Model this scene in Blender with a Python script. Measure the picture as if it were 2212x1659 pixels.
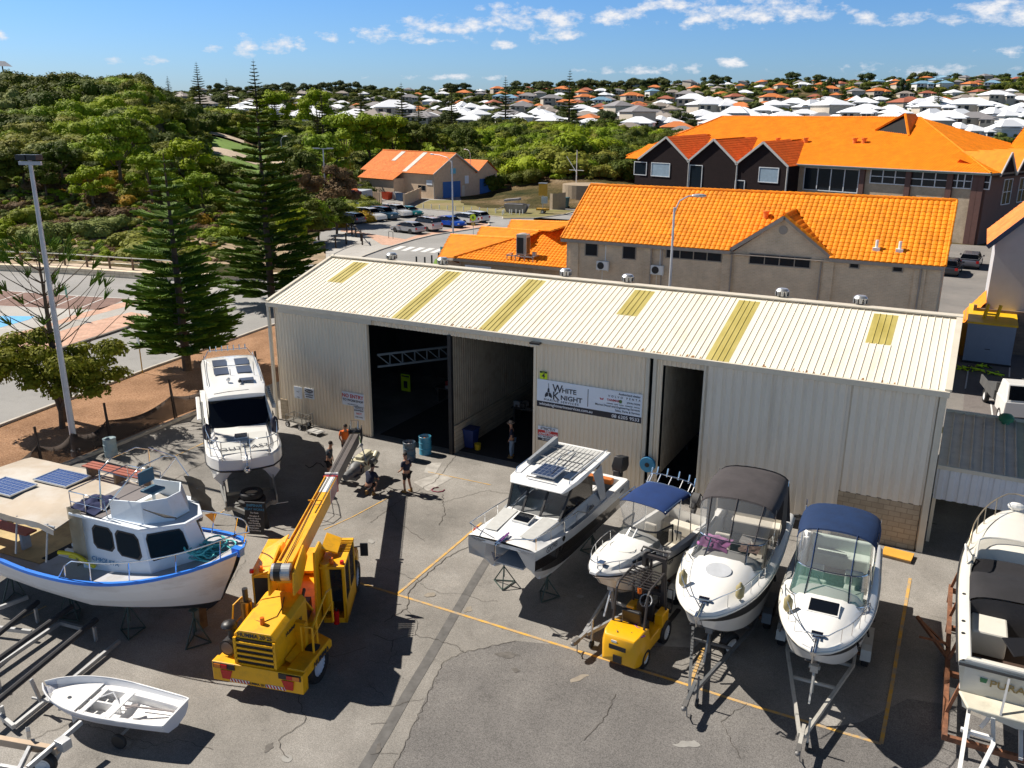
import bpy,math,random
from math import sin,cos,pi,radians,atan2,sqrt,floor
from mathutils import Vector,Matrix,noise
for o in list(bpy.data.objects):bpy.data.objects.remove(o)
SC=bpy.context.scene
COL=SC.collection
# -- camera
CAMH=15.2;FPX=1865.0;PW,PH=2212.0,1659.0
def _axes(p,r,y):
 cp,sp=cos(p),sin(p);Z=Matrix.Rotation(y,3,'Z')
 f,u,t=Z@Vector((0,cp,-sp)),Z@Vector((0,sp,cp)),Z@Vector((1,0,0))
 return cos(r)*t+sin(r)*u,-sin(r)*t+cos(r)*u,f
RT,UP,FW=_axes(0.30276,0.00407,0.48467)
cam=bpy.data.objects.new('camera',bpy.data.cameras.new('camera'));COL.objects.link(cam)
mw=Matrix((RT,UP,-FW)).transposed().to_4x4();mw.translation=(0,0,CAMH);cam.matrix_world=mw
cam.data.sensor_width=36;cam.data.lens=36*FPX/PW;cam.data.clip_start=0.5;cam.data.clip_end=12000
SC.camera=cam
# -- world + sun
SUN_EL=radians(46.6);SUN_AZ=radians(1.5)
sundir=Vector((-cos(SUN_AZ)*cos(SUN_EL),-sin(SUN_AZ)*cos(SUN_EL),sin(SUN_EL)))
sun=bpy.data.objects.new('sun',bpy.data.lights.new('sun','SUN'));COL.objects.link(sun)
sun.data.energy=5.0;sun.data.angle=radians(0.5);sun.data.color=(1,0.93,0.83)
sun.rotation_euler=(-sundir).to_track_quat('-Z','Y').to_euler()
SC.view_settings.view_transform='Standard';SC.view_settings.look='None'
SC.view_settings.exposure=0.45;SC.view_settings.gamma=1
SC.render.engine='CYCLES'
SC.cycles.max_bounces=6;SC.cycles.transparent_max_bounces=16;SC.cycles.caustics_reflective=False
SC.cycles.caustics_refractive=False
W=bpy.data.worlds.new('World');SC.world=W;W.use_nodes=True
def _ray(x,y):return FW+(x-PW/2)/FPX*RT-(y-PH/2)/FPX*UP
def build_world():
 nt=W.node_tree;N=nt.nodes;L=nt.links;N.clear()
 out=N.new('ShaderNodeOutputWorld');bg=N.new('ShaderNodeBackground');bg.inputs['Strength'].default_value=0.05
 sky=N.new('ShaderNodeTexSky');sky.sky_type='NISHITA';sky.sun_disc=False
 sky.sun_elevation=SUN_EL;sky.sun_rotation=atan2(sundir.x,sundir.y)
 sky.altitude=0;sky.air_density=1.0;sky.dust_density=0.6;sky.ozone_density=2.5
 tc=N.new('ShaderNodeTexCoord');sep=N.new('ShaderNodeSeparateXYZ');L.new(tc.outputs['Generated'],sep.inputs[0])
 def m(op,a,b=None,c=None,clamp=False):
  n=N.new('ShaderNodeMath');n.operation=op;n.use_clamp=clamp
  for i,v in enumerate((a,b,c)):
   if v is None:continue
   if isinstance(v,(int,float)):n.inputs[i].default_value=v
   else:L.new(v,n.inputs[i])
  return n.outputs[0]
 u=m('ARCTAN2',sep.outputs[0],sep.outputs[1]);v=m('ARCSINE',sep.outputs[2])
 cmb=N.new('ShaderNodeCombineXYZ');L.new(u,cmb.inputs[0]);L.new(m('MULTIPLY',v,1.9),cmb.inputs[1])
 def nz(scale,det,off):
  n=N.new('ShaderNodeTexNoise');n.inputs['Scale'].default_value=scale;n.inputs['Detail'].default_value=det
  n.inputs['Roughness'].default_value=0.62
  mp=N.new('ShaderNodeMapping');mp.inputs['Location'].default_value=(off,off*.7,0)
  L.new(cmb.outputs[0],mp.inputs[0]);L.new(mp.outputs[0],n.inputs['Vector']);return n.outputs['Fac']
 big=nz(38,9,3.1);fine=nz(26,4,9.3)
 clouds=[(855,72,80,16,1),(935,55,70,18,1),(1040,60,90,20,1),(1110,42,80,26,1),(1195,45,60,28,1),(1180,75,60,14,.8),(1335,33,55,20,1.1),(1480,8,110,16,1),(1590,25,160,26,1.1),(1700,18,90,24,1),(1860,42,32,14,1.1),(2060,38,130,14,.8),(2170,25,90,22,1.1),(535,98,28,18,1),(595,97,38,17,1),(650,97,14,12,.9),(702,84,28,12,1.1),(280,128,55,8,.7),(930,85,50,9,.7),(1570,137,36,10,1),(1480,144,50,7,.6),(950,167,120,5,.5),(1400,150,120,6,.45),(2170,113,60,9,.9),(0,75,14,12,.9),(1090,97,22,10,.9),(460,103,20,8,.8),(760,90,12,6,.7),(2000,40,60,8,.7),(1960,150,200,8,.35)]
 acc=None
 for(x,y,a,b,k)in clouds:
  d=_ray(x,y).normalized();u0=atan2(d.x,d.y);v0=math.asin(d.z)
  du=m('DIVIDE',m('SUBTRACT',u,u0),a/FPX*1.05);dv=m('DIVIDE',m('SUBTRACT',v,v0),b/FPX*1.1)
  e=m('MULTIPLY',m('SUBTRACT',1.0,m('ADD',m('MULTIPLY',du,du),m('MULTIPLY',dv,dv))),k)
  acc=e if acc is None else m('MAXIMUM',acc,e)
 s=m('ADD',m('MULTIPLY',acc,.55),m('MULTIPLY',m('SUBTRACT',big,.52),4.2))
 mask=m('MULTIPLY',m('MULTIPLY',s,1.15,clamp=True),m('GREATER_THAN',acc,-1.2),clamp=True)
 mask=m('MULTIPLY',mask,m('MULTIPLY',m('ADD',acc,.9),1.6,clamp=True),clamp=True)
 shade=m('ADD',.62,m('MULTIPLY',m('ADD',m('SUBTRACT',s,.25),m('MULTIPLY',m('SUBTRACT',fine,.5),1.2)),.5),clamp=True)
 cc=N.new('ShaderNodeMix');cc.data_type='RGBA';L.new(shade,cc.inputs[0])
 cc.inputs[6].default_value=(8.2,9.2,11,1);cc.inputs[7].default_value=(13.5,13.5,13.8,1)
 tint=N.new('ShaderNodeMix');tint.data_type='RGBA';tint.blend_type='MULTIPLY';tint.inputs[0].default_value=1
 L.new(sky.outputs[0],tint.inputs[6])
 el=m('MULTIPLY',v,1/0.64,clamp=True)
 L.new(ramp(nt,el,[(0.0,(.95,1.25,1.85)),(.09,(.86,1.28,1.95)),(.23,(.72,1.24,1.95)),(.34,(2.6,2.55,2.5)),(.60,(2.0,1.95,1.95)),(1.0,(.06,.08,.13))]),tint.inputs[7])  # sky ring above the view added to light the shaded walls; zenith darkened
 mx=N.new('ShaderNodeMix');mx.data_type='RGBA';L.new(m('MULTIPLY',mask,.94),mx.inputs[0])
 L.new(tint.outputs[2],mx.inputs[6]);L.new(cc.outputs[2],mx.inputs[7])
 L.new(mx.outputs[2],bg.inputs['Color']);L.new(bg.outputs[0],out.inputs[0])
def ramp(nt,fac,stops):
 r=nt.nodes.new('ShaderNodeValToRGB');nt.links.new(fac,r.inputs[0]);e=r.color_ramp.elements
 while len(e)<len(stops):e.new(.5)
 for k,(p,c)in enumerate(stops):e[k].position=p;e[k].color=(*c,1)if len(c)==3 else c
 return r.outputs[0]
build_world()
# -- geometry of the photo's points on real planes
def G(x,y,z=0.0):
 d=_ray(x,y);t=(z-CAMH)/d.z;return Vector((d.x*t,d.y*t,z))
def PY(x,y,Y):
 d=_ray(x,y);t=Y/d.y;return Vector((d.x*t,Y,CAMH+d.z*t))
def PLN(x,y,p0,n):
 d=_ray(x,y);o=Vector((0,0,CAMH));n=Vector(n);t=(Vector(p0)-o).dot(n)/d.dot(n);return o+d*t
 # -- mesh builder
class M:
 def __init__(s,*mats):s.v=[];s.f=[];s.i=[];s.x=Matrix();s.k=0;s.mats=list(mats);s.sm=[];s.smooth=False
 def at(s,loc=(0,0,0),rz=0,rx=0,ry=0):
  s.x=Matrix.Translation(loc)@Matrix.Rotation(rz,4,'Z')@Matrix.Rotation(ry,4,'Y')@Matrix.Rotation(rx,4,'X');return s
 def mat(s,k):s.k=k;return s
 def add(s,vs,fs):
  b=len(s.v);X=s.x
  s.v+=[X@Vector(v)for v in vs];s.f+=[tuple(b+j for j in f)for f in fs];s.i+=[s.k]*len(fs);return s
 def box(s,x0,x1,y0,y1,z0,z1):
  return s.add([(x0,y0,z0),(x1,y0,z0),(x1,y1,z0),(x0,y1,z0),(x0,y0,z1),(x1,y0,z1),(x1,y1,z1),(x0,y1,z1)],[(0,3,2,1),(4,5,6,7),(0,1,5,4),(1,2,6,5),(2,3,7,6),(3,0,4,7)])
 def bar(s,p,q,w,h=None,up=(0,0,1)):
  h=h or w;p,q=Vector(p),Vector(q);d=(q-p).normalized();u=Vector(up)
  if abs(d.dot(u))>.98:u=Vector((1,0,0))
  a=d.cross(u).normalized()*(w/2);b=a.cross(d).normalized()*(h/2)
  return s.add([p-a-b,p+a-b,p+a+b,p-a+b,q-a-b,q+a-b,q+a+b,q-a+b],[(0,3,2,1),(4,5,6,7),(0,1,5,4),(1,2,6,5),(2,3,7,6),(3,0,4,7)])
 def cyl(s,p,q,r,r2=None,n=12,caps=True):
  r2=r if r2 is None else r2;p,q=Vector(p),Vector(q);d=(q-p).normalized()
  u=Vector((0,0,1))if abs(d.z)<.9 else Vector((1,0,0));a=d.cross(u).normalized();b=a.cross(d)
  cs=[(cos(2*pi*j/n),sin(2*pi*j/n))for j in range(n)]
  vs=[p+(a*c+b*e)*r for c,e in cs]+[q+(a*c+b*e)*r2 for c,e in cs]
  fs=[(j,n+j,n+(j+1)%n,(j+1)%n)for j in range(n)]
  if caps:fs+=[tuple(range(n)),tuple(reversed(range(n,2*n)))]
  return s.add(vs,fs)
 def tube(s,pts,r,n=6,closed=False):
  P=[Vector(p)for p in pts];m_=len(P);vs=[];a=None
  for i,p in enumerate(P):
   if closed:d=(P[(i+1)%m_]-P[i-1])
   else:d=P[min(i+1,m_-1)]-P[max(i-1,0)]
   d=d.normalized()if d.length>1e-9 else Vector((0,0,1))
   if a is None:
    u=Vector((0,0,1))if abs(d.z)<.9 else Vector((1,0,0));a=d.cross(u).normalized()
   else:
    a=(a-d*a.dot(d));a=a.normalized()if a.length>1e-6 else d.orthogonal().normalized()
   b=a.cross(d);ri=r[i]if isinstance(r,(list,tuple))else r
   vs+=[p+(a*cos(2*pi*j/n)+b*sin(2*pi*j/n))*ri for j in range(n)]
  fs=[]
  for i in range(m_ if closed else m_-1):
   k=(i+1)%m_
   fs+=[(i*n+j,k*n+j,k*n+(j+1)%n,i*n+(j+1)%n)for j in range(n)]
  if not closed:fs+=[tuple(range(n)),tuple(reversed(range((m_-1)*n,m_*n)))]
  return s.add(vs,fs)
 def lathe(s,prof,n=16,c=(0,0,0)):
  vs=[];c=Vector(c)
  for(r,z)in prof:vs+=[c+Vector((r*cos(2*pi*j/n),r*sin(2*pi*j/n),z))for j in range(n)]
  fs=[(i*n+j,i*n+(j+1)%n,(i+1)*n+(j+1)%n,(i+1)*n+j)for i in range(len(prof)-1)for j in range(n)]
  if prof[0][0]>1e-6:fs.append(tuple(reversed(range(n))))
  if prof[-1][0]>1e-6:fs.append(tuple(range((len(prof)-1)*n,len(prof)*n)))
  return s.add(vs,fs)
 def loft(s,secs,closed=False,cap0=False,cap1=False,flip=False):
  m_=len(secs[0]);vs=[p for q in secs for p in q];fs=[]
  for i in range(len(secs)-1):
   for j in range(m_ if closed else m_-1):
    k=(j+1)%m_;f=(i*m_+j,i*m_+k,(i+1)*m_+k,(i+1)*m_+j);fs.append(f[::-1]if flip else f)
  if cap0:fs.append(tuple(range(m_)))
  if cap1:fs.append(tuple(reversed(range((len(secs)-1)*m_,len(secs)*m_))))
  return s.add(vs,fs)
 def prism(s,poly,z0,z1):
  n=len(poly);vs=[(x,y,z0)for x,y in poly]+[(x,y,z1)for x,y in poly]
  a=sum(poly[i][0]*poly[(i+1)%n][1]-poly[(i+1)%n][0]*poly[i][1]for i in range(n))
  fs=[tuple(reversed(range(n))),tuple(range(n,2*n))]+[(j,(j+1)%n,n+(j+1)%n,n+j)for j in range(n)]
  if a<0:fs=[f[::-1]for f in fs]
  return s.add(vs,fs)
 def slab(s,pts,t):
  P=[Vector(p)for p in pts];n=len(P);nr=(P[1]-P[0]).cross(P[-1]-P[0]).normalized()*t
  return s.add([p for p in P]+[p-nr for p in P],[tuple(range(n)),tuple(reversed(range(n,2*n)))]+[(j,n+j,n+(j+1)%n,(j+1)%n)for j in range(n)])
 def poly(s,pts):return s.add(pts,[tuple(range(len(pts)))])
 def sph(s,c,r,n=12,m_=8,z0=-1.0,z1=1.0):
  r=(r,r,r)if isinstance(r,(int,float))else r;c=Vector(c);prof=[]
  t0,t1=math.asin(z0),math.asin(z1);vs=[]
  for i in range(m_+1):
   t=t0+(t1-t0)*i/m_
   vs+=[c+Vector((r[0]*cos(t)*cos(2*pi*j/n),r[1]*cos(t)*sin(2*pi*j/n),r[2]*sin(t)))for j in range(n)]
  return s.add(vs,[(i*n+j,i*n+(j+1)%n,(i+1)*n+(j+1)%n,(i+1)*n+j)for i in range(m_)for j in range(n)])
 def obj(s,name,parent=None,smooth=None,bevel=0,seg=2,recalc=False,weld=False):
  me=bpy.data.meshes.new(name);me.from_pydata(s.v,[],s.f)
  for m_ in s.mats:me.materials.append(m_)
  me.polygons.foreach_set('material_index',s.i)
  if recalc or weld:
   import bmesh
   b=bmesh.new();b.from_mesh(me)
   if weld:bmesh.ops.remove_doubles(b,verts=b.verts,dist=1e-4)
   bmesh.ops.recalc_face_normals(b,faces=b.faces);b.to_mesh(me);b.free()
  if smooth is not None:
   me.shade_smooth()
   if smooth<180:me.set_sharp_from_angle(angle=radians(smooth))
  me.update()
  o=bpy.data.objects.new(name,me);COL.objects.link(o)
  if parent is not None:o.parent=parent
  if bevel:
   b=o.modifiers.new('bevel','BEVEL');b.width=bevel;b.segments=seg;b.limit_method='ANGLE';b.angle_limit=radians(35)
  return o
def tag(o,label,cat,group=None,kind=None):
 if label:o['label']=label
 if cat:o['category']=cat
 if group:o['group']=group
 if kind:o['kind']=kind
 return o
def thing(name,label,cat,loc=(0,0,0),rz=0,group=None):
 o=bpy.data.objects.new(name,None);COL.objects.link(o);o.location=loc;o.rotation_euler=(0,0,rz)
 o.empty_display_size=.3;return tag(o,label,cat,group)
def kids(o):return[c for c in bpy.data.objects if c.parent==o]
def dup(root,loc,rz=0,label=None,group=None,sc=None,_k={}):
 r=root.copy();COL.objects.link(r);r.location=loc;r.rotation_euler=(0,0,rz)
 if sc:r.scale=(sc,)*3 if isinstance(sc,(int,float))else sc
 if label:r['label']=label
 if group:r['group']=group
 if root.name not in _k:_k[root.name]=[(c,kids(c))for c in kids(root)]
 for ch,gs in _k[root.name]:
  c=ch.copy();COL.objects.link(c);c.parent=r
  for g in gs:d=g.copy();COL.objects.link(d);d.parent=c
 return r
def text(name,body,size,mat_,parent,loc,rot=(pi/2,0,0),ext=.004,align='CENTER',sx=1.0,space=1.0,bold=0.0,label=None):
 c=bpy.data.curves.new(name,'FONT');c.body=body;c.size=size;c.extrude=ext;c.align_x=align;c.align_y='CENTER'
 c.space_character=space;c.offset=bold*size;c.resolution_u=3
 o=bpy.data.objects.new(name,c);COL.objects.link(o)
 me=bpy.data.meshes.new_from_object(o);bpy.data.objects.remove(o);bpy.data.curves.remove(c)
 for v in me.vertices:v.co.x*=sx
 me.materials.clear();me.materials.append(mat_)
 o=bpy.data.objects.new(name,me);COL.objects.link(o);o.parent=parent;o.location=loc;o.rotation_euler=rot
 if label:o['label']=label
 return o
 # -- materials
def nodes(name):
 m_=bpy.data.materials.new(name);m_.use_nodes=True;nt=m_.node_tree;b=nt.nodes['Principled BSDF'];return m_,nt,b
def tnoise(nt,scale,det=4,rough=.55,coord='Object',stretch=None):
 t=nt.nodes.new('ShaderNodeTexCoord');n=nt.nodes.new('ShaderNodeTexNoise')
 n.inputs['Scale'].default_value=scale;n.inputs['Detail'].default_value=det;n.inputs['Roughness'].default_value=rough
 mp=nt.nodes.new('ShaderNodeMapping');mp.inputs['Scale'].default_value=stretch or(1,1,1)
 nt.links.new(t.outputs[coord],mp.inputs[0]);nt.links.new(mp.outputs[0],n.inputs['Vector']);return n.outputs['Fac']
def mixc(nt,fac,a,b,mode='MIX'):
 x=nt.nodes.new('ShaderNodeMix');x.data_type='RGBA';x.blend_type=mode
 for i,v in((0,fac),(6,a),(7,b)):
  if isinstance(v,(int,float)):x.inputs[i].default_value=v
  elif isinstance(v,(tuple,list)):x.inputs[i].default_value=(*v,1)[:4]
  else:nt.links.new(v,x.inputs[i])
 return x.outputs[2]
def P(name,col,rough=.5,metal=0.0,var=.12,scale=2.0,bump=0.0,bscale=40,dirt=0.0,dcol=(.12,.08,.05),dscale=1.3,stretch=None,coat=0,alpha=1,trans=0,emit=None,spec=.5):
 m_,nt,b=nodes(name);L=nt.links
 c=(*col,1)
 b.inputs['Roughness'].default_value=rough;b.inputs['Metallic'].default_value=metal;b.inputs['Coat Weight'].default_value=coat
 b.inputs['Specular IOR Level'].default_value=spec
 b.inputs['Alpha'].default_value=alpha;b.inputs['Transmission Weight'].default_value=trans
 f=tnoise(nt,scale,5,.6,'Object',stretch)
 lo=tuple(max(0,k*(1-var))for k in col);hi=tuple(min(1,k*(1+var))for k in col)
 cc=ramp(nt,f,[(.3,lo),(.7,hi)])
 if dirt:
  f2=tnoise(nt,dscale,7,.7,'Object',stretch)
  fac=ramp(nt,f2,[(.62-dirt*.35,(0,0,0)),(.78-dirt*.2,(min(1,dirt*1.6),)*3)])
  cc=mixc(nt,fac,cc,dcol)
 L.new(cc,b.inputs['Base Color'])
 if bump:
  bp=nt.nodes.new('ShaderNodeBump');bp.inputs['Strength'].default_value=bump;bp.inputs['Distance'].default_value=.02
  L.new(tnoise(nt,bscale,4,.6),bp.inputs['Height']);L.new(bp.outputs[0],b.inputs['Normal'])
 if emit:b.inputs['Emission Color'].default_value=(*emit[0],1);b.inputs['Emission Strength'].default_value=emit[1]
 return m_
def glassmat(name,col,rough=.08,alpha=1.0):
 m_,nt,b=nodes(name);b.inputs['Base Color'].default_value=(*col,1);b.inputs['Roughness'].default_value=rough
 b.inputs['Specular IOR Level'].default_value=.8;b.inputs['Alpha'].default_value=alpha;return m_
 # == SETTING
def Z2(x,y):return(530.9+x*.28,88.5+y*.28)
def Z3(x,y):return(1061.8+x*.28,88.5+y*.28)
def Z4(x,y):return(1592.6+x*.28,88.5+y*.28)
def Z5(x,y):return(x*.28,530.9+y*.28)
def ZG(x,y):return(796.3+x*.28,1194.5+y*.28)
HF=Vector((-sin(0.48467),cos(0.48467)));HR=Vector((cos(0.48467),sin(0.48467)))
_D=[91,106,126,150,175,200,240,300,400,550,700,850,1100,2600]
_C=[-300,100,300,450,600,750,1000,1250,1500,1800,2212,2700]
_T=[[0,1,6,12,16.5,20.5,21,16,15,20,25,30,20,0],[0,1,5,11,15.5,20,20,15,15,20,25,30,20,0],[0,1,4,9,14,19,21,15,15,20,25,31,22,0],[0,.5,1,2,3,5,12,15,15,20,26,33,24,0],[0,0,0,1,1.5,2.5,8,12,15,20,26,34,25,0],[0,0,0,0,0,3,8,11,15,20,27,35,26,0],[0,0,0,0,0,4,8,11,15,20,27,35,27,0],[0,0,0,0,3,8,9,11,15,21,29,38,28,0],[0,0,0,0,1,3,6,9,15,22,32,41,30,0],[0,0,0,0,0,2,4,8,15,24,36,44,32,0],[0,0,0,0,0,2,4,8,16,27,39,48,34,0],[0,0,0,0,0,2,4,8,16,27,39,48,34,0]]
def _seg(a,v):
 if v<=a[0]:return 0,0.0
 for i in range(len(a)-1):
  if v<a[i+1]:
   t=(v-a[i])/(a[i+1]-a[i]);return i,t
 return len(a)-2,1.0
def HT(x,y):
 p=Vector((x,y));d=p.dot(HF)
 if d<91:return 0.0
 c=1106+1865*p.dot(HR)/(d*.954+4)
 i,t=_seg(_D,d);j,u=_seg(_C,c);u=u*u*(3-2*u)
 f=lambda j:_T[j][i]*(1-t)+_T[j][i+1]*t
 h=f(j)*(1-u)+f(j+1)*u
 n=noise.noise(Vector((x*.03,y*.03,0)))*1.6+noise.noise(Vector((x*.09,y*.09,4)))*.5
 return h+n*min(1,h/5)
def colpt(c,d):
 k=(c-1106)/1865*(d*.954+4);p=HF*d+HR*k;return Vector((p.x,p.y,HT(p.x,p.y)))
def mat_ground():
 m_,nt,b=nodes('ground_scrub');b.inputs['Roughness'].default_value=.95;b.inputs['Specular IOR Level'].default_value=.1
 a=ramp(nt,tnoise(nt,.09,8,.65),[(.36,(.035,.045,.015)),(.5,(.10,.085,.035)),(.62,(.22,.16,.09)),(.75,(.34,.27,.18))])
 c=ramp(nt,tnoise(nt,2.2,6,.7),[(.3,(.4,.4,.4)),(.7,(1.25,1.2,1.15))])
 nt.links.new(mixc(nt,1.0,a,c,'MULTIPLY'),b.inputs['Base Color'])
 bp=nt.nodes.new('ShaderNodeBump');bp.inputs['Strength'].default_value=.8;bp.inputs['Distance'].default_value=.3
 nt.links.new(tnoise(nt,3,6,.7),bp.inputs['Height']);nt.links.new(bp.outputs[0],b.inputs['Normal']);return m_
def build_ground():
 m=M(mat_ground());rows=[-90,-30,10,40,60,78,88,91];d=92.5
 while d<4200:rows.append(d);d*=1.028
 ks=[-1.6+3.2*i/150 for i in range(151)];vs=[]
 for d in rows:
  de=max(d,62)
  for k in ks:
   p=HF*d+HR*(k*de);vs.append((p.x,p.y,HT(p.x,p.y)))
 n=len(ks);m.add(vs,[(i*n+j,i*n+j+1,(i+1)*n+j+1,(i+1)*n+j)for i in range(len(rows)-1)for j in range(n-1)])
 tag(m.obj('ground',smooth=180),None,None,kind='structure')
build_ground()
def mat_concrete(name,c1,c2,c3,stain=.5,sc=1.0,grain=.35):
 m_,nt,b=nodes(name);b.inputs['Roughness'].default_value=.9;b.inputs['Specular IOR Level'].default_value=.25
 a=ramp(nt,tnoise(nt,.22*sc,8,.62),[(.32,c1),(.5,c2),(.66,c3)])
 s=ramp(nt,tnoise(nt,.9*sc,8,.75),[(.30,(.42,.42,.42)),(.44,(.95,.95,.95)),(.60,(1,1,1)),(.72,(1.35,1.32,1.28))])
 x=mixc(nt,stain,a,s,'MULTIPLY')
 g=ramp(nt,tnoise(nt,34,3,.8),[(.35,(1-grain,)*3),(.65,(1+grain*.6,)*3)]);x=mixc(nt,1.0,x,g,'MULTIPLY')
 v=nt.nodes.new('ShaderNodeTexVoronoi');v.inputs['Scale'].default_value=1.7;v.inputs['Randomness'].default_value=1
 t=nt.nodes.new('ShaderNodeTexCoord');nt.links.new(t.outputs['Object'],v.inputs['Vector'])
 sp=ramp(nt,v.outputs['Distance'],[(.035,(.35,.34,.33)),(.06,(1,1,1))]);x=mixc(nt,.55,x,sp,'MULTIPLY')
 nt.links.new(x,b.inputs['Base Color'])
 bp=nt.nodes.new('ShaderNodeBump');bp.inputs['Strength'].default_value=.25;bp.inputs['Distance'].default_value=.02
 nt.links.new(tnoise(nt,20,5,.7),bp.inputs['Height']);nt.links.new(bp.outputs[0],b.inputs['Normal']);return m_
CONC=mat_concrete('old_concrete',(.19,.18,.165),(.28,.263,.24),(.375,.355,.328))
ASPH=mat_concrete('yard_asphalt',(.15,.143,.138),(.19,.18,.172),(.24,.228,.215),.45,1.3,.5)
ROAD=mat_concrete('road_asphalt',(.28,.275,.265),(.32,.312,.30),(.36,.35,.34),.3,.5,.25)
PALE=mat_concrete('pale_paving',(.38,.36,.33),(.45,.43,.40),(.50,.48,.45),.4,.6,.2)
PATCH=P('concrete_patch',(.40,.38,.35),.9,var=.2,scale=3,dirt=.4,dcol=(.2,.18,.16))
def mat_brick(name,c1,c2,mort,w=.23,h=.11,ms=.012,rough=.9,coord='Object',rot=None,mv=.5):
 m_,nt,b=nodes(name);b.inputs['Roughness'].default_value=rough;b.inputs['Specular IOR Level'].default_value=.2
 t=nt.nodes.new('ShaderNodeTexCoord');mp=nt.nodes.new('ShaderNodeMapping');nt.links.new(t.outputs[coord],mp.inputs[0])
 if rot:mp.inputs['Rotation'].default_value=rot
 k=nt.nodes.new('ShaderNodeTexBrick');nt.links.new(mp.outputs[0],k.inputs['Vector'])
 k.inputs['Scale'].default_value=1;k.inputs['Brick Width'].default_value=w;k.inputs['Row Height'].default_value=h;k.inputs['Mortar Size'].default_value=ms
 k.inputs['Color1'].default_value=(*c1,1);k.inputs['Color2'].default_value=(*c2,1);k.inputs['Mortar'].default_value=(*mort,1)
 s=ramp(nt,tnoise(nt,1.1,6,.7,coord),[(.3,(1-mv*.5,)*3),(.7,(1+mv*.25,)*3)])
 nt.links.new(mixc(nt,1.0,k.outputs['Color'],s,'MULTIPLY'),b.inputs['Base Color'])
 bp=nt.nodes.new('ShaderNodeBump');bp.inputs['Strength'].default_value=.4;bp.inputs['Distance'].default_value=.01
 inv=nt.nodes.new('ShaderNodeMath');inv.operation='SUBTRACT';inv.inputs[0].default_value=1;nt.links.new(k.outputs['Fac'],inv.inputs[1])
 nt.links.new(inv.outputs[0],bp.inputs['Height']);nt.links.new(bp.outputs[0],b.inputs['Normal']);return m_
PAVER=mat_brick('brick_paving',(.60,.36,.26),(.68,.43,.32),(.5,.34,.26),.4,.2,.02,mv=.5)
BAYRED=mat_brick('bay_paving',(.24,.15,.125),(.28,.18,.15),(.2,.14,.12),.6,.3,.02)
def mat_mulch():
 m_,nt,b=nodes('bark_mulch');b.inputs['Roughness'].default_value=.95;b.inputs['Specular IOR Level'].default_value=.1
 a=ramp(nt,tnoise(nt,7,8,.8,stretch=(1,2.2,1)),[(.32,(.13,.07,.045)),(.45,(.34,.20,.12)),(.57,(.46,.29,.18)),(.7,(.68,.52,.38))])
 s=ramp(nt,tnoise(nt,.5,5,.6),[(.35,(.75,.7,.65)),(.65,(1.1,1.05,1))])
 nt.links.new(mixc(nt,1.0,a,s,'MULTIPLY'),b.inputs['Base Color'])
 bp=nt.nodes.new('ShaderNodeBump');bp.inputs['Strength'].default_value=1;bp.inputs['Distance'].default_value=.06
 nt.links.new(tnoise(nt,16,5,.8),bp.inputs['Height']);nt.links.new(bp.outputs[0],b.inputs['Normal']);return m_
MULCH=mat_mulch()
LAWN=P('dry_lawn',(.19,.17,.055),.95,var=.35,scale=.35,dirt=.5,dcol=(.30,.22,.12),dscale=.15)
GREEN=P('park_grass',(.14,.24,.03),.95,var=.2,scale=.6)
SAND=P('dune_sand',(.55,.44,.33),.95,var=.15,scale=1.2,dirt=.3,dcol=(.25,.17,.1))
WLINE=P('white_road_paint',(.72,.72,.70),.8,var=.1,scale=6,dirt=.25,dcol=(.4,.4,.38),dscale=4)
YLINE=P('yellow_road_paint',(.72,.40,.06),.8,var=.15,scale=6,dirt=.62,dcol=(.33,.29,.24),dscale=3)
BLUEP=P('blue_bay_paint',(.12,.42,.75),.8,var=.1)
LIME=mat_brick('limestone_block',(.72,.60,.44),(.80,.68,.50),(.5,.4,.28),1.0,.35,.025,rot=(pi/2,0,0))
KERB=P('kerb_concrete',(.50,.46,.40),.9,var=.15,dirt=.3)
def sheet(name,pts,z,mt,px=True,kind='structure'):
 P3=[G(*p)if px else Vector((p[0],p[1],0))for p in pts]
 m=M(mt);c=[(p.x,p.y,z)for p in P3]
 a=sum(c[i][0]*c[(i+1)%len(c)][1]-c[(i+1)%len(c)][0]*c[i][1]for i in range(len(c)))
 if a<0:c=c[::-1]
 m.poly(c);return tag(m.obj(name),None,None,kind=kind)
def strip(name,pts,w,z,mt,h=0,m=None,own=True):
 m_=m or M(mt);Pn=[G(*p)if len(p)==2 else Vector(p)for p in pts];L_,R_=[],[]
 for i,p in enumerate(Pn):
  d=(Pn[min(i+1,len(Pn)-1)]-Pn[max(i-1,0)]);d.z=0;d.normalize();n=Vector((-d.y,d.x,0))*(w/2)
  L_.append(Vector((p.x,p.y,0))+n);R_.append(Vector((p.x,p.y,0))-n)
 for i in range(len(Pn)-1):
  a,b,c,e=R_[i],R_[i+1],L_[i+1],L_[i]
  if h:m_.add([(q.x,q.y,z)for q in(a,b,c,e)]+[(q.x,q.y,z+h)for q in(a,b,c,e)],[(4,5,6,7),(0,1,5,4),(2,3,7,6),(1,2,6,5),(3,0,4,7)])
  else:m_.poly([(q.x,q.y,z)for q in(a,b,c,e)])
 if own:return tag(m_.obj(name),None,None,kind='structure')
def drape(name,c0,c1,d0,d1,mt,h):
 m=M(mt);n=12;vs=[tuple(colpt(lerp_(c0,c1,i/n),lerp_(d0,d1,j/n))+Vector((0,0,h)))for i in range(n+1)for j in range(n+1)]
 m.add(vs,[(i*(n+1)+j,(i+1)*(n+1)+j,(i+1)*(n+1)+j+1,i*(n+1)+j+1)for i in range(n)for j in range(n)]);tag(m.obj(name,recalc=True,smooth=180),None,None,kind='structure')
lerp_=lambda a,b,t:a+(b-a)*t
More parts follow.
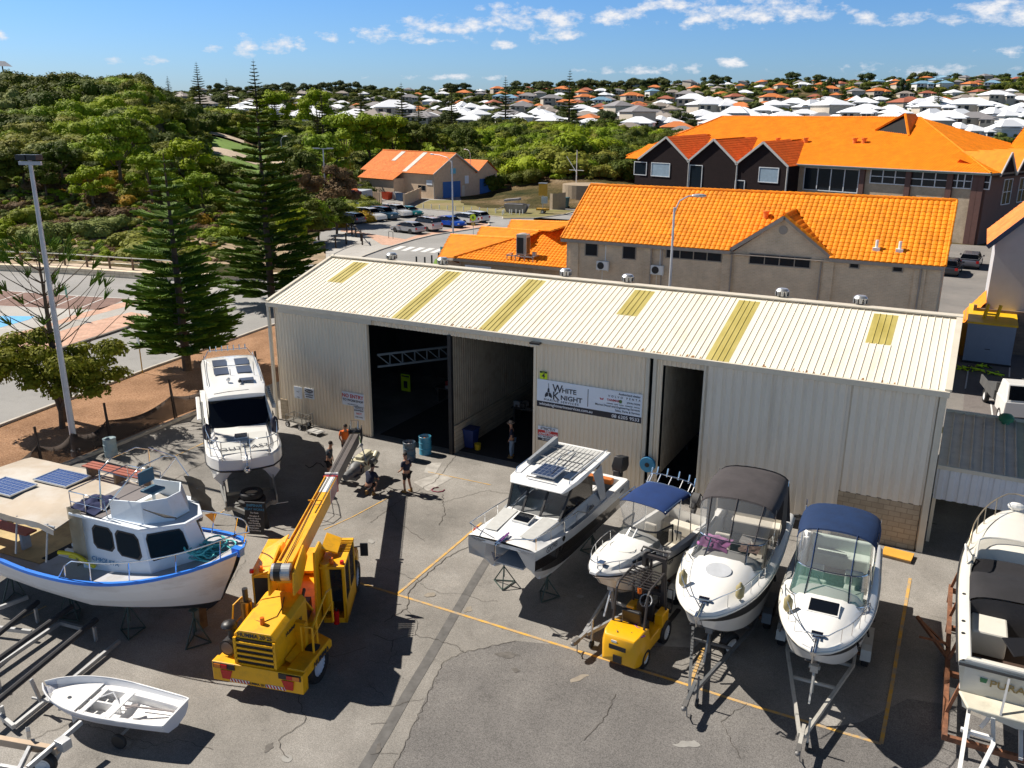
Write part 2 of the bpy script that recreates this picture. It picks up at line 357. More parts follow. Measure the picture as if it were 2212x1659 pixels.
# --- yard and roads
Z1_,Z2_,Z3_,Z4_,Z5_=.004,.008,.012,.016,.020
sheet('road',[Z5(-600,700),Z5(-600,200),(-60,575),(0,583),(325,604),(600,603),(640,575),Z2(600,1440),Z2(740,1380),Z2(760,1230),Z2(1300,1200),Z2(1500,1190),Z2(2300,1130),(1300,420),(1500,470),(1500,560),(1100,640),(640,700),(560,730),(0,940),(-200,1010)],Z1_,ROAD)
kb=[(-160,1135),(0,1065),(130,1012),(200,985),(260,961),(437,889),(560,838),(640,812)]
KB=[G(*p)for p in kb]
sheet('yard',[(p.x,p.y)for p in KB]+[(-30.6,36),(-30.6,46),(1,46),(1,75),(45,75),(45,-20),(-50,-20)],Z2_,CONC,px=False)
sheet('mulch_bed',[(-160,1000),(0,921),(160,860),(330,795),(480,742),(580,706),(640,690),(655,735),(640,812),(560,838),(437,889),(260,961),(130,1012),(0,1065),(-160,1135)],Z3_,MULCH)
strip('kerb',[(-160,990),(0,921),(160,860),(330,795),(480,742),(580,706),(660,684)],.18,0,KERB,.13)
strip('kerb',[(-160,1132),(0,1063),(130,1010),(260,960),(437,888),(560,838)],.22,0,KERB,.14)
AB=[(852,1659),(885,1585),(922,1502),(948,1450),(961,1432),(985,1418),(1003,1410),(1060,1396),(1115,1385),(1200,1393),(1290,1412),(1380,1440),(1500,1478),(1640,1525),(1780,1575),(1860,1560),(1960,1510),(2060,1525),(2300,1640)]
ABp=[G(*p)for p in AB]
sheet('asphalt_patch',[(p.x,p.y)for p in ABp]+[(40,10),(40,-20),(-22,-20),(-16.5,5)],Z3_,ASPH,px=False)
sheet('asphalt_patch',[(1,47),(1,74),(44,74),(44,40),(12,38),(4,38.5)],Z3_,mat_concrete('rear_yard_asphalt',(.17,.15,.145),(.2,.18,.17),(.23,.21,.2),.4),px=False)
sheet('lane',[(-24,62),(-24,50),(1,47),(1,75),(30,75),(30,121),(-60,121),(-45,90)],Z1_,mat_concrete('lane_asphalt',(.2,.19,.18),(.24,.225,.21),(.28,.26,.24),.3),px=False)
rs=random.Random(8);STN=[P('oil_stain',(.12,.11,.10),.8,var=.3,scale=5),P('pale_stain',(.31,.30,.28),.9,var=.15,scale=5),P('tan_stain',(.27,.235,.19),.9,var=.2,scale=3)]
for i in range(26):
 q=G(rs.uniform(150,2050),rs.uniform(1000,1640));ra,rb,a0=rs.uniform(.06,.36),rs.uniform(.05,.2),rs.uniform(0,3)
 m=M(STN[i%3]);m.poly([(q.x+ra*cos(a)*cos(a0)*(1+.3*sin(3*a+i))-rb*sin(a)*sin(a0),q.y+ra*cos(a)*sin(a0)+rb*sin(a)*cos(a0)*(1+.3*cos(4*a+i)),Z4_+.0004*i)for a in[2*pi*k/22 for k in range(22)]]);tag(m.obj('ground_stain'),None,None,kind='structure')
strip('trench_patch',[(1062,1195),(1040,1230),(1010,1280),(975,1340),(930,1417),(880,1500),(835,1580),(780,1672)],.30,Z4_,P('fresh_asphalt',(.125,.12,.115),.9,var=.25,scale=3))
for q in[[(948,1140),(1015,1110),(1060,1122),(1000,1152)],[(893,1042),(950,1022),(978,1033),(925,1062)],[(915,1022),(925,1000),(955,1000),(940,1025)]][1:]:sheet('concrete_patch',q,Z4_,PATCH)
sheet('concrete_patch',[(1310,1390),(1400,1290),(1560,1335),(1500,1400)],Z3_,PATCH)
def lines(name,mt,segs,z=Z4_+.004):
 m=M(mt)
 for(w,*pts)in segs:strip(name,pts,w,z,mt,m=m,own=False)
 return tag(m.obj(name),None,None,kind='structure')
lines('yellow_line',YLINE,[(.10,(750,1252),(857,1285),(985,1325),(1130,1370),(1290,1420),(1430,1463),(1640,1530),(1903,1608)),(.10,(1903,1608),(1925,1490),(1945,1370),(1966,1250)),(.10,(857,1285),(925,1228),(1000,1165),(1040,1130)),(.05,(925,1020),(1060,1048)),(.05,(475,1110),(505,1088)),(.05,(850,1070),(760,1118),(700,1145)),(.10,(1490,1480),(1520,1400)),(.05,(380,985),(500,930)),(.05,(0,1360),(60,1330),(100,1310))])
def crack(pts,w,seed):
 r=random.Random(seed);Pn=[G(*p)for p in pts];out=[]
 for a,b in zip(Pn,Pn[1:]):
  n=max(2,int((b-a).length/.14));q=Vector((-(b-a).y,(b-a).x,0)).normalized()
  for k in range(n):out.append(a+(b-a)*(k/n)+q*r.uniform(-.05,.05))
 out.append(Pn[-1]);return[(w*r.uniform(.45,.8),*[tuple(p)for p in out])]
cr=[]
for sd,(w,pts)in enumerate([(.035,[(1010,1182),(965,1205),(905,1255),(885,1275),(878,1315),(830,1345)]),(.02,[(818,1226),(860,1238),(905,1255)]),(.02,[(905,1262),(950,1283),(1000,1283)]),(.02,[(1000,1283),(1040,1298),(1075,1300)]),(.02,[(878,1315),(900,1340),(898,1373)]),(.028,[(848,1385),(898,1373),(945,1384),(985,1395),(1003,1410)]),(.028,[(805,1373),(848,1385),(845,1410)]),(.028,[(1003,1410),(960,1430),(935,1480),(905,1545),(870,1620),(850,1665)]),(.028,[(1003,1410),(1115,1385)]),(.02,[(796,1427),(835,1435),(858,1408)]),(.02,[(796,1480),(830,1505)]),(.02,[(796,1520),(850,1527),(870,1520),(915,1510)]),(.02,[(800,1565),(835,1563)]),(.02,[(800,1630),(860,1630)]),(.022,[(620,1640),(600,1600),(660,1560),(640,1490),(700,1450)]),(.022,[(300,1620),(380,1600),(460,1620)]),(.02,[(1260,1600),(1300,1560),(1330,1500)]),(.03,[(1180,1080),(1050,1060),(960,1085),(870,1065)]),(.03,[(985,985),(940,1040),(860,1085),(800,1130)]),(.02,[(600,1380),(720,1420),(790,1400)]),(.022,[(920,1170),(860,1130),(830,1080)]),(.02,[(2010,1330),(2080,1350),(2030,1420)]),(.02,[(60,1600),(160,1560),(330,1610)]),(.02,[(1610,1520),(1560,1560),(1600,1640)]),(.035,[(955,1068),(960,1110),(948,1135)]),(.03,[(310,1080),(420,1010),(520,960)]),(.02,[(450,1230),(500,1260),(530,1210)]),(.03,[(1290,1060),(1200,1045)])]):
 cr+=crack(pts,w,sd)
lines('pavement_crack',P('crack_dark',(.085,.075,.065),.95),cr,Z4_+.008)
sheet('footpath',[Z5(-500,640),Z5(0,462),Z5(420,488),Z5(835,475),Z5(985,408),Z5(1500,300),Z5(1700,330),Z5(1400,480),Z5(1215,560),Z5(820,690),Z5(0,955),Z5(-500,1120)],Z2_,PALE)
sheet('parking_bays',[Z5(-500,560),Z5(-500,320),Z5(0,345),Z5(560,385),Z5(985,408),Z5(770,495),Z5(330,482),Z5(0,465)],Z3_,BAYRED)
sheet('brick_verge',[Z5(-300,760),Z5(0,703),Z5(330,622),Z5(540,545),Z5(880,452),Z5(1115,403),Z5(1200,410),Z5(860,500),Z5(400,622),Z5(0,735),Z5(-300,800)],Z3_,PAVER)
sheet('brick_verge',[Z5(-300,900),Z5(0,790),Z5(280,712),Z5(700,590),Z5(1010,512),Z5(1225,552),Z5(820,688),Z5(0,935),Z5(-300,1020)],Z3_,PAVER)
sheet('blue_bay',[Z5(-300,540),Z5(270,545),Z5(225,570),Z5(0,632),Z5(-300,700)],Z4_,BLUEP)
strip('kerb',[Z5(-300,1050),Z5(0,950),Z5(400,825),Z5(820,690),Z5(1220,556),Z5(1500,490)],.25,0,P('dark_kerb',(.16,.14,.12),.9),.14)
lines('parking_line',WLINE,[(.10,Z5(-50,440),Z5(190,360)),(.10,Z5(190,455),Z5(380,378)),(.10,Z5(430,465),Z5(605,388)),(.10,Z5(610,485),Z5(805,405)),(.10,Z5(0,640),Z5(260,640)),(.12,Z5(0,345),Z5(560,385),Z5(985,408)),(.10,Z5(900,825),Z5(1070,770)),(.10,Z5(1600,590),Z5(1760,535)),(.1,Z5(0,465),Z5(330,482),Z5(470,488))],Z5_)
sheet('footpath',[Z2(600,1640),Z2(740,1430),Z2(900,1480),Z2(1050,1562),Z2(1180,1572),Z2(1060,1605),Z2(920,1659),Z2(760,1720),Z2(560,1780)],Z2_,PALE)
sheet('brick_corner',[Z2(740,1440),Z2(900,1478),Z2(1230,1530),Z2(1350,1490),Z2(1480,1470),Z2(1840,1400),Z2(1872,1408),Z2(1880,1425),Z2(1840,1440),Z2(1450,1500),Z2(1300,1535),Z2(1150,1580),Z2(1050,1572),Z2(930,1500),Z2(730,1470)],Z3_,PAVER)
strip('kerb',[Z2(760,1725),Z2(930,1655),Z2(1060,1607),Z2(1150,1580),Z2(1300,1535),Z2(1450,1500),Z2(1840,1440),Z2(1880,1424),Z2(1870,1402)],.2,0,KERB,.13)
sheet('lawn',[Z2(1300,1290),Z2(1330,1262),Z2(1420,1228),Z2(1560,1228),Z2(1760,1238),Z2(1960,1268),Z3(0,1250),Z3(230,1290),Z3(660,1310),Z3(560,1340),Z3(330,1368),Z3(90,1372),Z2(1980,1360),Z2(1600,1318)],Z2_,LAWN)
strip('kerb',[Z2(1300,1292),Z2(1600,1318),Z2(1980,1362),Z3(90,1374),Z3(330,1370),Z3(560,1342),Z3(660,1312)],.2,0,KERB,.13)
sheet('forecourt',[Z2(1420,1226),Z2(1480,1212),Z2(1900,1168),Z2(2100,1168),Z3(100,1165),Z3(600,1210),Z3(760,1250),Z3(660,1300),Z3(230,1288),Z3(0,1248),Z2(1960,1266),Z2(1760,1236),Z2(1560,1226)],Z3_,mat_concrete('forecourt_paving',(.36,.33,.31),(.40,.375,.35),(.44,.41,.39),.3,.5,.2))
z=[(.5,Z2(1115+q,1612+q*.05),Z2(1195+q,1582+q*.05))for q in(0,72,145,215,290,365)]
m=M(WLINE)
for q in(10,84,158,232,306,380):
 x0=q*1.0;m.poly([(*G(*Z2(1110+x0,1612+q*.07)).xy,Z4_),(*G(*Z2(1152+x0,1614+q*.07)).xy,Z4_),(*G(*Z2(1230+x0,1585+q*.07)).xy,Z4_),(*G(*Z2(1185+x0,1582+q*.07)).xy,Z4_)])
tag(m.obj('zebra_crossing'),None,None,kind='structure')
sheet('grass_patch',[(930,582),(940,560),(960,553),(1010,560),(1010,600)],Z2_,GREEN)
drape('park_lawn',455,640,186,224,GREEN,.25)
drape('sand_path',420,640,200,207,SAND,.4)
drape('sand_path',455,530,226,230,SAND,.4)
lines('parking_line',WLINE,[(.10,Z2(a,b),Z2(a+110,b-34))for a,b in[(1060,1470),(1240,1452),(1400,1440),(1560,1420)]]+[(.1,Z2(870,1395),Z2(960,1400)),(.08,(2085,840),(2093,790)),(.08,(2180,815),(2182,780)),(.08,(2140,870),(2146,915)),(.08,(2130,862),(2160,866))],Z5_)
sheet('sand_verge',[(-150,556),(0,556),(120,566),(330,583),(520,600),(560,585),(600,603),(325,604),(0,583),(-150,576)],Z4_,SAND)
m=M(LIME)
drape('sandy_slope',-260,700,90.5,106,P('sandy_scrub_soil',(.40,.29,.19),.95,var=.25,scale=.4,dirt=.6,dcol=(.16,.13,.06),dscale=.35),.03)
strip('retaining_wall',[(-150,576),(0,583.5),(170,592),(327,603),(420,606),(600,604)],.7,0,LIME,.62,m=m,own=False)
tag(m.obj('limestone_wall'),'low cream limestone block wall between the top left car park and the dune','wall')
m=M(mat_brick('brown_stone_block',(.36,.29,.22),(.42,.34,.26),(.2,.16,.12),.9,.3,.03,rot=(pi/2,0,0)))
strip('stone_wall',[Z2(1970,1165),Z3(100,1160),Z3(300,1165),Z3(480,1175),Z3(620,1235)],.35,0,LIME,1.6,m=m,own=False)
tag(m.obj('limestone_wall'),'long pale block retaining wall at the back of the orange roofed depot forecourt','wall')
WOOD=P('weathered_wood',(.20,.14,.09),.9,var=.3,scale=4)
RAILM=P('galvanised_rail',(.55,.56,.5),.45,.4,var=.1)
f=thing('rail_fence','timber post fence with a pale top rail along the edge of the dune','fence',G(141,573))
ps=[(-50,566),(0,567),(46,569),(94,571),(141,573),(189,576.5),(238,580),(288,583.5),(338,587),(390,590)]
o0=f.location
for p in ps:
 q=G(*p)-o0;m=M(WOOD);m.cyl((q.x,q.y,0),(q.x,q.y,1.25),.11,n=8);m.obj('post',f)
m=M(RAILM);m.tube([(G(*p)-o0)+Vector((0,-.05,1.2))for p in ps],.06);m.obj('top_rail',f)
m=M(RAILM);m.tube([(G(*p)-o0)+Vector((0,-.05,.6))for p in ps],.015,4);m.obj('wire',f)
# == BUILDINGS
CREAM=P('cream_steel',(.84,.72,.55),.55,var=.06,scale=.7,dirt=.18,dcol=(.36,.30,.22),dscale=.9,stretch=(1,1,.25))
CREAM2=P('cream_steel_weathered',(.82,.74,.62),.5,var=.06,scale=.6,dirt=.3,dcol=(.38,.32,.24),dscale=.6,stretch=(1,1,.2))
ROOFM=P('cream_roof_steel',(.86,.79,.65),.45,var=.05,scale=.5,dirt=.22,dcol=(.48,.36,.22),dscale=.8,stretch=(1,.3,1))
TRIM=P('cream_trim',(.66,.60,.49),.5,var=.06)
def skylight_mat():
 m_,nt,b=nodes('yellowed_fibreglass');out=nt.nodes['Material Output']
 c=ramp(nt,tnoise(nt,2,5,.6,stretch=(1,.3,1)),[(.3,(.42,.34,.08)),(.7,(.56,.47,.15))]);nt.links.new(c,b.inputs['Base Color']);b.inputs['Roughness'].default_value=.6
 t=nt.nodes.new('ShaderNodeBsdfTranslucent');nt.links.new(c,t.inputs[0]);x=nt.nodes.new('ShaderNodeMixShader');x.inputs[0].default_value=.06
 nt.links.new(b.outputs[0],x.inputs[1]);nt.links.new(t.outputs[0],x.inputs[2]);nt.links.new(x.outputs[0],out.inputs[0]);return m_
SKYL=skylight_mat()
BLOCKM=mat_brick('cream_block_wall',(.44,.36,.26),(.50,.42,.31),(.33,.27,.2),.4,.2,.014,rot=(pi/2,0,0))
DARK=P('dark_void',(.012,.012,.013),.9,var=.2)
STEELG=P('galvanised_steel',(.46,.47,.48),.45,.5,var=.12,scale=5)
BLACKM=P('black_paint',(.018,.018,.02),.45,var=.2)
WHITEP=P('white_paint',(.80,.80,.79),.35,var=.03,dirt=.08,dcol=(.5,.48,.44))
RUST=P('rusty_steel',(.24,.10,.05),.85,var=.4,scale=6,dirt=.4,dcol=(.08,.05,.04))
def corr(m,x0,x1,z0,z1,pitch=.2,dep=.03,duty=.35,y=0.0):
 n=max(1,round((x1-x0)/pitch));p=(x1-x0)/n;a=[]
 for i in range(n):
  x=x0+i*p;a+=[(x,y),(x+p*duty*.5,y),(x+p*(duty*.5+.12),y-dep),(x+p*(1-duty*.5-.12),y-dep),(x+p*(1-duty*.5),y)]
 a.append((x1,y));vs=[(x,yy,z0)for x,yy in a]+[(x,yy,z1)for x,yy in a];n=len(a)
 return m.add(vs,[(j,j+1,n+j+1,n+j)for j in range(n-1)])
def shed():
 S=thing('workshop_shed','long cream corrugated steel workshop shed with three open bays and yellow skylights','shed',(-30.4,32,0));o=Vector((-30.4,32,0))
 def L(*a):return M(*a).at((30.4,-32,0))
 zt=6.02;Y=32
 m=L(CREAM)
 corr(m,-30.35,-24.72,0,zt,.2,.03,y=Y);corr(m,-15.7,-10.75,.0,zt,.2,.03,y=Y);corr(m,-10.3,-10.05,0,zt,.12,.03,y=Y+.0)
 m.box(-24.72,-24.62,Y-.05,Y+.12,0,zt);m.box(-15.78,-15.66,Y-.06,Y+.12,0,zt)
 corr(m,-24.6,-15.8,5.72,zt+.05,.2,.03,y=Y-.02);corr(m,-10.05,-8.3,5.72,zt+.05,.2,.03,y=Y-.02)
 m.box(-30.4,-30.3,Y,Y+10.4,0,6.1);m.box(-.16,-.06,Y+.05,Y+10.4,0,6.1);m.box(-30.3,-.2,Y+10.3,Y+10.4,0,6.1)
 m.add([(-30.4,Y,6.1),(-30.4,Y+10.4,6.1),(-30.4,37.2,7.6)],[(0,1,2)]);m.add([(-.06,Y,6.1),(-.06,Y+10.4,6.1),(-.06,37.2,7.6)],[(0,2,1)])
 m.obj('wall',S)
 m=L(CREAM2)
 corr(m,-8.28,-3.08,.02,zt,.36,.055,.3,y=Y-.12);m.obj('sliding_door',S)['label']='wide ribbed closed sliding door panel'
 m=L(CREAM2);corr(m,-3.02,-.16,1.82,zt,.36,.055,.3,y=Y-.02);m.box(-3.08,-3.0,Y-.1,Y+.06,.3,zt);m.obj('wall_cladding',S)
 m=L(BLOCKM);m.box(-3.1,-.18,Y-.03,Y+.2,0,1.80);m.box(-30.38,-29.9,Y-.06,Y+.1,0,1.1);m.box(-15.62,-15.4,Y+.2,Y+10,0,.9);m.box(-20.0,-19.9,Y+.1,Y+10.2,0,1.35);m.obj('block_base',S)
 m=L(TRIM)
 m.box(-30.62,.16,Y-.30,Y-.16,6.0,6.22);m.bar((-30.55,Y-.2,0),(-30.55,Y-.2,6.0),.14);m.box(-.12,.10,Y-.1,Y+.12,0,6.1)
 m.box(-10.74,-10.6,Y-.06,Y+.06,0,zt);m.box(-10.45,-10.3,Y-.06,Y+.06,0,zt);m.box(-8.36,-8.27,Y-.2,Y-.02,0,zt)
 m.box(-29.95,-24.25,Y-.17,Y-.05,5.74,5.98)
 m.box(-30.75,-30.6,Y-.15,Y+5.3,6.0,6.1);m.obj('gutter_and_flashing',S,bevel=.01)
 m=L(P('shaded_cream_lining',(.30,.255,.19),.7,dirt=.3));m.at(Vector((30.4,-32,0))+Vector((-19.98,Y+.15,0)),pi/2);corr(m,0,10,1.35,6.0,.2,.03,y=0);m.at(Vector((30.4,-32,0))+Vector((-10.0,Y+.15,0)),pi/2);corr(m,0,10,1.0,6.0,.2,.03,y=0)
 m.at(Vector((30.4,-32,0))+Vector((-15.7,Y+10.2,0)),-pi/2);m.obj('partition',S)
 m=L(BLACKM);m.bar((-20.02,Y,0),(-20.02,Y,5.75),.18);m.bar((-20.02,Y+.1,5.7),(-20.02,Y+.1,6.0),.2)
 m.bar((-30.2,Y+5.2,5.95),(-.3,Y+5.2,5.95),.2,.3);m.obj('steel_post',S)
 y0,z0,y1,z1,y2=Y-.2,6.2,37.15,7.78,42.6;sl=(z1-z0)/(y1-y0)
 zr=lambda y:z0+sl*(y-y0)if y<=y1 else z1-sl*(y-y1)
 segs=[(-30.62,0.14)];SK=[(-28.9,-27.9,34.4,36.7),(-23.1,-22.15,y0+.02,36.7),(-18.45,-17.5,y0+.02,36.7),(-13.05,-12.1,34.4,36.7),(-8.35,-7.45,y0+.02,36.7),(-2.95,-2.05,34.4,36.7)]
 m=L(ROOFM);t=.0
 m.add([(-30.62,y0,z0),(.14,y0,z0),(.14,y1,z1),(-30.62,y1,z1),(.14,y2,zr(y2)),(-30.62,y2,zr(y2))],[(0,1,2,3),(3,2,4,5)])
 m.add([(-30.62,y0,z0-.06),(.14,y0,z0-.06),(.14,y1,z1-.06),(-30.62,y1,z1-.06),(.14,y2,zr(y2)-.06),(-30.62,y2,zr(y2)-.06)],[(3,2,1,0),(5,4,2,3)])
 def rib(mm,x,ya,yb,w=.020,h=.030):
  a,b=zr(ya),zr(yb)
  mm.add([(x-w,ya,a),(x-w*.5,ya,a+h),(x+w*.5,ya,a+h),(x+w,ya,a),(x-w,yb,b),(x-w*.5,yb,b+h),(x+w*.5,yb,b+h),(x+w,yb,b)],[(0,4,5,1),(1,5,6,2),(2,6,7,3),(0,1,2,3)])
 n=118;xs=[-30.5+i*(30.52/n)for i in range(n+1)]
 for x in xs:
  sk=[k for k in SK if k[0]-.05<x<k[1]+.05]
  if sk:rib(m,x,y0,sk[0][2]);rib(m,x,y1,y2-.0)
  else:rib(m,x,y0,y1)
  if not sk:rib(m,x,y2,y1)if 0 else None
 m.mats.append(P('gutter_rust',(.30,.15,.06),.9,var=.4,scale=9));m.mat(1);r_=random.Random(4)
 for k in range(60):x=r_.choice((-24,-19,-12,-10,-6,-3))+r_.uniform(-1.6,1.6);ya=y0+r_.uniform(0,.05);l_=r_.uniform(.04,.22);w_=r_.uniform(.02,.06);m.add([(x-w_,ya,zr(ya)+.008),(x+w_,ya,zr(ya)+.008),(x+w_*.4,ya+l_,zr(ya+l_)+.008),(x-w_*.6,ya+l_*.8,zr(ya+l_*.8)+.008)],[(0,1,2,3)])
 r=m.obj('roof',S);SHADEM=P('interior_shade',(.045,.042,.04),.9)
 m=L(SHADEM);m.box(-30.28,-.2,42.18,42.26,0,6.0);m.box(-30.28,-30.2,Y+.3,42.1,0,6.0);m.box(-24.5,-.3,Y+.45,42.1,.021,.03);m.add([(-30.2,Y+.3,5.98),(-.3,Y+.3,5.98),(-.3,42.1,5.98),(-30.2,42.1,5.98)],[(3,2,1,0)]);m.obj('interior_shade_sheets',S)  # dark sheets added to paint shade over the bays' walls, floor and ceiling
 m=L(TRIM);m.bar((-30.7,y1-.12,z1+.02),(.2,y1-.12,z1+.02),.34,.05);m.bar((-30.7,y1+.16,z1+.0),(.2,y1+.16,z1+.0),.3,.05)
 m.bar((.1,y0,z0+.05),(.1,y1,z1+.05),.22,.09);m.bar((-30.62,y0,z0+.05),(-30.62,y1,z1+.05),.16,.09);m.obj('ridge_capping',r)
 for(a,b,c,d)in SK:
  m=L(SKYL,ROOFM);m.add([(a,c,zr(c)+.006),(b,c,zr(c)+.006),(b,d,zr(d)+.006),(a,d,zr(d)+.006)],[(0,1,2,3)])
  for k in range(1,4):rib(m,a+(b-a)*k/4,c,d)
  m.obj('skylight',r)
 for x in(-27.07,-23.87,-16.91,-13.75,-6.75,-3.61):
  m=L(P('zinc_vent',(.62,.63,.64),.35,.7)if x==-27.07 else bpy.data.materials['zinc_vent'],BLACKM)
  zz=zr(37.6);c=(x,37.6,0)
  m.lathe([(.2,zz-.1),(.2,zz+.16)],14,c);m.lathe([(.15,zz+.16),(.25,zz+.2),(.27,zz+.38),(.28,zz+.41),(.2,zz+.5),(.0,zz+.53)],18,c)
  for k in range(18):a=2*pi*k/18;m.mat(k%2).box(x+.272*cos(a)-.02,x+.272*cos(a)+.02,37.6+.272*sin(a)-.02,37.6+.272*sin(a)+.02,zz+.2,zz+.38)
  m.mat(0).obj('roof_ventilator',r,smooth=40)
 m=L(BLACKM,WHITEP);m.box(-15.75,-15.3,Y-.55,Y-.2,5.98,6.06);m.mat(1).box(-15.72,-15.33,Y-.52,Y-.23,5.955,5.98);m.obj('floodlight',S)
 g=thing('gantry_truss','pale lattice steel truss hanging across the dark first bay of the shed','truss',(-22.4,36,4));TR=P('dull_blue_steel',(.12,.15,.17),.6)
 m=M(TR);m.bar((-2.3,-3.2,0),(2.3,3,0),.10);m.bar((-2.3,-3.2,-.6),(2.3,3,-.6),.10)
 for k in range(12):
  t0,t1=k/12,(k+1)/12;A=Vector((-2.3,-3.2,0)).lerp(Vector((2.3,3,0)),t0);B=Vector((-2.3,-3.2,-.6)).lerp(Vector((2.3,3,-.6)),t1)
  m.bar(A,B if k%2 else B,.05);m.bar(B,Vector((-2.3,-3.2,0)).lerp(Vector((2.3,3,0)),t1),.05)
 m.obj('truss_frame',g)
shed()
INK=P('sign_ink',(.02,.03,.05),.5,var=0);REDI=P('sign_red',(.55,.03,.03),.5,var=0);SIGNW=P('sign_white',(.80,.86,.94),.35,var=.02);SIGNT=P('sign_text_white',(.85,.87,.9),.5,var=0)
NAVY=P('sign_navy',(.015,.02,.035),.4,var=.05);SIGNY=P('sign_yellow_green',(.62,.80,.02),.5,var=.02)
def signboard(name,label,x0,x1,z0,z1,y,bg,bands,texts,cat='sign',th=.03):
 cx,cz=(x0+x1)/2,(z0+z1)/2;S=thing(name,label,cat,(cx,y,cz));w,h=(x1-x0),(z1-z0)
 m=M(bg);m.box(-w/2,w/2,0,th,-h/2,h/2);m.obj('panel',S)
 for(mt,a,b,c,d)in bands:M(mt).box(-w/2+a*w,-w/2+b*w,-.003,.001,h/2-d*h,h/2-c*h).obj('band',S)
 for(s,mt,u,v,sz,*o)in texts:
  k=o[0]if o else{};text('lettering',s,sz,mt,S,(-w/2+u*w,-.006,h/2-v*h),**k)
 return S
SB=signboard('shop_sign','wide pale blue shop sign with dark lower band on the shed wall',-15.59,-10.83,3.12,4.36,31.93,SIGNW,[(NAVY,0,1,.79,1),(INK,.497,.503,.1,.72)],[('W',INK,.155,.27,.50,dict(align='LEFT',bold=.012,sx=.9)),('HITE',INK,.247,.30,.29,dict(align='LEFT',bold=.018,sx=1.12)),('K',INK,.155,.54,.50,dict(align='LEFT',bold=.012)),('NIGHT',INK,.235,.56,.29,dict(align='LEFT',bold=.018,sx=1.12)),('MARINE SERVICES',INK,.07,.715,.135,dict(align='LEFT',sx=1.25,space=1.25)),('whiteknightmarineservices.com.au',SIGNT,.025,.885,.18,dict(align='LEFT',bold=.01,sx=1.0)),('08 6205 9533',SIGNT,.985,.90,.2,dict(align='RIGHT',bold=.012,sx=1.1)),('Authorised dealer',INK,.985,.10,.13,dict(align='RIGHT',bold=.005)),('VOLVO PENTA',INK,.985,.22,.12,dict(align='RIGHT',space=2.0,bold=.008)),('YANMAR',REDI,.80,.355,.14,dict(align='RIGHT',bold=.015)),('JOHN DEERE',INK,.985,.365,.10,dict(align='RIGHT')),('cummins   nanni   kohler   lombardini   Mercury',INK,.985,.475,.075,dict(align='RIGHT')),('Marine Diesel and Engineering Services',INK,.985,.57,.125,dict(align='RIGHT',bold=.004)),('Sales, Parts & Service',INK,.985,.69,.125,dict(align='RIGHT',bold=.004))])
m=M(INK)
for s in(-1,1):m.slab([(s*.01,0,.0),(s*.10,0,.0),(s*.17,0,-.12),(s*.16,0,-.24),(s*.09,0,-.19),(s*.02,0,-.16)]if s>0 else[(-.02,0,-.16),(-.09,0,-.19),(-.16,0,-.24),(-.17,0,-.12),(-.10,0,.0),(-.01,0,0)],.004)
m.slab([(-.05,0,.02),(.05,0,.02),(.04,0,.16),(0,0,.24),(-.04,0,.16)],.004);m.bar((0,0,.2),(0,0,.42),.012)
o=m.obj('emblem',SB);o.location=(-1.83,-.012,.07)
m=M(P('emblem_green',(.10,.2,.05),.5));m.cyl((0,0,0),(0,-.004,0),.075,n=14);o=m.obj('emblem',SB);o.location=(1.45,-.006,.18)
m=M(REDI);m.slab([(-.09,0,.05),(-.06,0,-.04),(.06,0,-.04),(.09,0,.05),(0,0,0)],.004);o=m.obj('emblem',SB);o.location=(.62,-.008,.18)
signboard('unit_sign','small lime yellow unit number 4 plate above the shop sign',-15.46,-15.12,4.38,4.72,31.92,SIGNY,[(INK,0,1,0,.22)],[('4',INK,.5,.6,.3,dict(bold=.02)),('Unit',SIGNY,.5,.11,.07)])
signboard('warning_sign','red and white no admittance sign low on the wall under the shop sign',-15.52,-14.56,1.56,2.22,31.93,SIGNW,[(REDI,0,1,.25,.60),(NAVY,0,1,.80,1)],[('STRICTLY',INK,.5,.14,.15,dict(bold=.02,sx=1.1)),('NO',SIGNT,.5,.33,.14,dict(bold=.02,sx=1.2)),('ADMITTANCE',SIGNT,.5,.50,.14,dict(bold=.015)),('TO WORKSHOP',INK,.5,.70,.13,dict(bold=.015)),('08 6205 9533',SIGNT,.5,.90,.10)])
signboard('entry_sign','white no entry to workshop sign left of the first open bay',-26.3,-24.98,1.47,2.15,31.93,SIGNW,[],[('NO ENTRY',REDI,.5,.28,.26,dict(bold=.014)),('TO WORKSHOP',INK,.5,.60,.17,dict(bold=.008)),('please report to the office',INK,.5,.88,.06)])
signboard('tools_sign','small white tools and equipment sign under the no entry sign',-25.6,-24.99,.83,1.5,31.93,SIGNW,[],[('TOOLS &',INK,.5,.14,.12),('EQUIPMENT',INK,.5,.33,.105),('NOT',REDI,.5,.57,.15),('FOR LOAN',INK,.5,.83,.09)])
signboard('notice_sign','faded white notice with a bird emblem, leftmost on the shed wall',-29.38,-28.88,1.32,1.94,31.93,SIGNW,[],[('~',INK,.5,.4,.3),('notice',INK,.5,.88,.07)])
signboard('hazard_sign','white hazardous materials notice with a dark oval on the shed wall',-28.70,-28.10,1.42,1.96,31.93,SIGNW,[(INK,0,1,0,.02),(INK,0,1,.46,.48)],[('DANGER',SIGNT,.5,.26,.09),('HAZARDOUS',INK,.5,.64,.085,dict(bold=.01)),('MATERIALS',INK,.5,.84,.085,dict(bold=.01))])
m=M(INK);m.cyl((0,0,0),(0,-.003,0),1,n=20);o=m.obj('oval',bpy.data.objects['hazard_sign']);o.scale=(.26,1,.09);o.location=(0,-.002,.13)
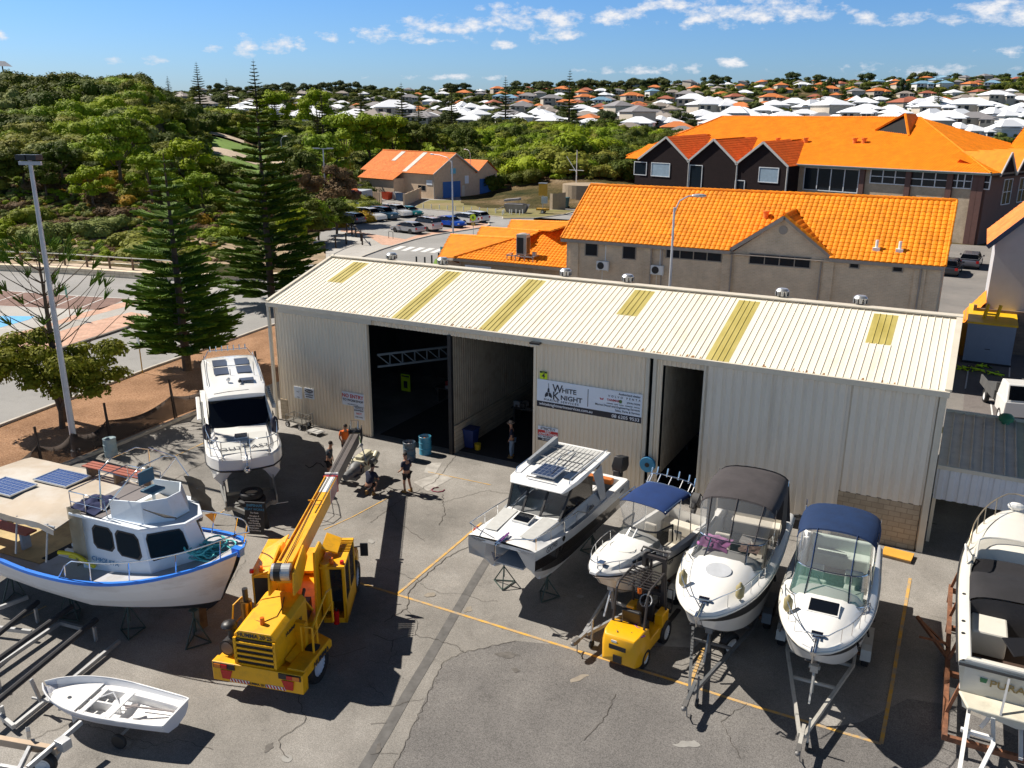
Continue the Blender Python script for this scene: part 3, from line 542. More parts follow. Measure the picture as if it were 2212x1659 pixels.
# -- tiled roofs
def tile_mat(name,c,sat=.25):
 m_,nt,b=nodes(name);b.inputs['Roughness'].default_value=.65;b.inputs['Specular IOR Level'].default_value=.3
 v=nt.nodes.new('ShaderNodeTexVoronoi');v.inputs['Scale'].default_value=2.6;t=nt.nodes.new('ShaderNodeTexCoord');nt.links.new(t.outputs['Object'],v.inputs['Vector'])
 s=nt.nodes.new('ShaderNodeSeparateColor');nt.links.new(v.outputs['Color'],s.inputs[0])
 a=ramp(nt,s.outputs[0],[(0,tuple(k*(1-sat)for k in c)),(1,tuple(min(1,k*(1+sat*.6))for k in c))])
 x=mixc(nt,1.0,a,ramp(nt,tnoise(nt,.6,6,.7),[(.3,(.84,.80,.74)),(.6,(1.04,1.04,1.04))]),'MULTIPLY')
 nt.links.new(x,b.inputs['Base Color']);return m_
TILE=tile_mat('orange_roof_tile',(.90,.28,.008),.16);TILE2=tile_mat('orange_roof_tile_far',(.92,.27,.006),.1);TILE3=tile_mat('terracotta_tile',(.82,.24,.05),.15)
def inpoly(x,y,P_):
 c=False;j=len(P_)-1
 for i in range(len(P_)):
  (xi,yi),(xj,yj)=P_[i],P_[j]
  if(yi>y)!=(yj>y)and x<(xj-xi)*(y-yi)/(yj-yi)+xi:c=not c
  j=i
 return c
def tiles(m,pts,w=.31,h=.36,amp=.05,mt=0):
 """pantiles over the planar polygon pts (first edge = eave)"""
 Pn=[Vector(p)for p in pts];O=Pn[0];U=(Pn[1]-O).normalized();N=Vector((0,0,0))
 for k in range(1,len(Pn)-1):N+=(Pn[k]-O).cross(Pn[k+1]-O)
 N.normalize();
 if N.z<0:N=-N
 V=N.cross(U).normalized();uv=[((p-O).dot(U),(p-O).dot(V))for p in Pn]
 if sum(q[1]for q in uv)<0:V=-V;uv=[(a,-b)for a,b in uv]
 m.mat(mt).poly([p-N*.03 for p in(Pn if(Pn[1]-Pn[0]).cross(Pn[2]-Pn[1]).z>0 else Pn[::-1])])
 u0,u1=min(a for a,b in uv),max(a for a,b in uv);v1=max(b for a,b in uv);k=(0,.22,.5,.78,1);hh=(0,.7,1,.75,.08)
 r=0
 while r*h<v1:
  c=0
  while u0+c*w<u1:
   uu=u0+c*w;vv=r*h
   if inpoly(uu+w*.5,vv+h*.5,uv):
    lo=[O+U*(uu+a*w)+V*(vv-.02)+N*(b*amp+.03)for a,b in zip(k,hh)];up=[O+U*(uu+a*w)+V*(vv+h+.02)+N*(b*amp)for a,b in zip(k,hh)];dn=[O+U*(uu+a*w)+V*(vv-.02)-N*.01 for a in k]
    m.add(lo+up+dn,[(i,i+1,6+i,5+i)for i in range(4)]+[(10+i,11+i,i+1,i)for i in range(4)])
   c+=1
  r+=1
def cap(m,a,b,r=.13,step=.4):
 a,b=Vector(a),Vector(b);n=max(1,int((b-a).length/step));pts,rr=[],[]
 for i in range(n):
  pts+=[a.lerp(b,i/n),a.lerp(b,(i+.98)/n)];rr+=[r,r*.8]
 m.tube(pts,rr,8)
WIN=glassmat('dark_window',(.010,.016,.024),.15);WIN.node_tree.nodes['Principled BSDF'].inputs['Specular IOR Level'].default_value=.35;FRAME=P('brown_frame',(.30,.26,.22),.5);FRAMEW=P('white_frame',(.62,.64,.66),.5)
def window(parent,O,U,w,h,frame=FRAME,panes=1,rail=False,fr=.06,N=None,proud=.05,glass=None):
 """O = lower left corner in parent's space, U = direction along wall"""
 U=Vector(U).normalized();N=Vector(N)if N else Vector((U.y,-U.x,0));Z=Vector((0,0,1));O=Vector(O)
 def bx(m,a,b,c,d,n0,n1):
  p=[O+U*x+Z*z+N*n for n in(n0,n1)for(x,z)in((a,c),(b,c),(b,d),(a,d))];m.add(p,[(0,1,2,3),(7,6,5,4),(0,4,5,1),(1,5,6,2),(2,6,7,3),(3,7,4,0)])
 m=M(frame);bx(m,-fr,w+fr,-fr,0,0,proud);bx(m,-fr,w+fr,h,h+fr,0,proud);bx(m,-fr,0,0,h,0,proud);bx(m,w,w+fr,0,h,0,proud)
 for k in range(1,panes):bx(m,w*k/panes-fr*.5,w*k/panes+fr*.5,0,h,0,proud)
 if rail:bx(m,0,w,h*.5-fr*.4,h*.5+fr*.4,0,proud*.9)
 o=m.obj('window',parent,recalc=True);m=M(glass or WIN);bx(m,0,w,0,h,-.02,proud*.4);m.obj('pane',o,recalc=True);return o
GBRICK=mat_brick('grey_brown_brick',(.66,.50,.34),(.73,.56,.39),(.74,.62,.48),.24,.09,.012,rot=(pi/2,0,0),mv=.4)
def building_b():
 Yw=54.0;ye,ze,yr,zr_=53.55,7.2,58.5,10.4;x0,x1=-24.5,-1.0
 B=thing('tiled_brick_building','two storey grey brick building with orange tiled roof and front gable behind the shed','building',(x0,Yw,0));off=Vector((x0,Yw,0));L=lambda*a:M(*a).at(-off)
 ap=PY(1697,467,Yw);gl=PY(1582,535,Yw);gr=PY(1795,555,Yw);print('B gable',ap,gl,gr)
 sl=(zr_-ze)/(yr-ye);yb=ye+(ap.z-ze)/sl;gz=ze-.02
 m=L(GBRICK);m.box(x0+.25,x1-.15,Yw,Yw+9.2,0,7.12)
 m.add([(gl.x+.1,Yw-.001,7.12),(gr.x-.1,Yw-.001,7.12),(ap.x,Yw-.001,ap.z-.15)],[(0,1,2)])
 m.add([(x1-.15,Yw,7.12),(x1-.15,Yw+9.2,7.12),(x1-.15,yr,zr_-.2)],[(0,1,2)])
 for px in(1240,1398,1570,1790,1990):x=PY(px,560,Yw).x;m.box(x-.25,x+.35,Yw-.12,Yw,0,7.1)
 m.box(x0+.2,x1-.1,Yw-.05,Yw,3.62,3.72)
 m.obj('wall',B)
 m=L(TILE);hx=(gl.x+gr.x)/2
 tiles(m,[(x0,ye,ze),(gl.x-.2,ye,ze),(ap.x,yb,ap.z+.0),(gr.x+.2,ye,ze),(x1,ye,ze),(x1,yr,zr_),(x0,yr,zr_)])
 tiles(m,[(x1,2*yr-ye,ze),(x0,2*yr-ye,ze),(x0,yr,zr_),(x1,yr,zr_)],.62,.7)
 gy=Yw-.25
 tiles(m,[(gl.x-.25,gy,ze-.03),(ap.x,gy,ap.z+.05),(ap.x,yb,ap.z+.05)][::1],.36,.31)
 tiles(m,[(gr.x+.25,gy,ze-.03),(ap.x,gy,ap.z+.05),(ap.x,yb,ap.z+.05)],.36,.31)
 cap(m,(x0,yr,zr_+.02),(x1,yr,zr_+.02));cap(m,(ap.x,gy,ap.z+.1),(ap.x,yb+.1,ap.z+.1))
 cap(m,(x1+.02,ye,ze+.05),(x1+.02,yr,zr_+.05),.09);cap(m,(x0,ye,ze+.05),(x0,yr,zr_+.05),.08)
 cap(m,(ap.x,gy-.02,ap.z+.1),(gr.x+.25,gy-.02,ze+.03),.09)
 r=m.obj('roof',B)
 for(px,py)in((1893,533),(1943,536)):
  q=PLN(px,py+6,(x0,ye,ze),(0,-sl,1));m=L(WHITEP if px==1893 else WHITEP);m.box(q.x-.2,q.x+.2,q.y-.2,q.y+.2,q.z-.1,q.z+.12);m.cyl(q,q+Vector((0,0,.55)),.09);m.obj('flue',r)
 q=PLN(1654,470,(x0,ye,ze),(0,-sl,1));m=L(TILE3);m.cyl(q-Vector((0,0,.1)),q+Vector((0,0,.35)),.17);m.cyl(q+Vector((0,0,.35)),q+Vector((0,0,.42)),.22);m.obj('roof_vent',r)
 m=L(TRIM);GB=P('taupe_fascia',(.33,.28,.24),.6);m.mats=[GB]
 for a,b in((x0,gl.x),(gr.x,x1)):m.box(a,b,ye-.04,ye+.06,ze-.22,ze-.02)
 m.box(x0,x1,ye+.06,Yw,ze-.24,ze-.2)
 for e,s in((gl,-1),(gr,1)):m.bar((e.x+s*.25,gy-.03,ze-.12),(ap.x,gy-.03,ap.z-.04),.06,.22)
 m.obj('fascia',B)
 m=L(GB)
 for px in(1408,1432,1582,1776,1994):x=PY(px,560,Yw).x;m.cyl((x,Yw-.18,.2),(x,Yw-.18,6.9),.05,n=8)
 m.obj('downpipe',B)
 m=L(DARK);q=PY(1692,497,Yw);m.mats=[GB];m.cyl((q.x,Yw-.01,q.z),(q.x,Yw-.05,q.z),.26,n=20);m.obj('gable_vent',B)
 for(a,b,c,d,n)in((1266,522,1290,553,1),(1347,530,1372,560,1),(1441,536,1557,567,4),(1621,548,1748,581,4),(1838,563,1854,579,1),(1931,570,1948,587,1)):
  p,q=PY(a,b,Yw),PY(c,d,Yw);pl=PY(a,d-(c-a)*.09,Yw);w=q.x-p.x;h=p.z-PY(a,d-(c-a)*.10,Yw).z
  window(B,Vector((p.x,Yw,p.z-h))-off,(1,0,0),w,h,FRAME,n)
 for(a,b,c,d)in((1612,648,1725,680),):
  p,q=PY(a,b,Yw),PY(c,d,Yw);window(B,Vector((p.x,Yw,p.z-1.2))-off,(1,0,0),q.x-p.x,1.1,FRAME,4)
 for i,(a,b)in enumerate(((1293,561),(1410,570))):
  q=PY(a,b,Yw);A=thing('air_conditioner',['white outdoor air conditioner on the brick wall between the two narrow windows','white outdoor air conditioner on the brick wall left of the four pane window'][i],'air conditioner',(q.x,Yw-.4,q.z-.62))
  m=M(WHITEP);m.box(0,.82,0,.32,0,.6);m.box(.05,.1,.3,.4,-.12,0);m.box(.7,.75,.3,.4,-.12,0);m.obj('casing',A,bevel=.02)
  m=M(BLACKM);m.cyl((.32,-.012,.3),(.32,.0,.3),.24,n=20);m.obj('fan_grille',A)
  m=M(WHITEP);m.tube([(.5,.38,.6),(.5,.38,2.2)],.04);m.tube([(.3,.38,-.1),(.3,.38,-1.6)],.02);m.obj('pipe',A)
building_b()
def building_d():
 Z0=3.95;A=G(980,557,Z0);y0=A.y;xl=A.x;xr=-24.4
 B=thing('dive_shop','low cream brick dive shop with stepped orange tiled roof left of the grey building','building',(xl,y0+.4,0));off=Vector((xl,y0+.4,0));L=lambda*a:M(*a).at(-off)
 s=.42;n=Vector((0,-s,1));Rr=PLN(1237,478,(xl,y0,Z0),n);Rr2=PLN(1290,462,(xl,y0,Z0),n)
 m=L(TILE);tiles(m,[(xl,y0,Z0),(xr,y0,Z0),(xr,Rr2.y,Rr2.z),tuple(Rr)]);hip=(Rr-A).normalized()
 ln=hip.cross(Vector((0,1,.12)).normalized());ln=ln if ln.z>0 else-ln
 pp=[PLN(*q,A,ln)for q in((949,556),(974,508),(1127,517))];pp2=[PLN(*q,A,ln)for q in((1100,520),(1155,505),(1200,496))]
 s1=[tuple(pp[0]),tuple(A),tuple(A.lerp(Rr,.55)),tuple(pp[2]),tuple(pp[1])];tiles(m,s1)
 q1=[PLN(*q,A,ln)+Vector((0,0,.05))for q in((1030,514),(1040,493),(1165,502),(1130,518))];tiles(m,[tuple(q1[0]),tuple(q1[3]),tuple(q1[2]),tuple(q1[1])])
 q2=[PLN(*q,A,ln)+Vector((0,0,.1))for q in((1098,498),(1105,480),(1242,485),(1190,502))];tiles(m,[tuple(q2[0]),tuple(q2[3]),tuple(q2[2]),tuple(q2[1])])
 cap(m,A+Vector((0,0,.05)),Rr+Vector((0,0,.05)),.13);cap(m,pp[1]+Vector((0,0,.06)),pp[2]+Vector((0,0,.06)),.12)
 cap(m,q1[1]+Vector((0,0,.06)),q1[2]+Vector((0,0,.06)),.12);cap(m,q2[1]+Vector((0,0,.06)),q2[2]+Vector((0,0,.06)),.12)
 r=m.obj('roof',B)
 m=L(mat_brick('warm_cream_brick',(.38,.28,.19),(.44,.33,.23),(.45,.38,.3),.24,.09,.012,rot=(pi/2,0,0)))
 m.box(xl+.3,xr,y0+.4,y0+8,0,Z0-.05);a=pp[0];m.prism([(a.x+.4,a.y+.4),(xl+.31,y0+.45),(xl+.31,y0+9),(a.x+.4+1,a.y+9)],0,min(a.z,Z0)-.1)
 m.obj('wall',B)
 m=L(FRAME);m.box(xl-.05,xr,y0-.06,y0+.04,Z0-.25,Z0-.03);m.bar(a+Vector((0,0,-.12)),A+Vector((0,0,-.12)),.08,.2);m.cyl((xl+.5,y0+.25,0),(xl+.5,y0+.25,Z0-.2),.05);m.obj('gutter',B)
 S=PY(1005,571,y0+.38);E_=PY(1061,589,y0+.38)
 signboard('dive_sign','pale blue LEARN TO DIVE sign on the low cream brick wall',S.x,E_.x,S.z-.72,S.z-.02,y0+.34,SIGNW,[],[('LEARN TO DIVE',P('sign_blue',(.02,.07,.32),.5),.5,.42,.32,dict(bold=.012,sx=.92)),('ph 9305 7113',INK,.5,.82,.12)])
 q=PLN(1130,556,(xl,y0,Z0),n);C_=thing('rooftop_condenser','tall grey air conditioning condenser standing on a platform on the dive shop roof','air conditioner',q);u=1.0
 m=M(P('condenser_case',(.42,.40,.37),.5));m.box(-.45,.45,-.35,.35,.25,1.85);m.lathe([(.3,1.85),(.3,1.9),(.22,1.92),(0,1.93)],16);m.obj('casing',C_,bevel=.02)
 m=M(BLACKM);m.box(-.38,.20,-.362,-.35,.35,1.6);m.box(.45,.462,-.28,.28,.35,1.6);m.obj('grille',C_)
 m=M(STEELG);m.box(-1.2,1.2,-.6,-.52,.12,.2);m.box(-1.2,1.2,.5,.58,.12,.2)
 for x in(-1.15,-.4,.4,1.15):m.bar((x,-.56,-.3),(x,-.56,.15),.06);m.bar((x,.54,-.1),(x,.54,.15),.06);m.box(x-.04,x+.04,-.6,.58,.16,.24)
 m.box(.9,1.2,-.2,.1,.2,.5);m.obj('platform',C_)
 b=thing('shop_board','small turquoise board at the left corner of the dive shop','sign',G(968,583));m=M(P('teal_board',(.06,.35,.42),.5));m.box(-.9,.2,0,.06,1.6,2.3);m.obj('panel',b);m=M(BLACKM);m.box(-.85,-.8,.02,.06,0,1.6);m.box(.1,.15,.02,.06,0,1.6);m.obj('leg',b)
building_d()
def building_c():
 K=Vector((.7,121.5,0));U=Vector((-.936,.352,0));V=Vector((.352,.936,0))
 B=thing('orange_roofed_hall','large hall with broad bright orange roof and three dark brick gables beyond the grey building','building',K)
 def p(u,v,z):return U*u+V*v+Vector((0,0,z))
 def on(px,py,v=0):
  q=PLN(px,py,K+V*v,V)-K;return q.dot(U),q.z
 def L(*a):return M(*a)
 ZE=8.65;uR=on(1705,352)[0];uL=on(1353,345,-2)[0];print('C',uR,uL,on(1442,297,-3),on(1383,347,-3),on(1490,350,-3),on(1700,360,-3),on(1560,252,16),on(1990,252,16))
 def q(m,u0,u1,v0,v1,z0,z1):m.add([p(u0,v0,z0),p(u1,v0,z0),p(u1,v1,z0),p(u0,v1,z0),p(u0,v0,z1),p(u1,v0,z1),p(u1,v1,z1),p(u0,v1,z1)],[(0,1,2,3),(7,6,5,4),(0,4,5,1),(1,5,6,2),(2,6,7,3),(3,7,4,0)])
 tan=mat_brick('tan_brick',(.44,.35,.25),(.50,.40,.29),(.36,.3,.22),.24,.09,.01,rot=(pi/2,0,0));dk=mat_brick('dark_plum_brick',(.018,.011,.012),(.026,.015,.015),(.012,.009,.01),.24,.09,.01,rot=(pi/2,0,0),mv=.3)
 m=L(tan);q(m,.3,uR,0,34,0,ZE);m.obj('wall',B,recalc=True)
 uN=on(1560,252,16)[0];rz=14.95;ur=max(8,on(1990,250,16)[0]);ue=uL+1
 m=L(TILE2)
 tiles(m,[p(-.8,-.9,ZE),p(ue,-.9,ZE),p(uN,16,rz),p(ur,16,rz)][::1],.33,.36,.04)
 tiles(m,[p(-.8,33,ZE),p(-.8,-.9,ZE),p(ur,16,rz)],.33,.36,.04)
 tiles(m,[p(ue,-.9,ZE),p(ue,33,ZE),p(uN,16,rz)],.33,.36,.04)
 m.poly([p(ue,33,ZE),p(-.8,33,ZE),p(ur,16,rz),p(uN,16,rz)])
 cap(m,p(ur,16,rz+.05),p(uN,16,rz+.05),.15);cap(m,p(-.8,-.9,ZE+.08),p(ur,16,rz+.05),.15);cap(m,p(ue,-.9,ZE+.05),p(uN,16,rz+.05),.15)
 tiles(m,[p(-30,20,9.4),p(6,20,9.4),p(6,30,15.4),p(-30,30,15.4)],.33,.36,.04);tiles(m,[p(6,40,9.4),p(6,20,9.4),p(6,30,15.4)],.33,.36,.04)
 cap(m,p(-30,30,15.45),p(6,30,15.45),.15)
 r=m.obj('roof',B)
 gu=ur+.5;m=L(TILE2,DARK,TRIM);a,b,c=p(gu+3.6,11,13.2),p(gu-2.0,9.6,12.6),p(gu+.3,12.6,15.5)
 m.add([a,b,c,p(gu+3.6,15,13.2),p(gu-2,15,12.6),p(gu+.3,16,15.5)],[(0,3,5,2),(1,2,5,4)]);m.mat(1).add([a+V*.2,b+V*.2,c+V*.2-Vector((0,0,.3))],[(0,1,2)]);m.mat(0).bar(a,c,.25,.25);m.mat(0).bar(b,c,.25,.25);m.obj('gablet',r,recalc=True)
 for px,py in((1607,308),(1680,308),(1740,308),(1846,309),(1866,309)):
  t=PLN(px,py,K+Vector((0,0,ZE))-V*.9,(p(0,0,1)-Vector((0,0,1))+Vector((0,0,1))-V*((rz-ZE)/16.9)))-K
  m=L(TILE3);m.cyl(t-Vector((0,0,.2)),t+Vector((0,0,.55)),.3);m.cyl(t+Vector((0,0,.55)),t+Vector((0,0,.7)),.42);m.obj('roof_vent',r)
 SHADET=tile_mat('shaded_slope_tile',(.62,.11,.012),.15)  # shade of the right bay slopes painted in as darker, redder tile
 v0=-3.0;g=[(1442,297,1383,345,1490,350),(1545,302,1490,350,1594,356),(1652,308,1594,356,1703,362)];WB=P('pale_bargeboard',(.45,.44,.42),.6)
 zf=8.4
 for i,(ax,ay,lx,ly,rx,ry)in enumerate(g):
  (au,az),(lu,lz),(ru,rz_)=on(ax,ay,v0),on(lx,ly,v0),on(rx,ry,v0)
  m=L(dk);q(m,ru+.05,lu-.05,v0,1,0,zf);m.add([p(ru,v0,zf),p(lu,v0,zf),p(au,v0,az-.1)],[(0,1,2)]);bb=m.obj('gabled_bay',B,recalc=True)
  vb=-.9+(az-ZE)/((rz-ZE)/16.9);m=L(TILE2,SHADET)
  tiles(m,[p(ru,vb,az+.1)if 0 else p(lu+.2,v0-.3,zf),p(lu+.2,0,zf+.1),p(au,vb+.4,az+.1),p(au,v0-.3,az+.1)],.36,.36,.04);tiles(m,[p(ru-.2,v0-.3,zf),p(ru-.2,0,zf+.1),p(au,vb+.4,az+.1),p(au,v0-.3,az+.1)],.36,.5,.07,1);m.obj('bay_roof',bb)
  m=L(WB);m.bar(p(lu+.2,v0-.35,zf-.05),p(au,v0-.35,az+.05),.1,.3);m.bar(p(ru-.2,v0-.35,zf-.05),p(au,v0-.35,az+.05),.1,.3);m.cyl(p(ru,v0-.15,0),p(ru,v0-.15,zf),.12);m.obj('bargeboard',bb)
 m=L(TILE2);lu=on(1383,345,v0)[0];eu=on(1350,340,v0)[0];tiles(m,[p(lu,v0,zf),p(eu,v0,zf),p(eu-.5,2.5,10.6),p(lu,2.5,10.6)],.36,.36,.04);r3=m.obj('side_roof',B)
 m=L(dk);q(m,lu,eu-1,-1.5,8,0,zf-.1);m.obj('side_wall',B,recalc=True)
 bl=P('window_blind',(.25,.33,.40),.4)
 for(a,b,c,d,gm)in((1409,352,1446,379,bl),(1492,357,1514,410,None),(1642,362,1680,392,bl),(1590,390,1607,412,None),(1372,350,1396,376,WIN)):
  (u0,z0),(u1,z1)=on(a,b,v0),on(c,d,v0);z1=on(a,d,v0)[1];ba=p(u1,v0,z1);window(B,p(u0,v0,z1),-U,u0-u1,z0-z1,FRAMEW,1,N=-V,glass=gm or WIN,proud=.12,fr=.1)
 for(a,b,c,d,n,rl)in((1741,362,1852,408,4,False),(1884,366,1960,394,3,True),(1968,371,2048,400,3,True),(2056,375,2098,404,3,True),(2104,378,2136,406,2,True)):
  (u0,z0),(u1,_)=on(a,b),on(c,d);z1=on(a,d)[1];window(B,p(u0,0,z1),-U,u0-u1,z0-z1,FRAMEW,n,rl,N=-V,proud=.15,fr=.12)
 m=L(P('brown_column',(.10,.045,.035),.6))
 for px in(1862,1962,2052,2108,2120):u0=on(px,400)[0];q(m,u0-.35,u0+.35,-.35,0,0,ZE-.1)
 q(m,-.2,.3,0,34,0,ZE);m.obj('column',B,recalc=True)
 m=L(P('dark_gutter',(.06,.09,.09),.5),WB);m.bar(p(-.9,-.95,ZE-.12),p(uR,-.95,ZE-.12),.2,.22);m.mat(1).bar(p(-.9,-1.06,ZE+.02),p(uR,-1.06,ZE+.02),.04,.1);m.mat(0).bar(p(-.95,-.9,ZE-.12),p(-.95,32,ZE-.12),.2,.22);m.obj('gutter',B)
 for k in range(5):
  vv=4+k*5.2;m=L(dk,WB);m.add([p(-1.0,vv-2.4,ZE-.5),p(-1.0,vv+2.4,ZE-.5),p(-1.0,vv,ZE+2.2),p(4,vv,ZE+2.2)],[(0,1,2)]);m.mat(1).bar(p(-1.1,vv-2.6,ZE-.4),p(-1.1,vv,ZE+2.3),.15,.25);m.bar(p(-1.1,vv+2.6,ZE-.4),p(-1.1,vv,ZE+2.3),.15,.25);gb=m.obj('side_gable',B)
  m=L(TILE2);m.add([p(-1.1,vv-2.6,ZE-.3),p(-1.1,vv,ZE+2.35),p(5,vv,ZE+2.35),p(5,vv-2.6,ZE+1.8)],[(0,1,2,3)]);m.add([p(-1.1,vv+2.6,ZE-.3),p(-1.1,vv,ZE+2.35),p(5,vv,ZE+2.35),p(5,vv+2.6,ZE+1.8)],[(0,3,2,1)]);m.obj('gable_roof',gb)
  window(B,p(-.2,vv+1.5,4.6),V*-1 if 0 else V,-.01+2.6,3.0,FRAMEW,2,True,N=-U,proud=.1,fr=.1)
building_c()
def building_e():
 K=Vector((-89.7,138.8,0));K.z=0;U=Vector((-.966,.259,0));V=Vector((.259,.966,0))
 B=thing('depot_building','cream rendered depot with terracotta roof, two white skylight strips and blue roller doors','building',K)
 p=lambda u,v,z:U*u+V*v+Vector((0,0,z));ZE=4.6;D=11.0;rz=8.1;Ln=21
 rend=P('tan_render',(.62,.47,.33),.9,var=.08,dirt=.2,dcol=(.28,.2,.14))
 m=M(rend)
 def q(m,u0,u1,v0,v1,z0,z1):m.add([p(u0,v0,z0),p(u1,v0,z0),p(u1,v1,z0),p(u0,v1,z0),p(u0,v0,z1),p(u1,v0,z1),p(u1,v1,z1),p(u0,v1,z1)],[(0,1,2,3),(7,6,5,4),(0,4,5,1),(1,5,6,2),(2,6,7,3),(3,7,4,0)])
 q(m,0,Ln,0,D,0,ZE);m.add([p(0,0,ZE),p(0,D,ZE),p(0,D/2,rz)],[(0,1,2)])
 q(m,0,9,D,D+6,0,ZE-.3);m.add([p(0,D,ZE-.3),p(0,D+6,ZE-.3),p(0,D+3,6.4)],[(0,1,2)]);q(m,8.5,19,-2.6,0,0,3.4)
 m.obj('wall',B,recalc=True)
 m=M(TILE3);tiles(m,[p(Ln+.4,-.5,ZE-.1),p(-.4,-.5,ZE-.1),p(-.4,D/2,rz),p(Ln+.4,D/2,rz)],.34,.38,.04)
 m.poly([p(-.4,D+.3,ZE-.1),p(-.4,D/2,rz),p(Ln+.4,D/2,rz),p(Ln+.4,D+.3,ZE-.1)][::-1])
 tiles(m,[p(9,D-.1,ZE-.3),p(-.4,D-.1,ZE-.3),p(-.4,D+3,6.6),p(9,D+3,6.6)],.34,.38,.04);m.poly([p(-.4,D+6.2,ZE-.4),p(9,D+6.2,ZE-.4),p(9,D+3,6.6),p(-.4,D+3,6.6)])
 tiles(m,[p(19.2,-3.0,3.2),p(8.3,-3.0,3.2),p(8.3,-.3,ZE),p(19.2,-.3,ZE)],.34,.38,.04)
 cap(m,p(-.4,D/2,rz+.05),p(Ln+.4,D/2,rz+.05));r=m.obj('roof',B)
 for u0,a in((8.0,0.03),(14.5,.5)):
  m=M(P('pale_skylight',(.55,.50,.45),.6));s=(rz-ZE+.1)/(D/2+.5);vv=lambda t:(-.5+t*(D/2+.4));m.poly([p(u0+.6,vv(a),ZE+s*(vv(a)+.5)+.02),p(u0-.6,vv(a),ZE+s*(vv(a)+.5)+.02),p(u0-.6,vv(.97),ZE+s*(vv(.97)+.5)+.02),p(u0+.6,vv(.97),ZE+s*(vv(.97)+.5)+.02)]);m.obj('skylight_strip',r)
 BD=P('blue_roller_door',(.03,.14,.42),.5,var=.05)
 for v0,w,h in((2.2,4.6,3.0),(D+1.0,3.2,3.1)):
  m=M(BD)
  for k in range(14):m.add([p(-.06,v0,h*k/14),p(-.06,v0+w,h*k/14),p(-.09,v0+w,h*(k+.5)/14),p(-.09,v0,h*(k+.5)/14),p(-.06,v0+w,h*(k+1)/14),p(-.06,v0,h*(k+1)/14)],[(0,1,2,3),(3,2,4,5)])
  m.obj('roller_door',B)
 m=M(SIGNW);q(m,-.08,0,8.0,9.0,2.4,3.9);m.obj('wall_plate',B,recalc=True);m=M(P('cyan_plate',(.15,.5,.65),.5));q(m,-.08,0,4.3,5.6,4.4,5.4);m.obj('wall_plate',B,recalc=True)
 m=M(TRIM);q(m,-.05,0,7.2-.0,7.9,0,2.1);m.obj('door',B,recalc=True)
 m=M(P('depot_trim',(.5,.46,.4),.6));m.bar(p(-.45,-.5,ZE-.15),p(-.45,D/2,rz-.05),.1,.25);m.bar(p(-.45,D+.3,ZE-.15),p(-.45,D/2,rz-.05),.1,.25);m.cyl(p(-.1,-.1,0),p(-.1,-.1,ZE),.07);m.obj('bargeboard',B)
 m=M(SIGNW);q(m,.4,2.0,-.08,0,2.5,3.4);m.obj('wall_plate',B,recalc=True)
 window(B,p(4.4,0,1.4),-U,2.0,.9,FRAME,2,N=-V)
 w=thing('depot_yard_wall','low tan panel wall round the depot yard with bins behind it','wall',G(*Z2(1290,1275)));o=w.location
 m=M(rend)
 for(x,y),(x2,y2)in(((1222,1275),(1352,1215)),((985,1255),(1050,1262)),((800,1190),(1340,1170))):
  a,b=G(*Z2(x,y))-o,G(*Z2(x2,y2))-o;n=4;
  for k in range(n):s,t=a.lerp(b,k/n+.005),a.lerp(b,(k+1)/n-.005);m.bar(s+Vector((0,0,1.0)),t+Vector((0,0,1.0)),.15,2.0);m.bar(s,s+Vector((0,0,2.1)),.25)
 m.obj('panel',w)
building_e()
def building_f():
 q=PY(2153,522,66);B=thing('corner_house','pale grey rendered house with an orange roof at the right edge of the picture','house',(q.x,66,0));z=q.z
 e=PY(2212,478,66);s=(e.z-z)/(e.x-q.x)
 m=M(P('grey_render',(.5,.49,.5),.85,var=.04));m.prism([(0,0),(12,0),(12,9),(0,9)],0,z-.1);m.add([(0,0,z-.1),(12,0,z-.1),(6,0,z-.1+6*s),(0,9,z-.1),(12,9,z-.1),(6,9,z-.1+6*s)],[(0,1,2),(3,5,4)]);m.obj('wall',B)
 m=M(TILE3);tiles(m,[(-.5,9,z-.2),(-.5,-.4,z-.2),(6,-.4,z-.2+6.5*s),(6,9,z-.2+6.5*s)],.4,.36,.05);m.poly([(6,-.4,z-.2+6.5*s),(12.5,-.4,z-.2),(12.5,9,z-.2),(6,9,z-.2+6.5*s)]);m.obj('roof',B)
 m=M(P('navy_fascia',(.03,.05,.1),.5));m.bar((-.5,-.42,z-.35),(6,-.42,z-.35+6.5*s),.1,.3);m.obj('fascia',B);window(B,(2.3,0,z-1.6),(1,0,0),1.5,1.3,P('blue_frame',(.04,.08,.3),.5))
 m=M(TILE);tiles(m,[(-1.2,4,1.6),(-1.2,-.6,1.6),(-.05,-.6,3.2),(-.05,4,3.2)],.31,.34,.05);m.obj('lean_to_roof',B);m=M(mat_brick('ochre_block',(.42,.22,.08),(.48,.26,.1),(.3,.2,.1),.4,.2,.01,rot=(pi/2,0,0)));m.box(-1.15,-.02,-.4,3.8,0,1.9);m.obj('lean_to_wall',B)
 w=thing('brown_wall','brown block wall behind the yellow topped container','wall',(1.0,64.9,0));m=M(mat_brick('brown_block',(.20,.14,.11),(.24,.17,.13),(.16,.12,.1),.4,.2,.01,rot=(pi/2,0,0)));m.box(.0,20,0,.2,0,2.9);m.box(-.1,.1,-.05,.25,0,3.1);m.obj('panel',w)
building_f()
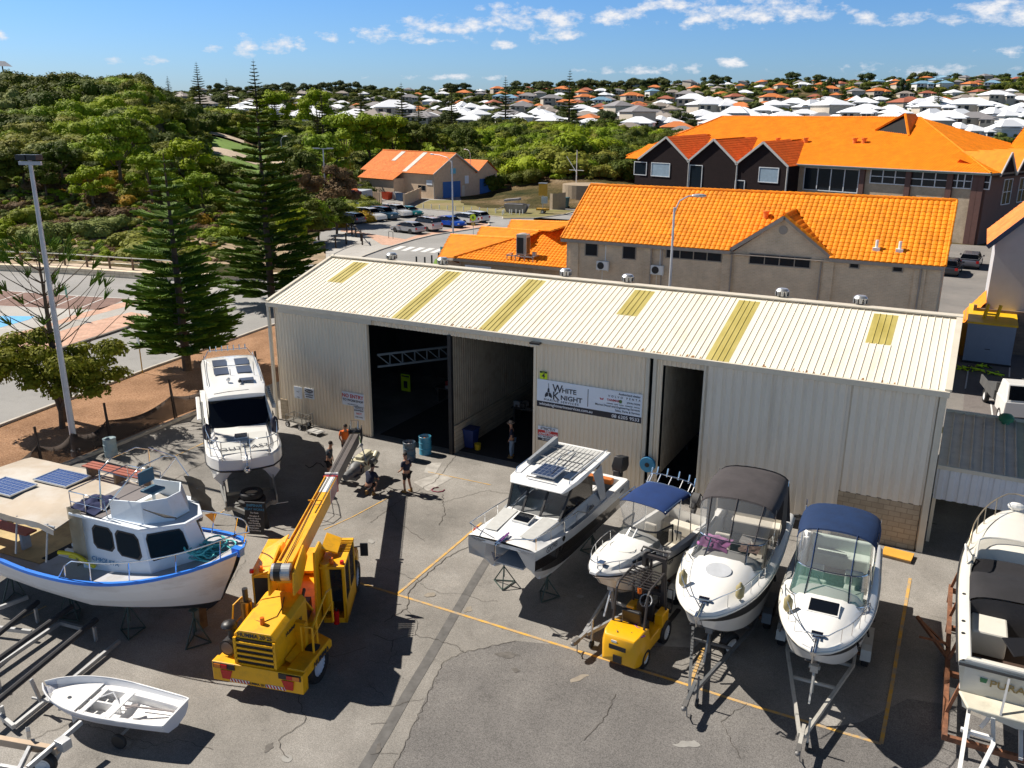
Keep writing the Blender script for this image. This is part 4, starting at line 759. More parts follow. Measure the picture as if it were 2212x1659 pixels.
def adjacent():
 B=thing('lean_to_shed','low cream roofed lean-to shed joined to the right end of the workshop','shed',(.15,33,0));RF=P('shadowed_roof_sheet',(.74,.64,.54),.6,var=.1,dirt=.2);FW=P('pale_blue_cladding',(.70,.72,.76),.5,var=.05)
 m=M(RF,P('lit_roof_sheet',(.56,.53,.36),.5));y0,y1,z0,z1=-.15,4.9,3.12,3.65  # two painted tones for the shadowed and lit parts of one cream roof
 n=30
 for k in range(n):
  a,b=k*.36,(k+1)*.36;m.mat(1 if a>2.45 else 0);m.add([(a,y0,z0),(b-.05,y0,z0),(b-.03,y0,z0+.05),(b,y0,z0+.05),(a,y1,z1),(b-.05,y1,z1),(b-.03,y1,z1+.05),(b,y1,z1+.05)],[(0,1,5,4),(1,2,6,5),(2,3,7,6)])
 m.obj('roof',B)
 m=M(FW);corr(m,0,11,1.78,z0-.04,.36,.05,.3,y=0);m.obj('front_panel',B);m=M(CREAM);m.box(0,.12,0,.15,0,1.78);m.box(0,11,4.8,4.9,0,3.5);m.box(10.9,11,0,4.8,0,3.2);m.obj('wall',B)
 m=M(TRIM);m.box(0,11,-.28,-.16,z0-.08,z0+.06);m.box(0,11,4.86,4.98,z1-.05,z1+.1);m.obj('gutter',B)
adjacent()
# == BOATS
GEL=P('white_gelcoat',(.82,.81,.78),.22,var=.025,scale=1.5,dirt=.10,dcol=(.55,.50,.42),dscale=1.1,coat=.4)
GELC=P('cream_gelcoat',(.74,.71,.63),.25,var=.03,dirt=.12,dcol=(.5,.43,.32),coat=.3)
NONSKID=P('nonskid_grey',(.50,.50,.48),.7,var=.08,scale=6)
CHROME=P('polished_stainless',(.72,.73,.74),.16,1.0,var=.03)
ALU=P('brushed_aluminium',(.58,.61,.65),.32,.75,var=.05,scale=2)
RUB=P('black_rubber',(.02,.02,.022),.6,var=.2)
ROPE=P('grey_rope',(.35,.32,.28),.9,var=.3,scale=20)
def clearmat(name,col,alpha,rough=.06):
 m_,nt,b=nodes(name);b.inputs['Base Color'].default_value=(*col,1);b.inputs['Roughness'].default_value=rough;b.inputs['Alpha'].default_value=alpha;b.inputs['Specular IOR Level'].default_value=.7;return m_
TINT=clearmat('tinted_glass',(.02,.03,.035),.5);VINYL=clearmat('clear_vinyl',(.30,.31,.32),.30,.15);AQUA=clearmat('green_tinted_glass',(.10,.20,.17),.45);BLKG=glassmat('black_glass',(.006,.008,.012),.05)
CANB=P('navy_canvas',(.004,.024,.085),.85,var=.15,scale=3,bump=.3,bscale=14);CANR=P('royal_blue_canvas',(.003,.028,.13),.8,var=.12,scale=3,bump=.2);CANG=P('charcoal_canvas',(.055,.048,.05),.9,var=.18,scale=2,bump=.3,bscale=12)
VYL=P('cream_upholstery',(.62,.58,.50),.55,var=.08,dirt=.1);CARPET=P('cockpit_carpet',(.16,.15,.14),.95,var=.25,scale=8)
ANTIF=P('black_antifoul',(.02,.022,.03),.8,var=.3,dirt=.3,dcol=(.12,.12,.1))
def lerp(a,b,t):return a+(b-a)*t
class Hull:
 """mono hull; x forward from the transom, z from the ground"""
 def __init__(s,L,B,zk,zs,zb,p=2.2,t0=.42,dead=.42,rake=.16,tran=.93,sheerp=1.8,chine=.84,hc=.42):
  s.L,s.B,s.zk,s.zs,s.zb,s.p,s.t0,s.dead,s.rake,s.tran,s.sp,s.ch,s.hc=L,B,zk,zs,zb,p,t0,dead,rake,tran,sheerp,chine,hc
 def hb(s,t):
  a=s.B/2*(lerp(s.tran,1,min(1,t/.35)))
  if t>s.t0:a*=max(0,1-((t-s.t0)/(1-s.t0))**s.p)**.62
  return max(a,.012)
 def sz(s,t):return lerp(s.zs,s.zb,max(0,t)**s.sp)
 def sec(s,t):
  h,z=s.hb(t),s.sz(t);r=max(0,(t-.55)/.45);kz=s.zk+(z-s.zk)*.62*r**2.4;xk=s.L*t-s.rake*s.L*r**1.7
  cz=lerp(s.zk+s.dead*(.55+.45*t),z-.25,0)+(z-s.zk-s.dead)*.55*r**1.8;hcx=h*lerp(s.ch,.55,r**1.3);X=s.L*t;xc=lerp(xk,X,.55)
  m=lambda a,b,u:(a[0]+(b[0]-a[0])*u,a[1]+(b[1]-a[1])*u,a[2]+(b[2]-a[2])*u)
  S,C_,K_=(X,h,z),(xc,hcx,cz),(xk,0.0,kz)
  mid=m(S,C_,.5);mid=(mid[0],mid[1]+h*.02,mid[2]);lo=m(C_,K_,.06);lo=(lo[0],lo[1],lo[2]-.02)
  return[S,(X,h*1.012+.012,z-.09),(X-.01,h*1.0,z-.16),mid,C_,lo,m(C_,K_,.55),K_]
 def shell(s,m,n=26,mats=None):
  ts=[i/n for i in range(n+1)];secs=[]
  for t in ts:a=s.sec(t);secs.append(a+[(x,-y,z)for x,y,z in a[-2::-1]])
  if mats is None:m.loft(secs,cap0=False);
  else:
   k=len(secs[0]);bands=mats
   for j in range(k-1):m.mat(bands[min(j,k-2-j)]).loft([[q[j],q[j+1]]for q in secs])
   m.mat(0)
  m.poly(list(reversed(secs[0])));return m
 def rub(s,m,r=.035,dz=-.09,n=30):
  pts=[(s.L*i/n,s.hb(i/n)*1.012+.02,s.sz(i/n)+dz)for i in range(n+1)];pts+=[(x,-y,z)for x,y,z in pts[::-1]];m.tube(pts,r,6);return m
 def deck(s,m,prof,ts,dmat=0):
  """prof(t) -> [(yfrac of half beam, z above sheer)] from gunwale to centre line"""
  secs=[]
  for t in ts:
   h,z=s.hb(t),s.sz(t);a=[(s.L*t,h*f,z+d)for f,d in prof(t)];secs.append(a+[(x,-y,zz)for x,y,zz in a[-2::-1]])
  m.loft(secs,flip=True);return m
 def rail(s,m,t0,t1,inset=.1,hgt=.5,n=14,r=.016,posts=5,sides=(1,-1),round_bow=True,lean=0.0,mid=False):
  for sg in sides:
   pts=[]
   for i in range(n+1):
    t=lerp(t0,t1,i/n);e=min(1,(t-t0)/.08)if t0>0 else 1;pts.append((s.L*t+lean,sg*max(.02,s.hb(t)-inset),s.sz(t)+hgt*max(.12,e)))
   m.tube(pts,r,6)
   if mid:m.tube([(x,y,z-hgt*.5)for x,y,z in pts[2:]],r*.7,5)
   for k in range(1,posts+1):
    t=lerp(t0,t1,k/(posts+.3));m.tube([(s.L*t,sg*(s.hb(t)-inset),s.sz(t)),(s.L*t+lean,sg*max(.02,s.hb(t)-inset),s.sz(t)+hgt*min(1,(t-t0)/.08))],r*.8,5)
  if round_bow:
   t=t1;y=max(.02,s.hb(t)-inset);x=s.L*t+lean;z=s.sz(t)+hgt;m.tube([(x,y,z),(x+y*.7,y*.6,z),(x+y*.95,0,z),(x+y*.7,-y*.6,z),(x,-y,z)],r,6)
  return m
def arcsec(x,w,z,h,n=10,drop=0):
 return[(x,w*cos(pi*i/n)*(1 if abs(cos(pi*i/n))<.99 else 1),z-drop*abs(cos(pi*i/n))**6+h*sin(pi*i/n)**.7)for i in range(n+1)]
def canopy(m,secs):m.loft(secs,flip=True);m.loft([[(x,y,z-.015)for x,y,z in q]for q in secs]);return m
def tyre(par,loc,r=.33,w=.2,name='wheel',rz=0,rx=0,hub=None):
 wob=M(RUB);wob.lathe([(r*.62,-w/2),(r*.92,-w/2),(r,-w*.32),(r,w*.32),(r*.92,w/2),(r*.62,w/2),(r*.6,0)],24);v=wob.obj(name,par,smooth=35);v.location=loc;v.rotation_euler=(pi/2+rx,0,rz)
 h=M(hub or WHITEP);h.lathe([(0,w*.30),(r*.25,w*.30),(r*.3,w*.2),(r*.6,w*.35),(r*.63,w*.45),(r*.63,-w*.45),(r*.6,-w*.35),(r*.3,-w*.2),(0,-w*.3)],18);h.obj('rim',v,smooth=35);return v
def trailer(label,loc,rz,L=6.5,B=1.9,z=.55,nose=2.0,mat_=None,axles=(.38,.48),jockey=True,guard=None):
 t=thing('boat_trailer',label,'trailer',loc,rz);mt=mat_ or STEELG;w=B/2-.25
 m=M(mt)
 for s in(1,-1):m.bar((.1,s*w,z),(L*.62,s*w,z),.08,.12);m.bar((L*.62,s*w,z),(L+nose*.55,s*.05,z-.05),.08,.12)
 for f in(.05,.25,.45,.62):m.bar((L*f+.05,-w,z),(L*f+.05,w,z),.07,.07)
 m.bar((L*.8,-w*.6,z),(L*.8,w*.6,z),.07);m.bar((L+nose*.3,0,z-.02),(L+nose*.9,0,z-.05),.09,.1);m.obj('frame',t)
 m=M(mt);x=L*.86;m.bar((x,0,z),(x+.15,0,z+.85),.08);m.bar((x+.55,0,z),(x+.15,0,z+.8),.05);m.box(x,x+.25,-.1,.1,z+.75,z+.95);m.cyl((x+.12,-.14,z+.85),(x+.12,.14,z+.85),.06);m.obj('winch_post',t)
 m=M(RUB);m.cyl((x+.0,-.07,z+1.05),(x+.0,.07,z+1.05),.07,n=10);m.obj('bow_roller',t)
 for f in axles:
  for s in(1,-1):tyre(t,(L*f,s*(B/2+.02),.33),.33,.2)
  m=M(RUST);m.bar((L*f,-B/2,.33),(L*f,B/2,.33),.07);m.obj('axle',t)
 for s in(1,-1):
  m=M(guard or mt);xa,xb=L*axles[0]-.42,L*axles[-1]+.42
  pts=[(xa,.38),(xa+.12,.66),(xa+.3,.76),(xb-.3,.76),(xb-.12,.66),(xb,.38)]
  m.loft([[(x,s*(B/2+.02)-.14,z_)for x,z_ in pts],[(x,s*(B/2+.02)+.14,z_)for x,z_ in pts]]);m.obj('mudguard',t)
 if jockey:
  xj=L+nose*.45;m=M(mt);m.bar((xj,.14,.2),(xj,.14,.95),.05);m.obj('jockey_stem',t);tyre(t,(xj,.14,.12),.12,.07,'jockey_wheel')
 m=M(P('coupling_metal',(.25,.24,.23),.5,.6)if 'coupling_metal' not in bpy.data.materials else bpy.data.materials['coupling_metal']);xe=L+nose*.9;m.box(xe-.1,xe+.18,-.06,.06,z-.1,z+.04);m.sph((xe+.2,0,z-.03),.07,10,6);m.tube([(xe,.03,z-.1),(xe+.05,.06,.2),(xe-.1,.1,.05),(xe-.3,.08,.03)],.018,5);m.obj('coupling',t)
 return t
def stand(loc,h,label,rz=0,g='boat stands propping hulls'):
 t=thing('boat_stand',label,'boat stand',loc,rz,g);m=M(P('stand_green_steel',(.05,.08,.07),.6)if 'stand_green_steel' not in bpy.data.materials else bpy.data.materials['stand_green_steel'])
 for k in range(3):
  a=2*pi*k/3+.5;m.bar((0,0,h*.8),(.42*cos(a),.42*sin(a),.02),.035);b=a+2*pi/3;m.bar((.42*cos(a),.42*sin(a),.04),(.42*cos(b),.42*sin(b),.04),.03)
 m.bar((0,0,h*.35),(0,0,h),.045);m.box(-.1,.1,-.1,.1,h-.03,h);m.obj('stand_frame',t);return t
def outboard(par,loc,sc=1.0,mat_=None,tilt=.9):
 m=M(mat_ or BLACKM);m.at(loc,0,0,-tilt*.6)
 m.loft([[(x*sc,y*sc,z*sc)for x,y,z in q]for q in([(-.35,-.16,.1),(.25,-.16,.1),(.25,.16,.1),(-.35,.16,.1)],[(-.42,-.2,.3),(.3,-.2,.3),(.3,.2,.3),(-.42,.2,.3)],[(-.38,-.17,.62),(.2,-.17,.66),(.2,.17,.66),(-.38,.17,.62)])],closed=True,cap0=True,cap1=True)
 m.bar((-.12*sc,0,.1*sc),(-.12*sc,0,-.75*sc),.16*sc,.22*sc);m.cyl((-.32*sc,0,-.72*sc),(.2*sc,0,-.72*sc),.06*sc,.09*sc);m.box(.15*sc,.3*sc,-.12*sc,.12*sc,-.1*sc,.15*sc)
 return m.obj('outboard_motor',par,smooth=40,bevel=.02,recalc=True)
def seat(m,x,y,z,w=.5,d=.5,h=.5,back=1):
 m.box(x-d/2,x+d/2,y-w/2,y+w/2,z,z+h);m.box(x-d/2-.1 if back>0 else x+d/2,x-d/2+.02 if back>0 else x+d/2+.1,y-w/2,y+w/2,z,z+h+.45)
def pose(bow,stern):d=Vector(bow)-Vector(stern);return atan2(d.y,d.x),sqrt(d.x**2+d.y**2)
def cloth(name,par,mt,c,r,seed,n=12):
 rr=random.Random(seed);m=M(mt);vs=[]
 for i in range(n+1):
  for j in range(n+1):
   u,v=i/n*2-1,j/n*2-1;q=noise.noise(Vector((u*2.5+seed,v*2.5,seed)));z=max(0,(1-(u*u+v*v)*.6))*r*.5*(.5+.9*q+.4*abs(noise.noise(Vector((u*6,v*6+seed,1)))))
   vs.append((c[0]+u*r*(1+.2*q),c[1]+v*r*(1+.3*q),c[2]+.02+max(0,z)))
 m.add(vs,[(i*(n+1)+j,(i+1)*(n+1)+j,(i+1)*(n+1)+j+1,i*(n+1)+j+1)for i in range(n)for j in range(n)]);return m.obj(name,par,smooth=60)
 # ---- blue bimini cruiser, grey canopy cruiser: one recipe, own proportions
def cruiser(name,label,bow,stern,B,zk,zs,zb,canv,xw,glass,hatch,roof_z,xr,opt):
 rz,L=pose(bow,stern);b=thing(name,label,'motor boat',(stern[0],stern[1],0),rz)
 H=Hull(L,B,zk,zs,zb,p=2.6,t0=.40,rake=.17)
 m=M(GEL,GELC,RUB,ANTIF);H.shell(m,28,[0,0,2,0,0,0,0,0]);h=m.obj('hull',b,smooth=38,recalc=False)
 m=M(opt.get('rubmat',GELC));H.rub(m,.03);m.obj('rubbing_strip',b,smooth=60)
 tw=xw/L;fz=-.75
 def prof(t):
  if t>=tw:k=min(1,(t-tw)/(1-tw));cr=opt.get('crown',.42)*(1-k**1.5)*.9+.05;return[(1,0),(.93,.04),(.82,.05),(.62,cr*.72),(.35,cr*.95),(0,cr)]
  return[(1,0),(.95,.05),(.84,.07),(.82,.05),(.80,fz),(0,fz)]
 ts=[tw*i/8 for i in range(8)]+[tw-1e-3]+[tw]+[lerp(tw,1,(i/16))for i in range(1,17)]
 m=M(GEL);H.deck(m,prof,ts);m.obj('deck',b,smooth=35)
 m=M(CARPET);m.box(.1,xw-.02,-B*.38,B*.38,H.sz(.2)+fz,H.sz(.2)+fz+.02);m.obj('cockpit_floor',b)
 m=M(opt.get('seatmat',VYL));z0=H.sz(.2)+fz+.02;seat(m,xw-1.7,B*.22,z0,.5,.5,.45);seat(m,xw-1.7,-B*.22,z0,.5,.5,.45);m.box(.25,.75,-B*.36,B*.36,z0,z0+.45);m.box(.1,.27,-B*.36,B*.36,z0,z0+.85);m.obj('seats',b,bevel=.05)
 m=M(opt.get('dash',GELC));m.box(xw-.75,xw-.1,-B*.36,B*.36,z0,z0+.95);m.box(xw-.9,xw-.75,-B*.36,-B*.05,z0+.5,z0+1.0);m.obj('dashboard',b,bevel=.05)
 m=M(BLACKM);m.at((xw-.95,-B*.2,z0+1.0),0,0,-1.0);m.tube([(.17*cos(a*pi/6),.17*sin(a*pi/6),0)for a in range(12)],.014,5,closed=True);m.tube([(-.17,0,0),(.17,0,0)],.01,4);m.tube([(0,-.17,0),(0,.17,0)],.01,4);m.obj('steering_wheel',b)
 zc=H.sz(tw);hw=H.hb(tw)*.84;fx=opt.get('wfx',.75);hgt=opt.get('wh',.62)
 def arc(x0,w,fwd,z,back):
  out=[]
  for i in range(17):
   a=-pi/2+pi*i/16;s_=sin(a);c_=max(0,cos(a))**.55;out.append((x0+fwd*c_-back*(1-c_)*0,w*s_*(1 if abs(s_)<.97 else 1),z(c_)))
  return out
 lo=arc(xw-.25,hw,fx+.25,lambda c_:zc+.06+opt.get('crown',.42)*.62*c_,.5);up=arc(xw-.6,hw*.92,fx*.72+.1,lambda c_:zc+hgt+.12+.05*c_,.5)
 lo=[(xw-1.5,-hw,zc+.05)]+lo+[(xw-1.5,hw,zc+.05)];up=[(xw-1.5,-hw*.93,zc+hgt*.8)]+up+[(xw-1.5,hw*.93,zc+hgt*.8)]
 m=M(glass);m.loft([lo,up]);ws=m.obj('windscreen',b,smooth=60)
 m=M(CHROME if opt.get('chrome',1)else BLACKM);m.tube(lo,.02,6);m.tube(up,.022,6)
 for i in(0,len(lo)-1):m.tube([lo[i],up[i]],.02,6)
 for i in(6,12):m.tube([lo[i],up[i]],.03,6)
 m.obj('windscreen_frame',ws)
 x0,x1,x2=xr;w=hw*1.04
 m=M(canv);q=[arcsec(lerp(x0,x1,i/8),w*(1+.05*sin(pi*i/8)),roof_z-.02-.10*abs(i/4-1)**2+.022*(i%2)-.25,.35,12,.05)for i in range(9)];canopy(m,q)
 if opt.get('aft'):
  a=q[0];m.loft([[(x-.1-.5*k/3,y*(1+.03*k),z-(z-(zs+.1))*k/3)for x,y,z in a]for k in range(4)]);m.loft([[(x,y,z)for x,y,z in[a_[0]for a_ in q[:opt.get('sideN',6)]]],[(x,w*1.05,zs+.1)for x,y,z in[a_[0]for a_ in q[:opt.get('sideN',6)]]]]);m.loft([[(x,y,z)for x,y,z in[a_[-1]for a_ in q[:opt.get('sideN',6)]]],[(x,-w*1.05,zs+.1)for x,y,z in[a_[-1]for a_ in q[:opt.get('sideN',6)]]]])
 c_=m.obj('canopy',b,smooth=50)
 fr=q[-1];upc=[up[1+round(i*16/12)]for i in range(13)];upc=upc[::-1]
 m=M(VINYL);m.loft([[(x,y,z-.02)for x,y,z in fr],[lerp3(a,c,.5,(.07,0,0))for a,c in zip(fr,upc)],upc]);m.obj('clear_curtain',c_,smooth=60)
 m=M(canv)
 for i in(3,6,9)if opt.get('aft')else(4,8):m.tube([fr[i],lerp3(fr[i],upc[i],.5,(.08,0,0)),upc[i]],.018,4)
 m.tube(upc,.02,4);m.tube([(x,y,z-.03)for x,y,z in fr],.02,4);m.obj('curtain_seam',c_)
 m=M(CHROME);
 for s in(1,-1):m.tube([(xw-1.2,s*w,zs+.1),(x1-.1,s*w,roof_z-.2)],.013,5);m.tube([(xw-1.9,s*w,zs+.1),(x0+.1,s*w,roof_z-.2)],.013,5)
 if opt.get('mast'):m.tube([(xw-2.3,w*.98,zs+.1),(xw-.9,w*1.0,roof_z+.15)],.02,5);m.tube([(x0,-w,zs),(x0+.1,-w,roof_z)],.02,5)
 m.obj('canopy_frame',b)
 m=M(CHROME);H.rail(m,tw-.02,.93,.09,.48,12,.014,5,lean=.1,mid=opt.get('mid',False));m.obj('bow_rail',b,smooth=60)
 zt=lambda t:H.sz(t)+prof(t)[-1][1]
 tx=hatch/L;m=M(BLKG if opt.get('darkhatch')else P('grey_hatch',(.5,.52,.55),.5),GEL)
 if opt.get('darkhatch'):m.at((hatch,0,zt(tx)-.0),0,0,.10);m.box(-.27,.27,-.36,.36,.02,.05);m.mat(1).box(-.31,.31,-.40,.40,-.05,.035)
 else:m.at((hatch,0,zt(tx)),0,0,.08);m.cyl((0,0,-.05),(0,0,.02),.36,n=28);
 m.obj('deck_hatch',b)
 m=M(CHROME,BLACKM);xb=L*.93;zt_=H.sz(.95)+.08;m.box(xb-.1,xb+.2,-.1,.1,zt_-.05,zt_+.1);m.cyl((xb,-.14,zt_+.1),(xb,.14,zt_+.1),.07);m.box(L-.1,L+.22,-.07,.07,zb-.04,zb+.05);m.tube([(L-.4,0,zb+.12),(L+.25,0,zb+.06),(L+.2,0,zb-.25)],.025,6);m.mat(1).tube([(L+.2,-.16,zb-.2),(L+.05,0,zb-.3),(L+.2,.16,zb-.2)],.03,5);m.obj('anchor_gear',b)
 m=M(BLKG)
 for s in(1,-1):
  for t in opt.get('ports',(.55,.72)):x=L*t;y=s*(H.hb(t)*1.0+.012);m.cyl((x,y-.02*s,H.sz(t)-.38),(x,y+.015*s,H.sz(t)-.37),.11,n=14)
 m.obj('porthole',b)
 for s,t in opt.get('fenders',()):
  m=M(opt.get('fmat',P('fender_olive',(.30,.25,.12),.6)if 'fender_olive' not in bpy.data.materials else bpy.data.materials['fender_olive']));y=s*(H.hb(t)-.12);m.lathe([(0,.06),(.06,.08),(.115,.16),(.12,.42),(.06,.5),(.03,.56),(0,.57)],12,(L*t,y,H.sz(t)+.02));m.obj('fender',b,smooth=40)
 m=M(GEL);m.box(-.5,0,-B*.4,B*.4,zs-.75,zs-.68);m.obj('swim_platform',b,bevel=.03)
 return b,H
def lerp3(a,b,t,o=(0,0,0)):return tuple(a[i]+(b[i]-a[i])*t+o[i]*sin(pi*t)for i in range(3))
b1,H1=cruiser('motor_cruiser','white motor cruiser with rounded navy blue bimini, on a trailer near the block wall',(-1.95,19.75),(-2.25,27.2),2.5,.75,2.15,2.62,CANB,4.35,AQUA,5.6,4.05,(1.6,3.45,0),dict(darkhatch=True,ports=(.42,.55,.68,.8),fenders=((-1,.78),),mast=True,dash=P('mint_moulding',(.42,.52,.45),.4),seatmat=P('mint_seat',(.48,.56,.50),.5),wh=.7,wfx=.8))
trailer('galvanised trailer under the cruiser with the navy bimini, long tapering drawbar',(-2.25,27.2,0),pose((-1.95,19.75),(-2.25,27.2))[0],L=7.2,B=2.3,nose=1.5,mat_=P('pale_galvanised',(.55,.53,.48),.5,.2,dirt=.3))
b2,H2=cruiser('motor_cruiser','white motor cruiser under a tall charcoal canopy with clear front curtains',(-4.85,19.7),(-5.15,28.0),2.6,.75,2.25,2.78,CANG,4.75,TINT,6.1,4.3,(1.4,4.0,0),dict(aft=True,sideN=5,ports=(.5,),fenders=((1,.84),(-1,.84)),wh=.62,wfx=.8,crown=.5))
cloth('pink_towel',None,P('pink_cloth',(.45,.16,.38),.9,var=.2),(0,0,0),.42,3);tw_=bpy.data.objects['pink_towel'];tw_.location=b2.matrix_basis@Vector((4.55,-.45,2.95));tag(tw_,'crumpled pink cloth behind the windscreen of the charcoal canopy boat','cloth')
cloth('brown_towel',None,P('brown_cloth',(.25,.17,.14),.9,var=.2),(0,0,0),.28,5);tw_=bpy.data.objects['brown_towel'];tw_.location=b2.matrix_basis@Vector((4.5,.55,2.95));tag(tw_,'crumpled brown cloth on the dash of the charcoal canopy boat','cloth')
trailer('black trailer under the charcoal canopy boat with a spare wheel beside it',(-5.15,28.0,0),pose((-4.85,19.7),(-5.15,28.0))[0],L=7.6,B=2.3,nose=1.6,mat_=P('dark_trailer_steel',(.16,.17,.18),.5,.4,dirt=.3))
trl=[o for o in bpy.data.objects if o.get('label','').startswith('black trailer')][0];sp=bpy.data.objects.new('spare_wheel',None);COL.objects.link(sp);sp.location=G(1572,1412);sp.parent=trl;sp.matrix_parent_inverse=trl.matrix_basis.inverted();tyre(sp,(0,0,.36),.36,.22,'tyre',rz=1.1,rx=.15)
# ---- small white boat with royal blue canopy
def small_boat():
 bow,stern=(-8.35,21.1),(-7.35,27.4);rz,L=pose(bow,stern);B=2.15
 b=thing('cabin_boat','small white cabin boat with flat royal blue canopy behind the forklift','motor boat',(stern[0],stern[1],0),rz);H=Hull(L,B,.7,1.85,2.35,p=2.3,t0=.42,rake=.15)
 m=M(GEL,GELC,RUB);H.shell(m,26,[0,0,1,1,2,0,0,0]);m.obj('hull',b,smooth=38);m=M(RUB);H.rub(m,.022);m.obj('rubbing_strip',b,smooth=60)
 tw=.56
 def prof(t):
  if t>=tw:k=(t-tw)/(1-tw);cr=.5*(1-k**1.3)+.04;return[(1,0),(.9,.03),(.72,.05),(.60,cr*.8),(.35,cr*.97),(0,cr)]
  return[(1,0),(.95,.07),(.80,.09),(.78,.05),(.76,-.75),(0,-.75)]
 ts=[tw*i/8 for i in range(8)]+[tw-1e-3,tw]+[lerp(tw,1,i/14)for i in range(1,15)]
 m=M(GEL);H.deck(m,prof,ts);m.obj('deck',b,smooth=35)
 z0=H.sz(.2)-.73;m=M(CARPET);m.box(.1,L*tw,-.8,.8,z0-.02,z0);m.obj('cockpit_floor',b)
 m=M(VYL);seat(m,L*tw-1.3,.45,z0,.45,.45,.5);seat(m,L*tw-1.3,-.45,z0,.45,.45,.5);m.box(.15,.6,-.8,.8,z0,z0+.4);m.obj('seats',b,bevel=.05)
 m=M(NONSKID);m.box(L*tw-.5,L*tw,-.8,.8,z0,z0+.9);m.obj('dashboard',b,bevel=.04)
 m=M(BLACKM);m.at((L*tw-.6,-.45,z0+.95),0,0,-1);m.tube([(.16*cos(a*pi/6),.16*sin(a*pi/6),0)for a in range(12)],.013,5,closed=True);m.tube([(-.16,0,0),(.16,0,0)],.01,4);m.obj('steering_wheel',b)
 hw=H.hb(tw)*.62;zc=H.sz(tw);xw=L*tw
 lo=[(xw-.75,-hw*1.15,zc+.1)]+[(xw+.75*max(0,cos(a))**.6,hw*1.1*sin(a),zc+.1+.28*max(0,cos(a))**.6)for a in[-pi/2+pi*i/14 for i in range(15)]]+[(xw-.75,hw*1.15,zc+.1)]
 up=[(xw-.8,-hw*1.08,zc+.66)]+[(xw-.15+.42*max(0,cos(a))**.6,hw*1.0*sin(a),zc+.72)for a in[-pi/2+pi*i/14 for i in range(15)]]+[(xw-.8,hw*1.08,zc+.66)]
 m=M(TINT);m.loft([lo,up]);ws=m.obj('windscreen',b,smooth=60);m=M(GEL);m.tube(lo,.02,6);m.tube([lo[8],up[8]],.035,6);m.mats=[GEL];m.obj('windscreen_frame',ws);m=M(BLACKM);m.tube(up,.03,6);m.tube([lo[0],up[0]],.03,5);m.tube([lo[-1],up[-1]],.03,5);m.obj('windscreen_trim',ws)
 rzf=3.55;m=M(CANR);q=[arcsec(lerp(xw-1.75,xw+.05,i/6),hw*1.25,rzf-.06-.02*abs(i-3),.10,12,.04)for i in range(7)];canopy(m,q);c_=m.obj('canopy',b,smooth=50)
 m=M(VINYL);upc=[up[1+round(i*14/12)]for i in range(13)][::-1];m.loft([[(x,y,z-.02)for x,y,z in q[-1]],upc]);m.obj('clear_curtain',c_,smooth=60)
 m=M(CHROME)
 for s in(1,-1):
  m.tube([(xw-.9,s*hw*1.25,zc+.1),(xw-1.0,s*hw*1.28,rzf-.02),(xw+.05,s*hw*1.26,rzf-.06)],.02,6);m.tube([(xw-1.9,s*hw*1.28,zc-.1),(xw-1.75,s*hw*1.28,rzf-.05)],.02,6)
 m.tube([q[0][i]for i in range(13)],.022,6);m.tube([(x-.25,y,z+.22)for x,y,z in q[0]],.02,6)
 for i in range(0,13,2):a=q[0][i];m.tube([(a[0],a[1],a[2]),(a[0]-.25,a[1],a[2]+.22)],.016,5)
 m.obj('rocket_launcher_frame',b)
 m=M(CHROME)
 for i in range(1,12,2):a=q[0][i];m.cyl((a[0]-.28,a[1],a[2]+.15),(a[0]-.38,a[1],a[2]+.42),.028,n=8)
 m.obj('rod_holder',b)
 m=M(CHROME);H.rail(m,.5,.93,.08,.38,12,.013,4,lean=.05);m.obj('bow_rail',b,smooth=60)
 m=M(GEL,CHROME);m.box(L-.35,L+.1,-.12,.12,2.33,2.42);m.mat(1).box(L-.5,L-.3,-.1,.1,2.4,2.55);m.obj('anchor_gear',b,bevel=.015)
 m=M(BLKG)
 for s in(1,-1):m.slab([(L*.62,s*(H.hb(.62)*.70),H.sz(.62)+.28),(L*.80,s*(H.hb(.8)*.70),H.sz(.8)+.16),(L*.80,s*(H.hb(.8)*.74),H.sz(.8)+.10),(L*.62,s*(H.hb(.62)*.76),H.sz(.62)+.12)],.01)
 m.obj('side_window',b);m=M(GELC);m.tube([(L*.74+.33*cos(a*pi/10),.42*sin(a*pi/10),H.sz(.74)+.36)for a in range(20)],.012,4,closed=True);m.obj('deck_hatch',b)
 text('registration','GY 459',.2,INK,b,(L*.58,H.hb(.58)*1.0+.03,H.sz(.55)-.22),(pi/2+.15,0,pi),sx=1.0)
 outboard(b,(-.35,0,1.9),.8,BLACKM,1.1)
 trailer('galvanised trailer with white mudguards under the small cabin boat',(stern[0],stern[1],0),rz,L=6.0,B=2.0,nose=1.4,guard=GELC)
small_boat()
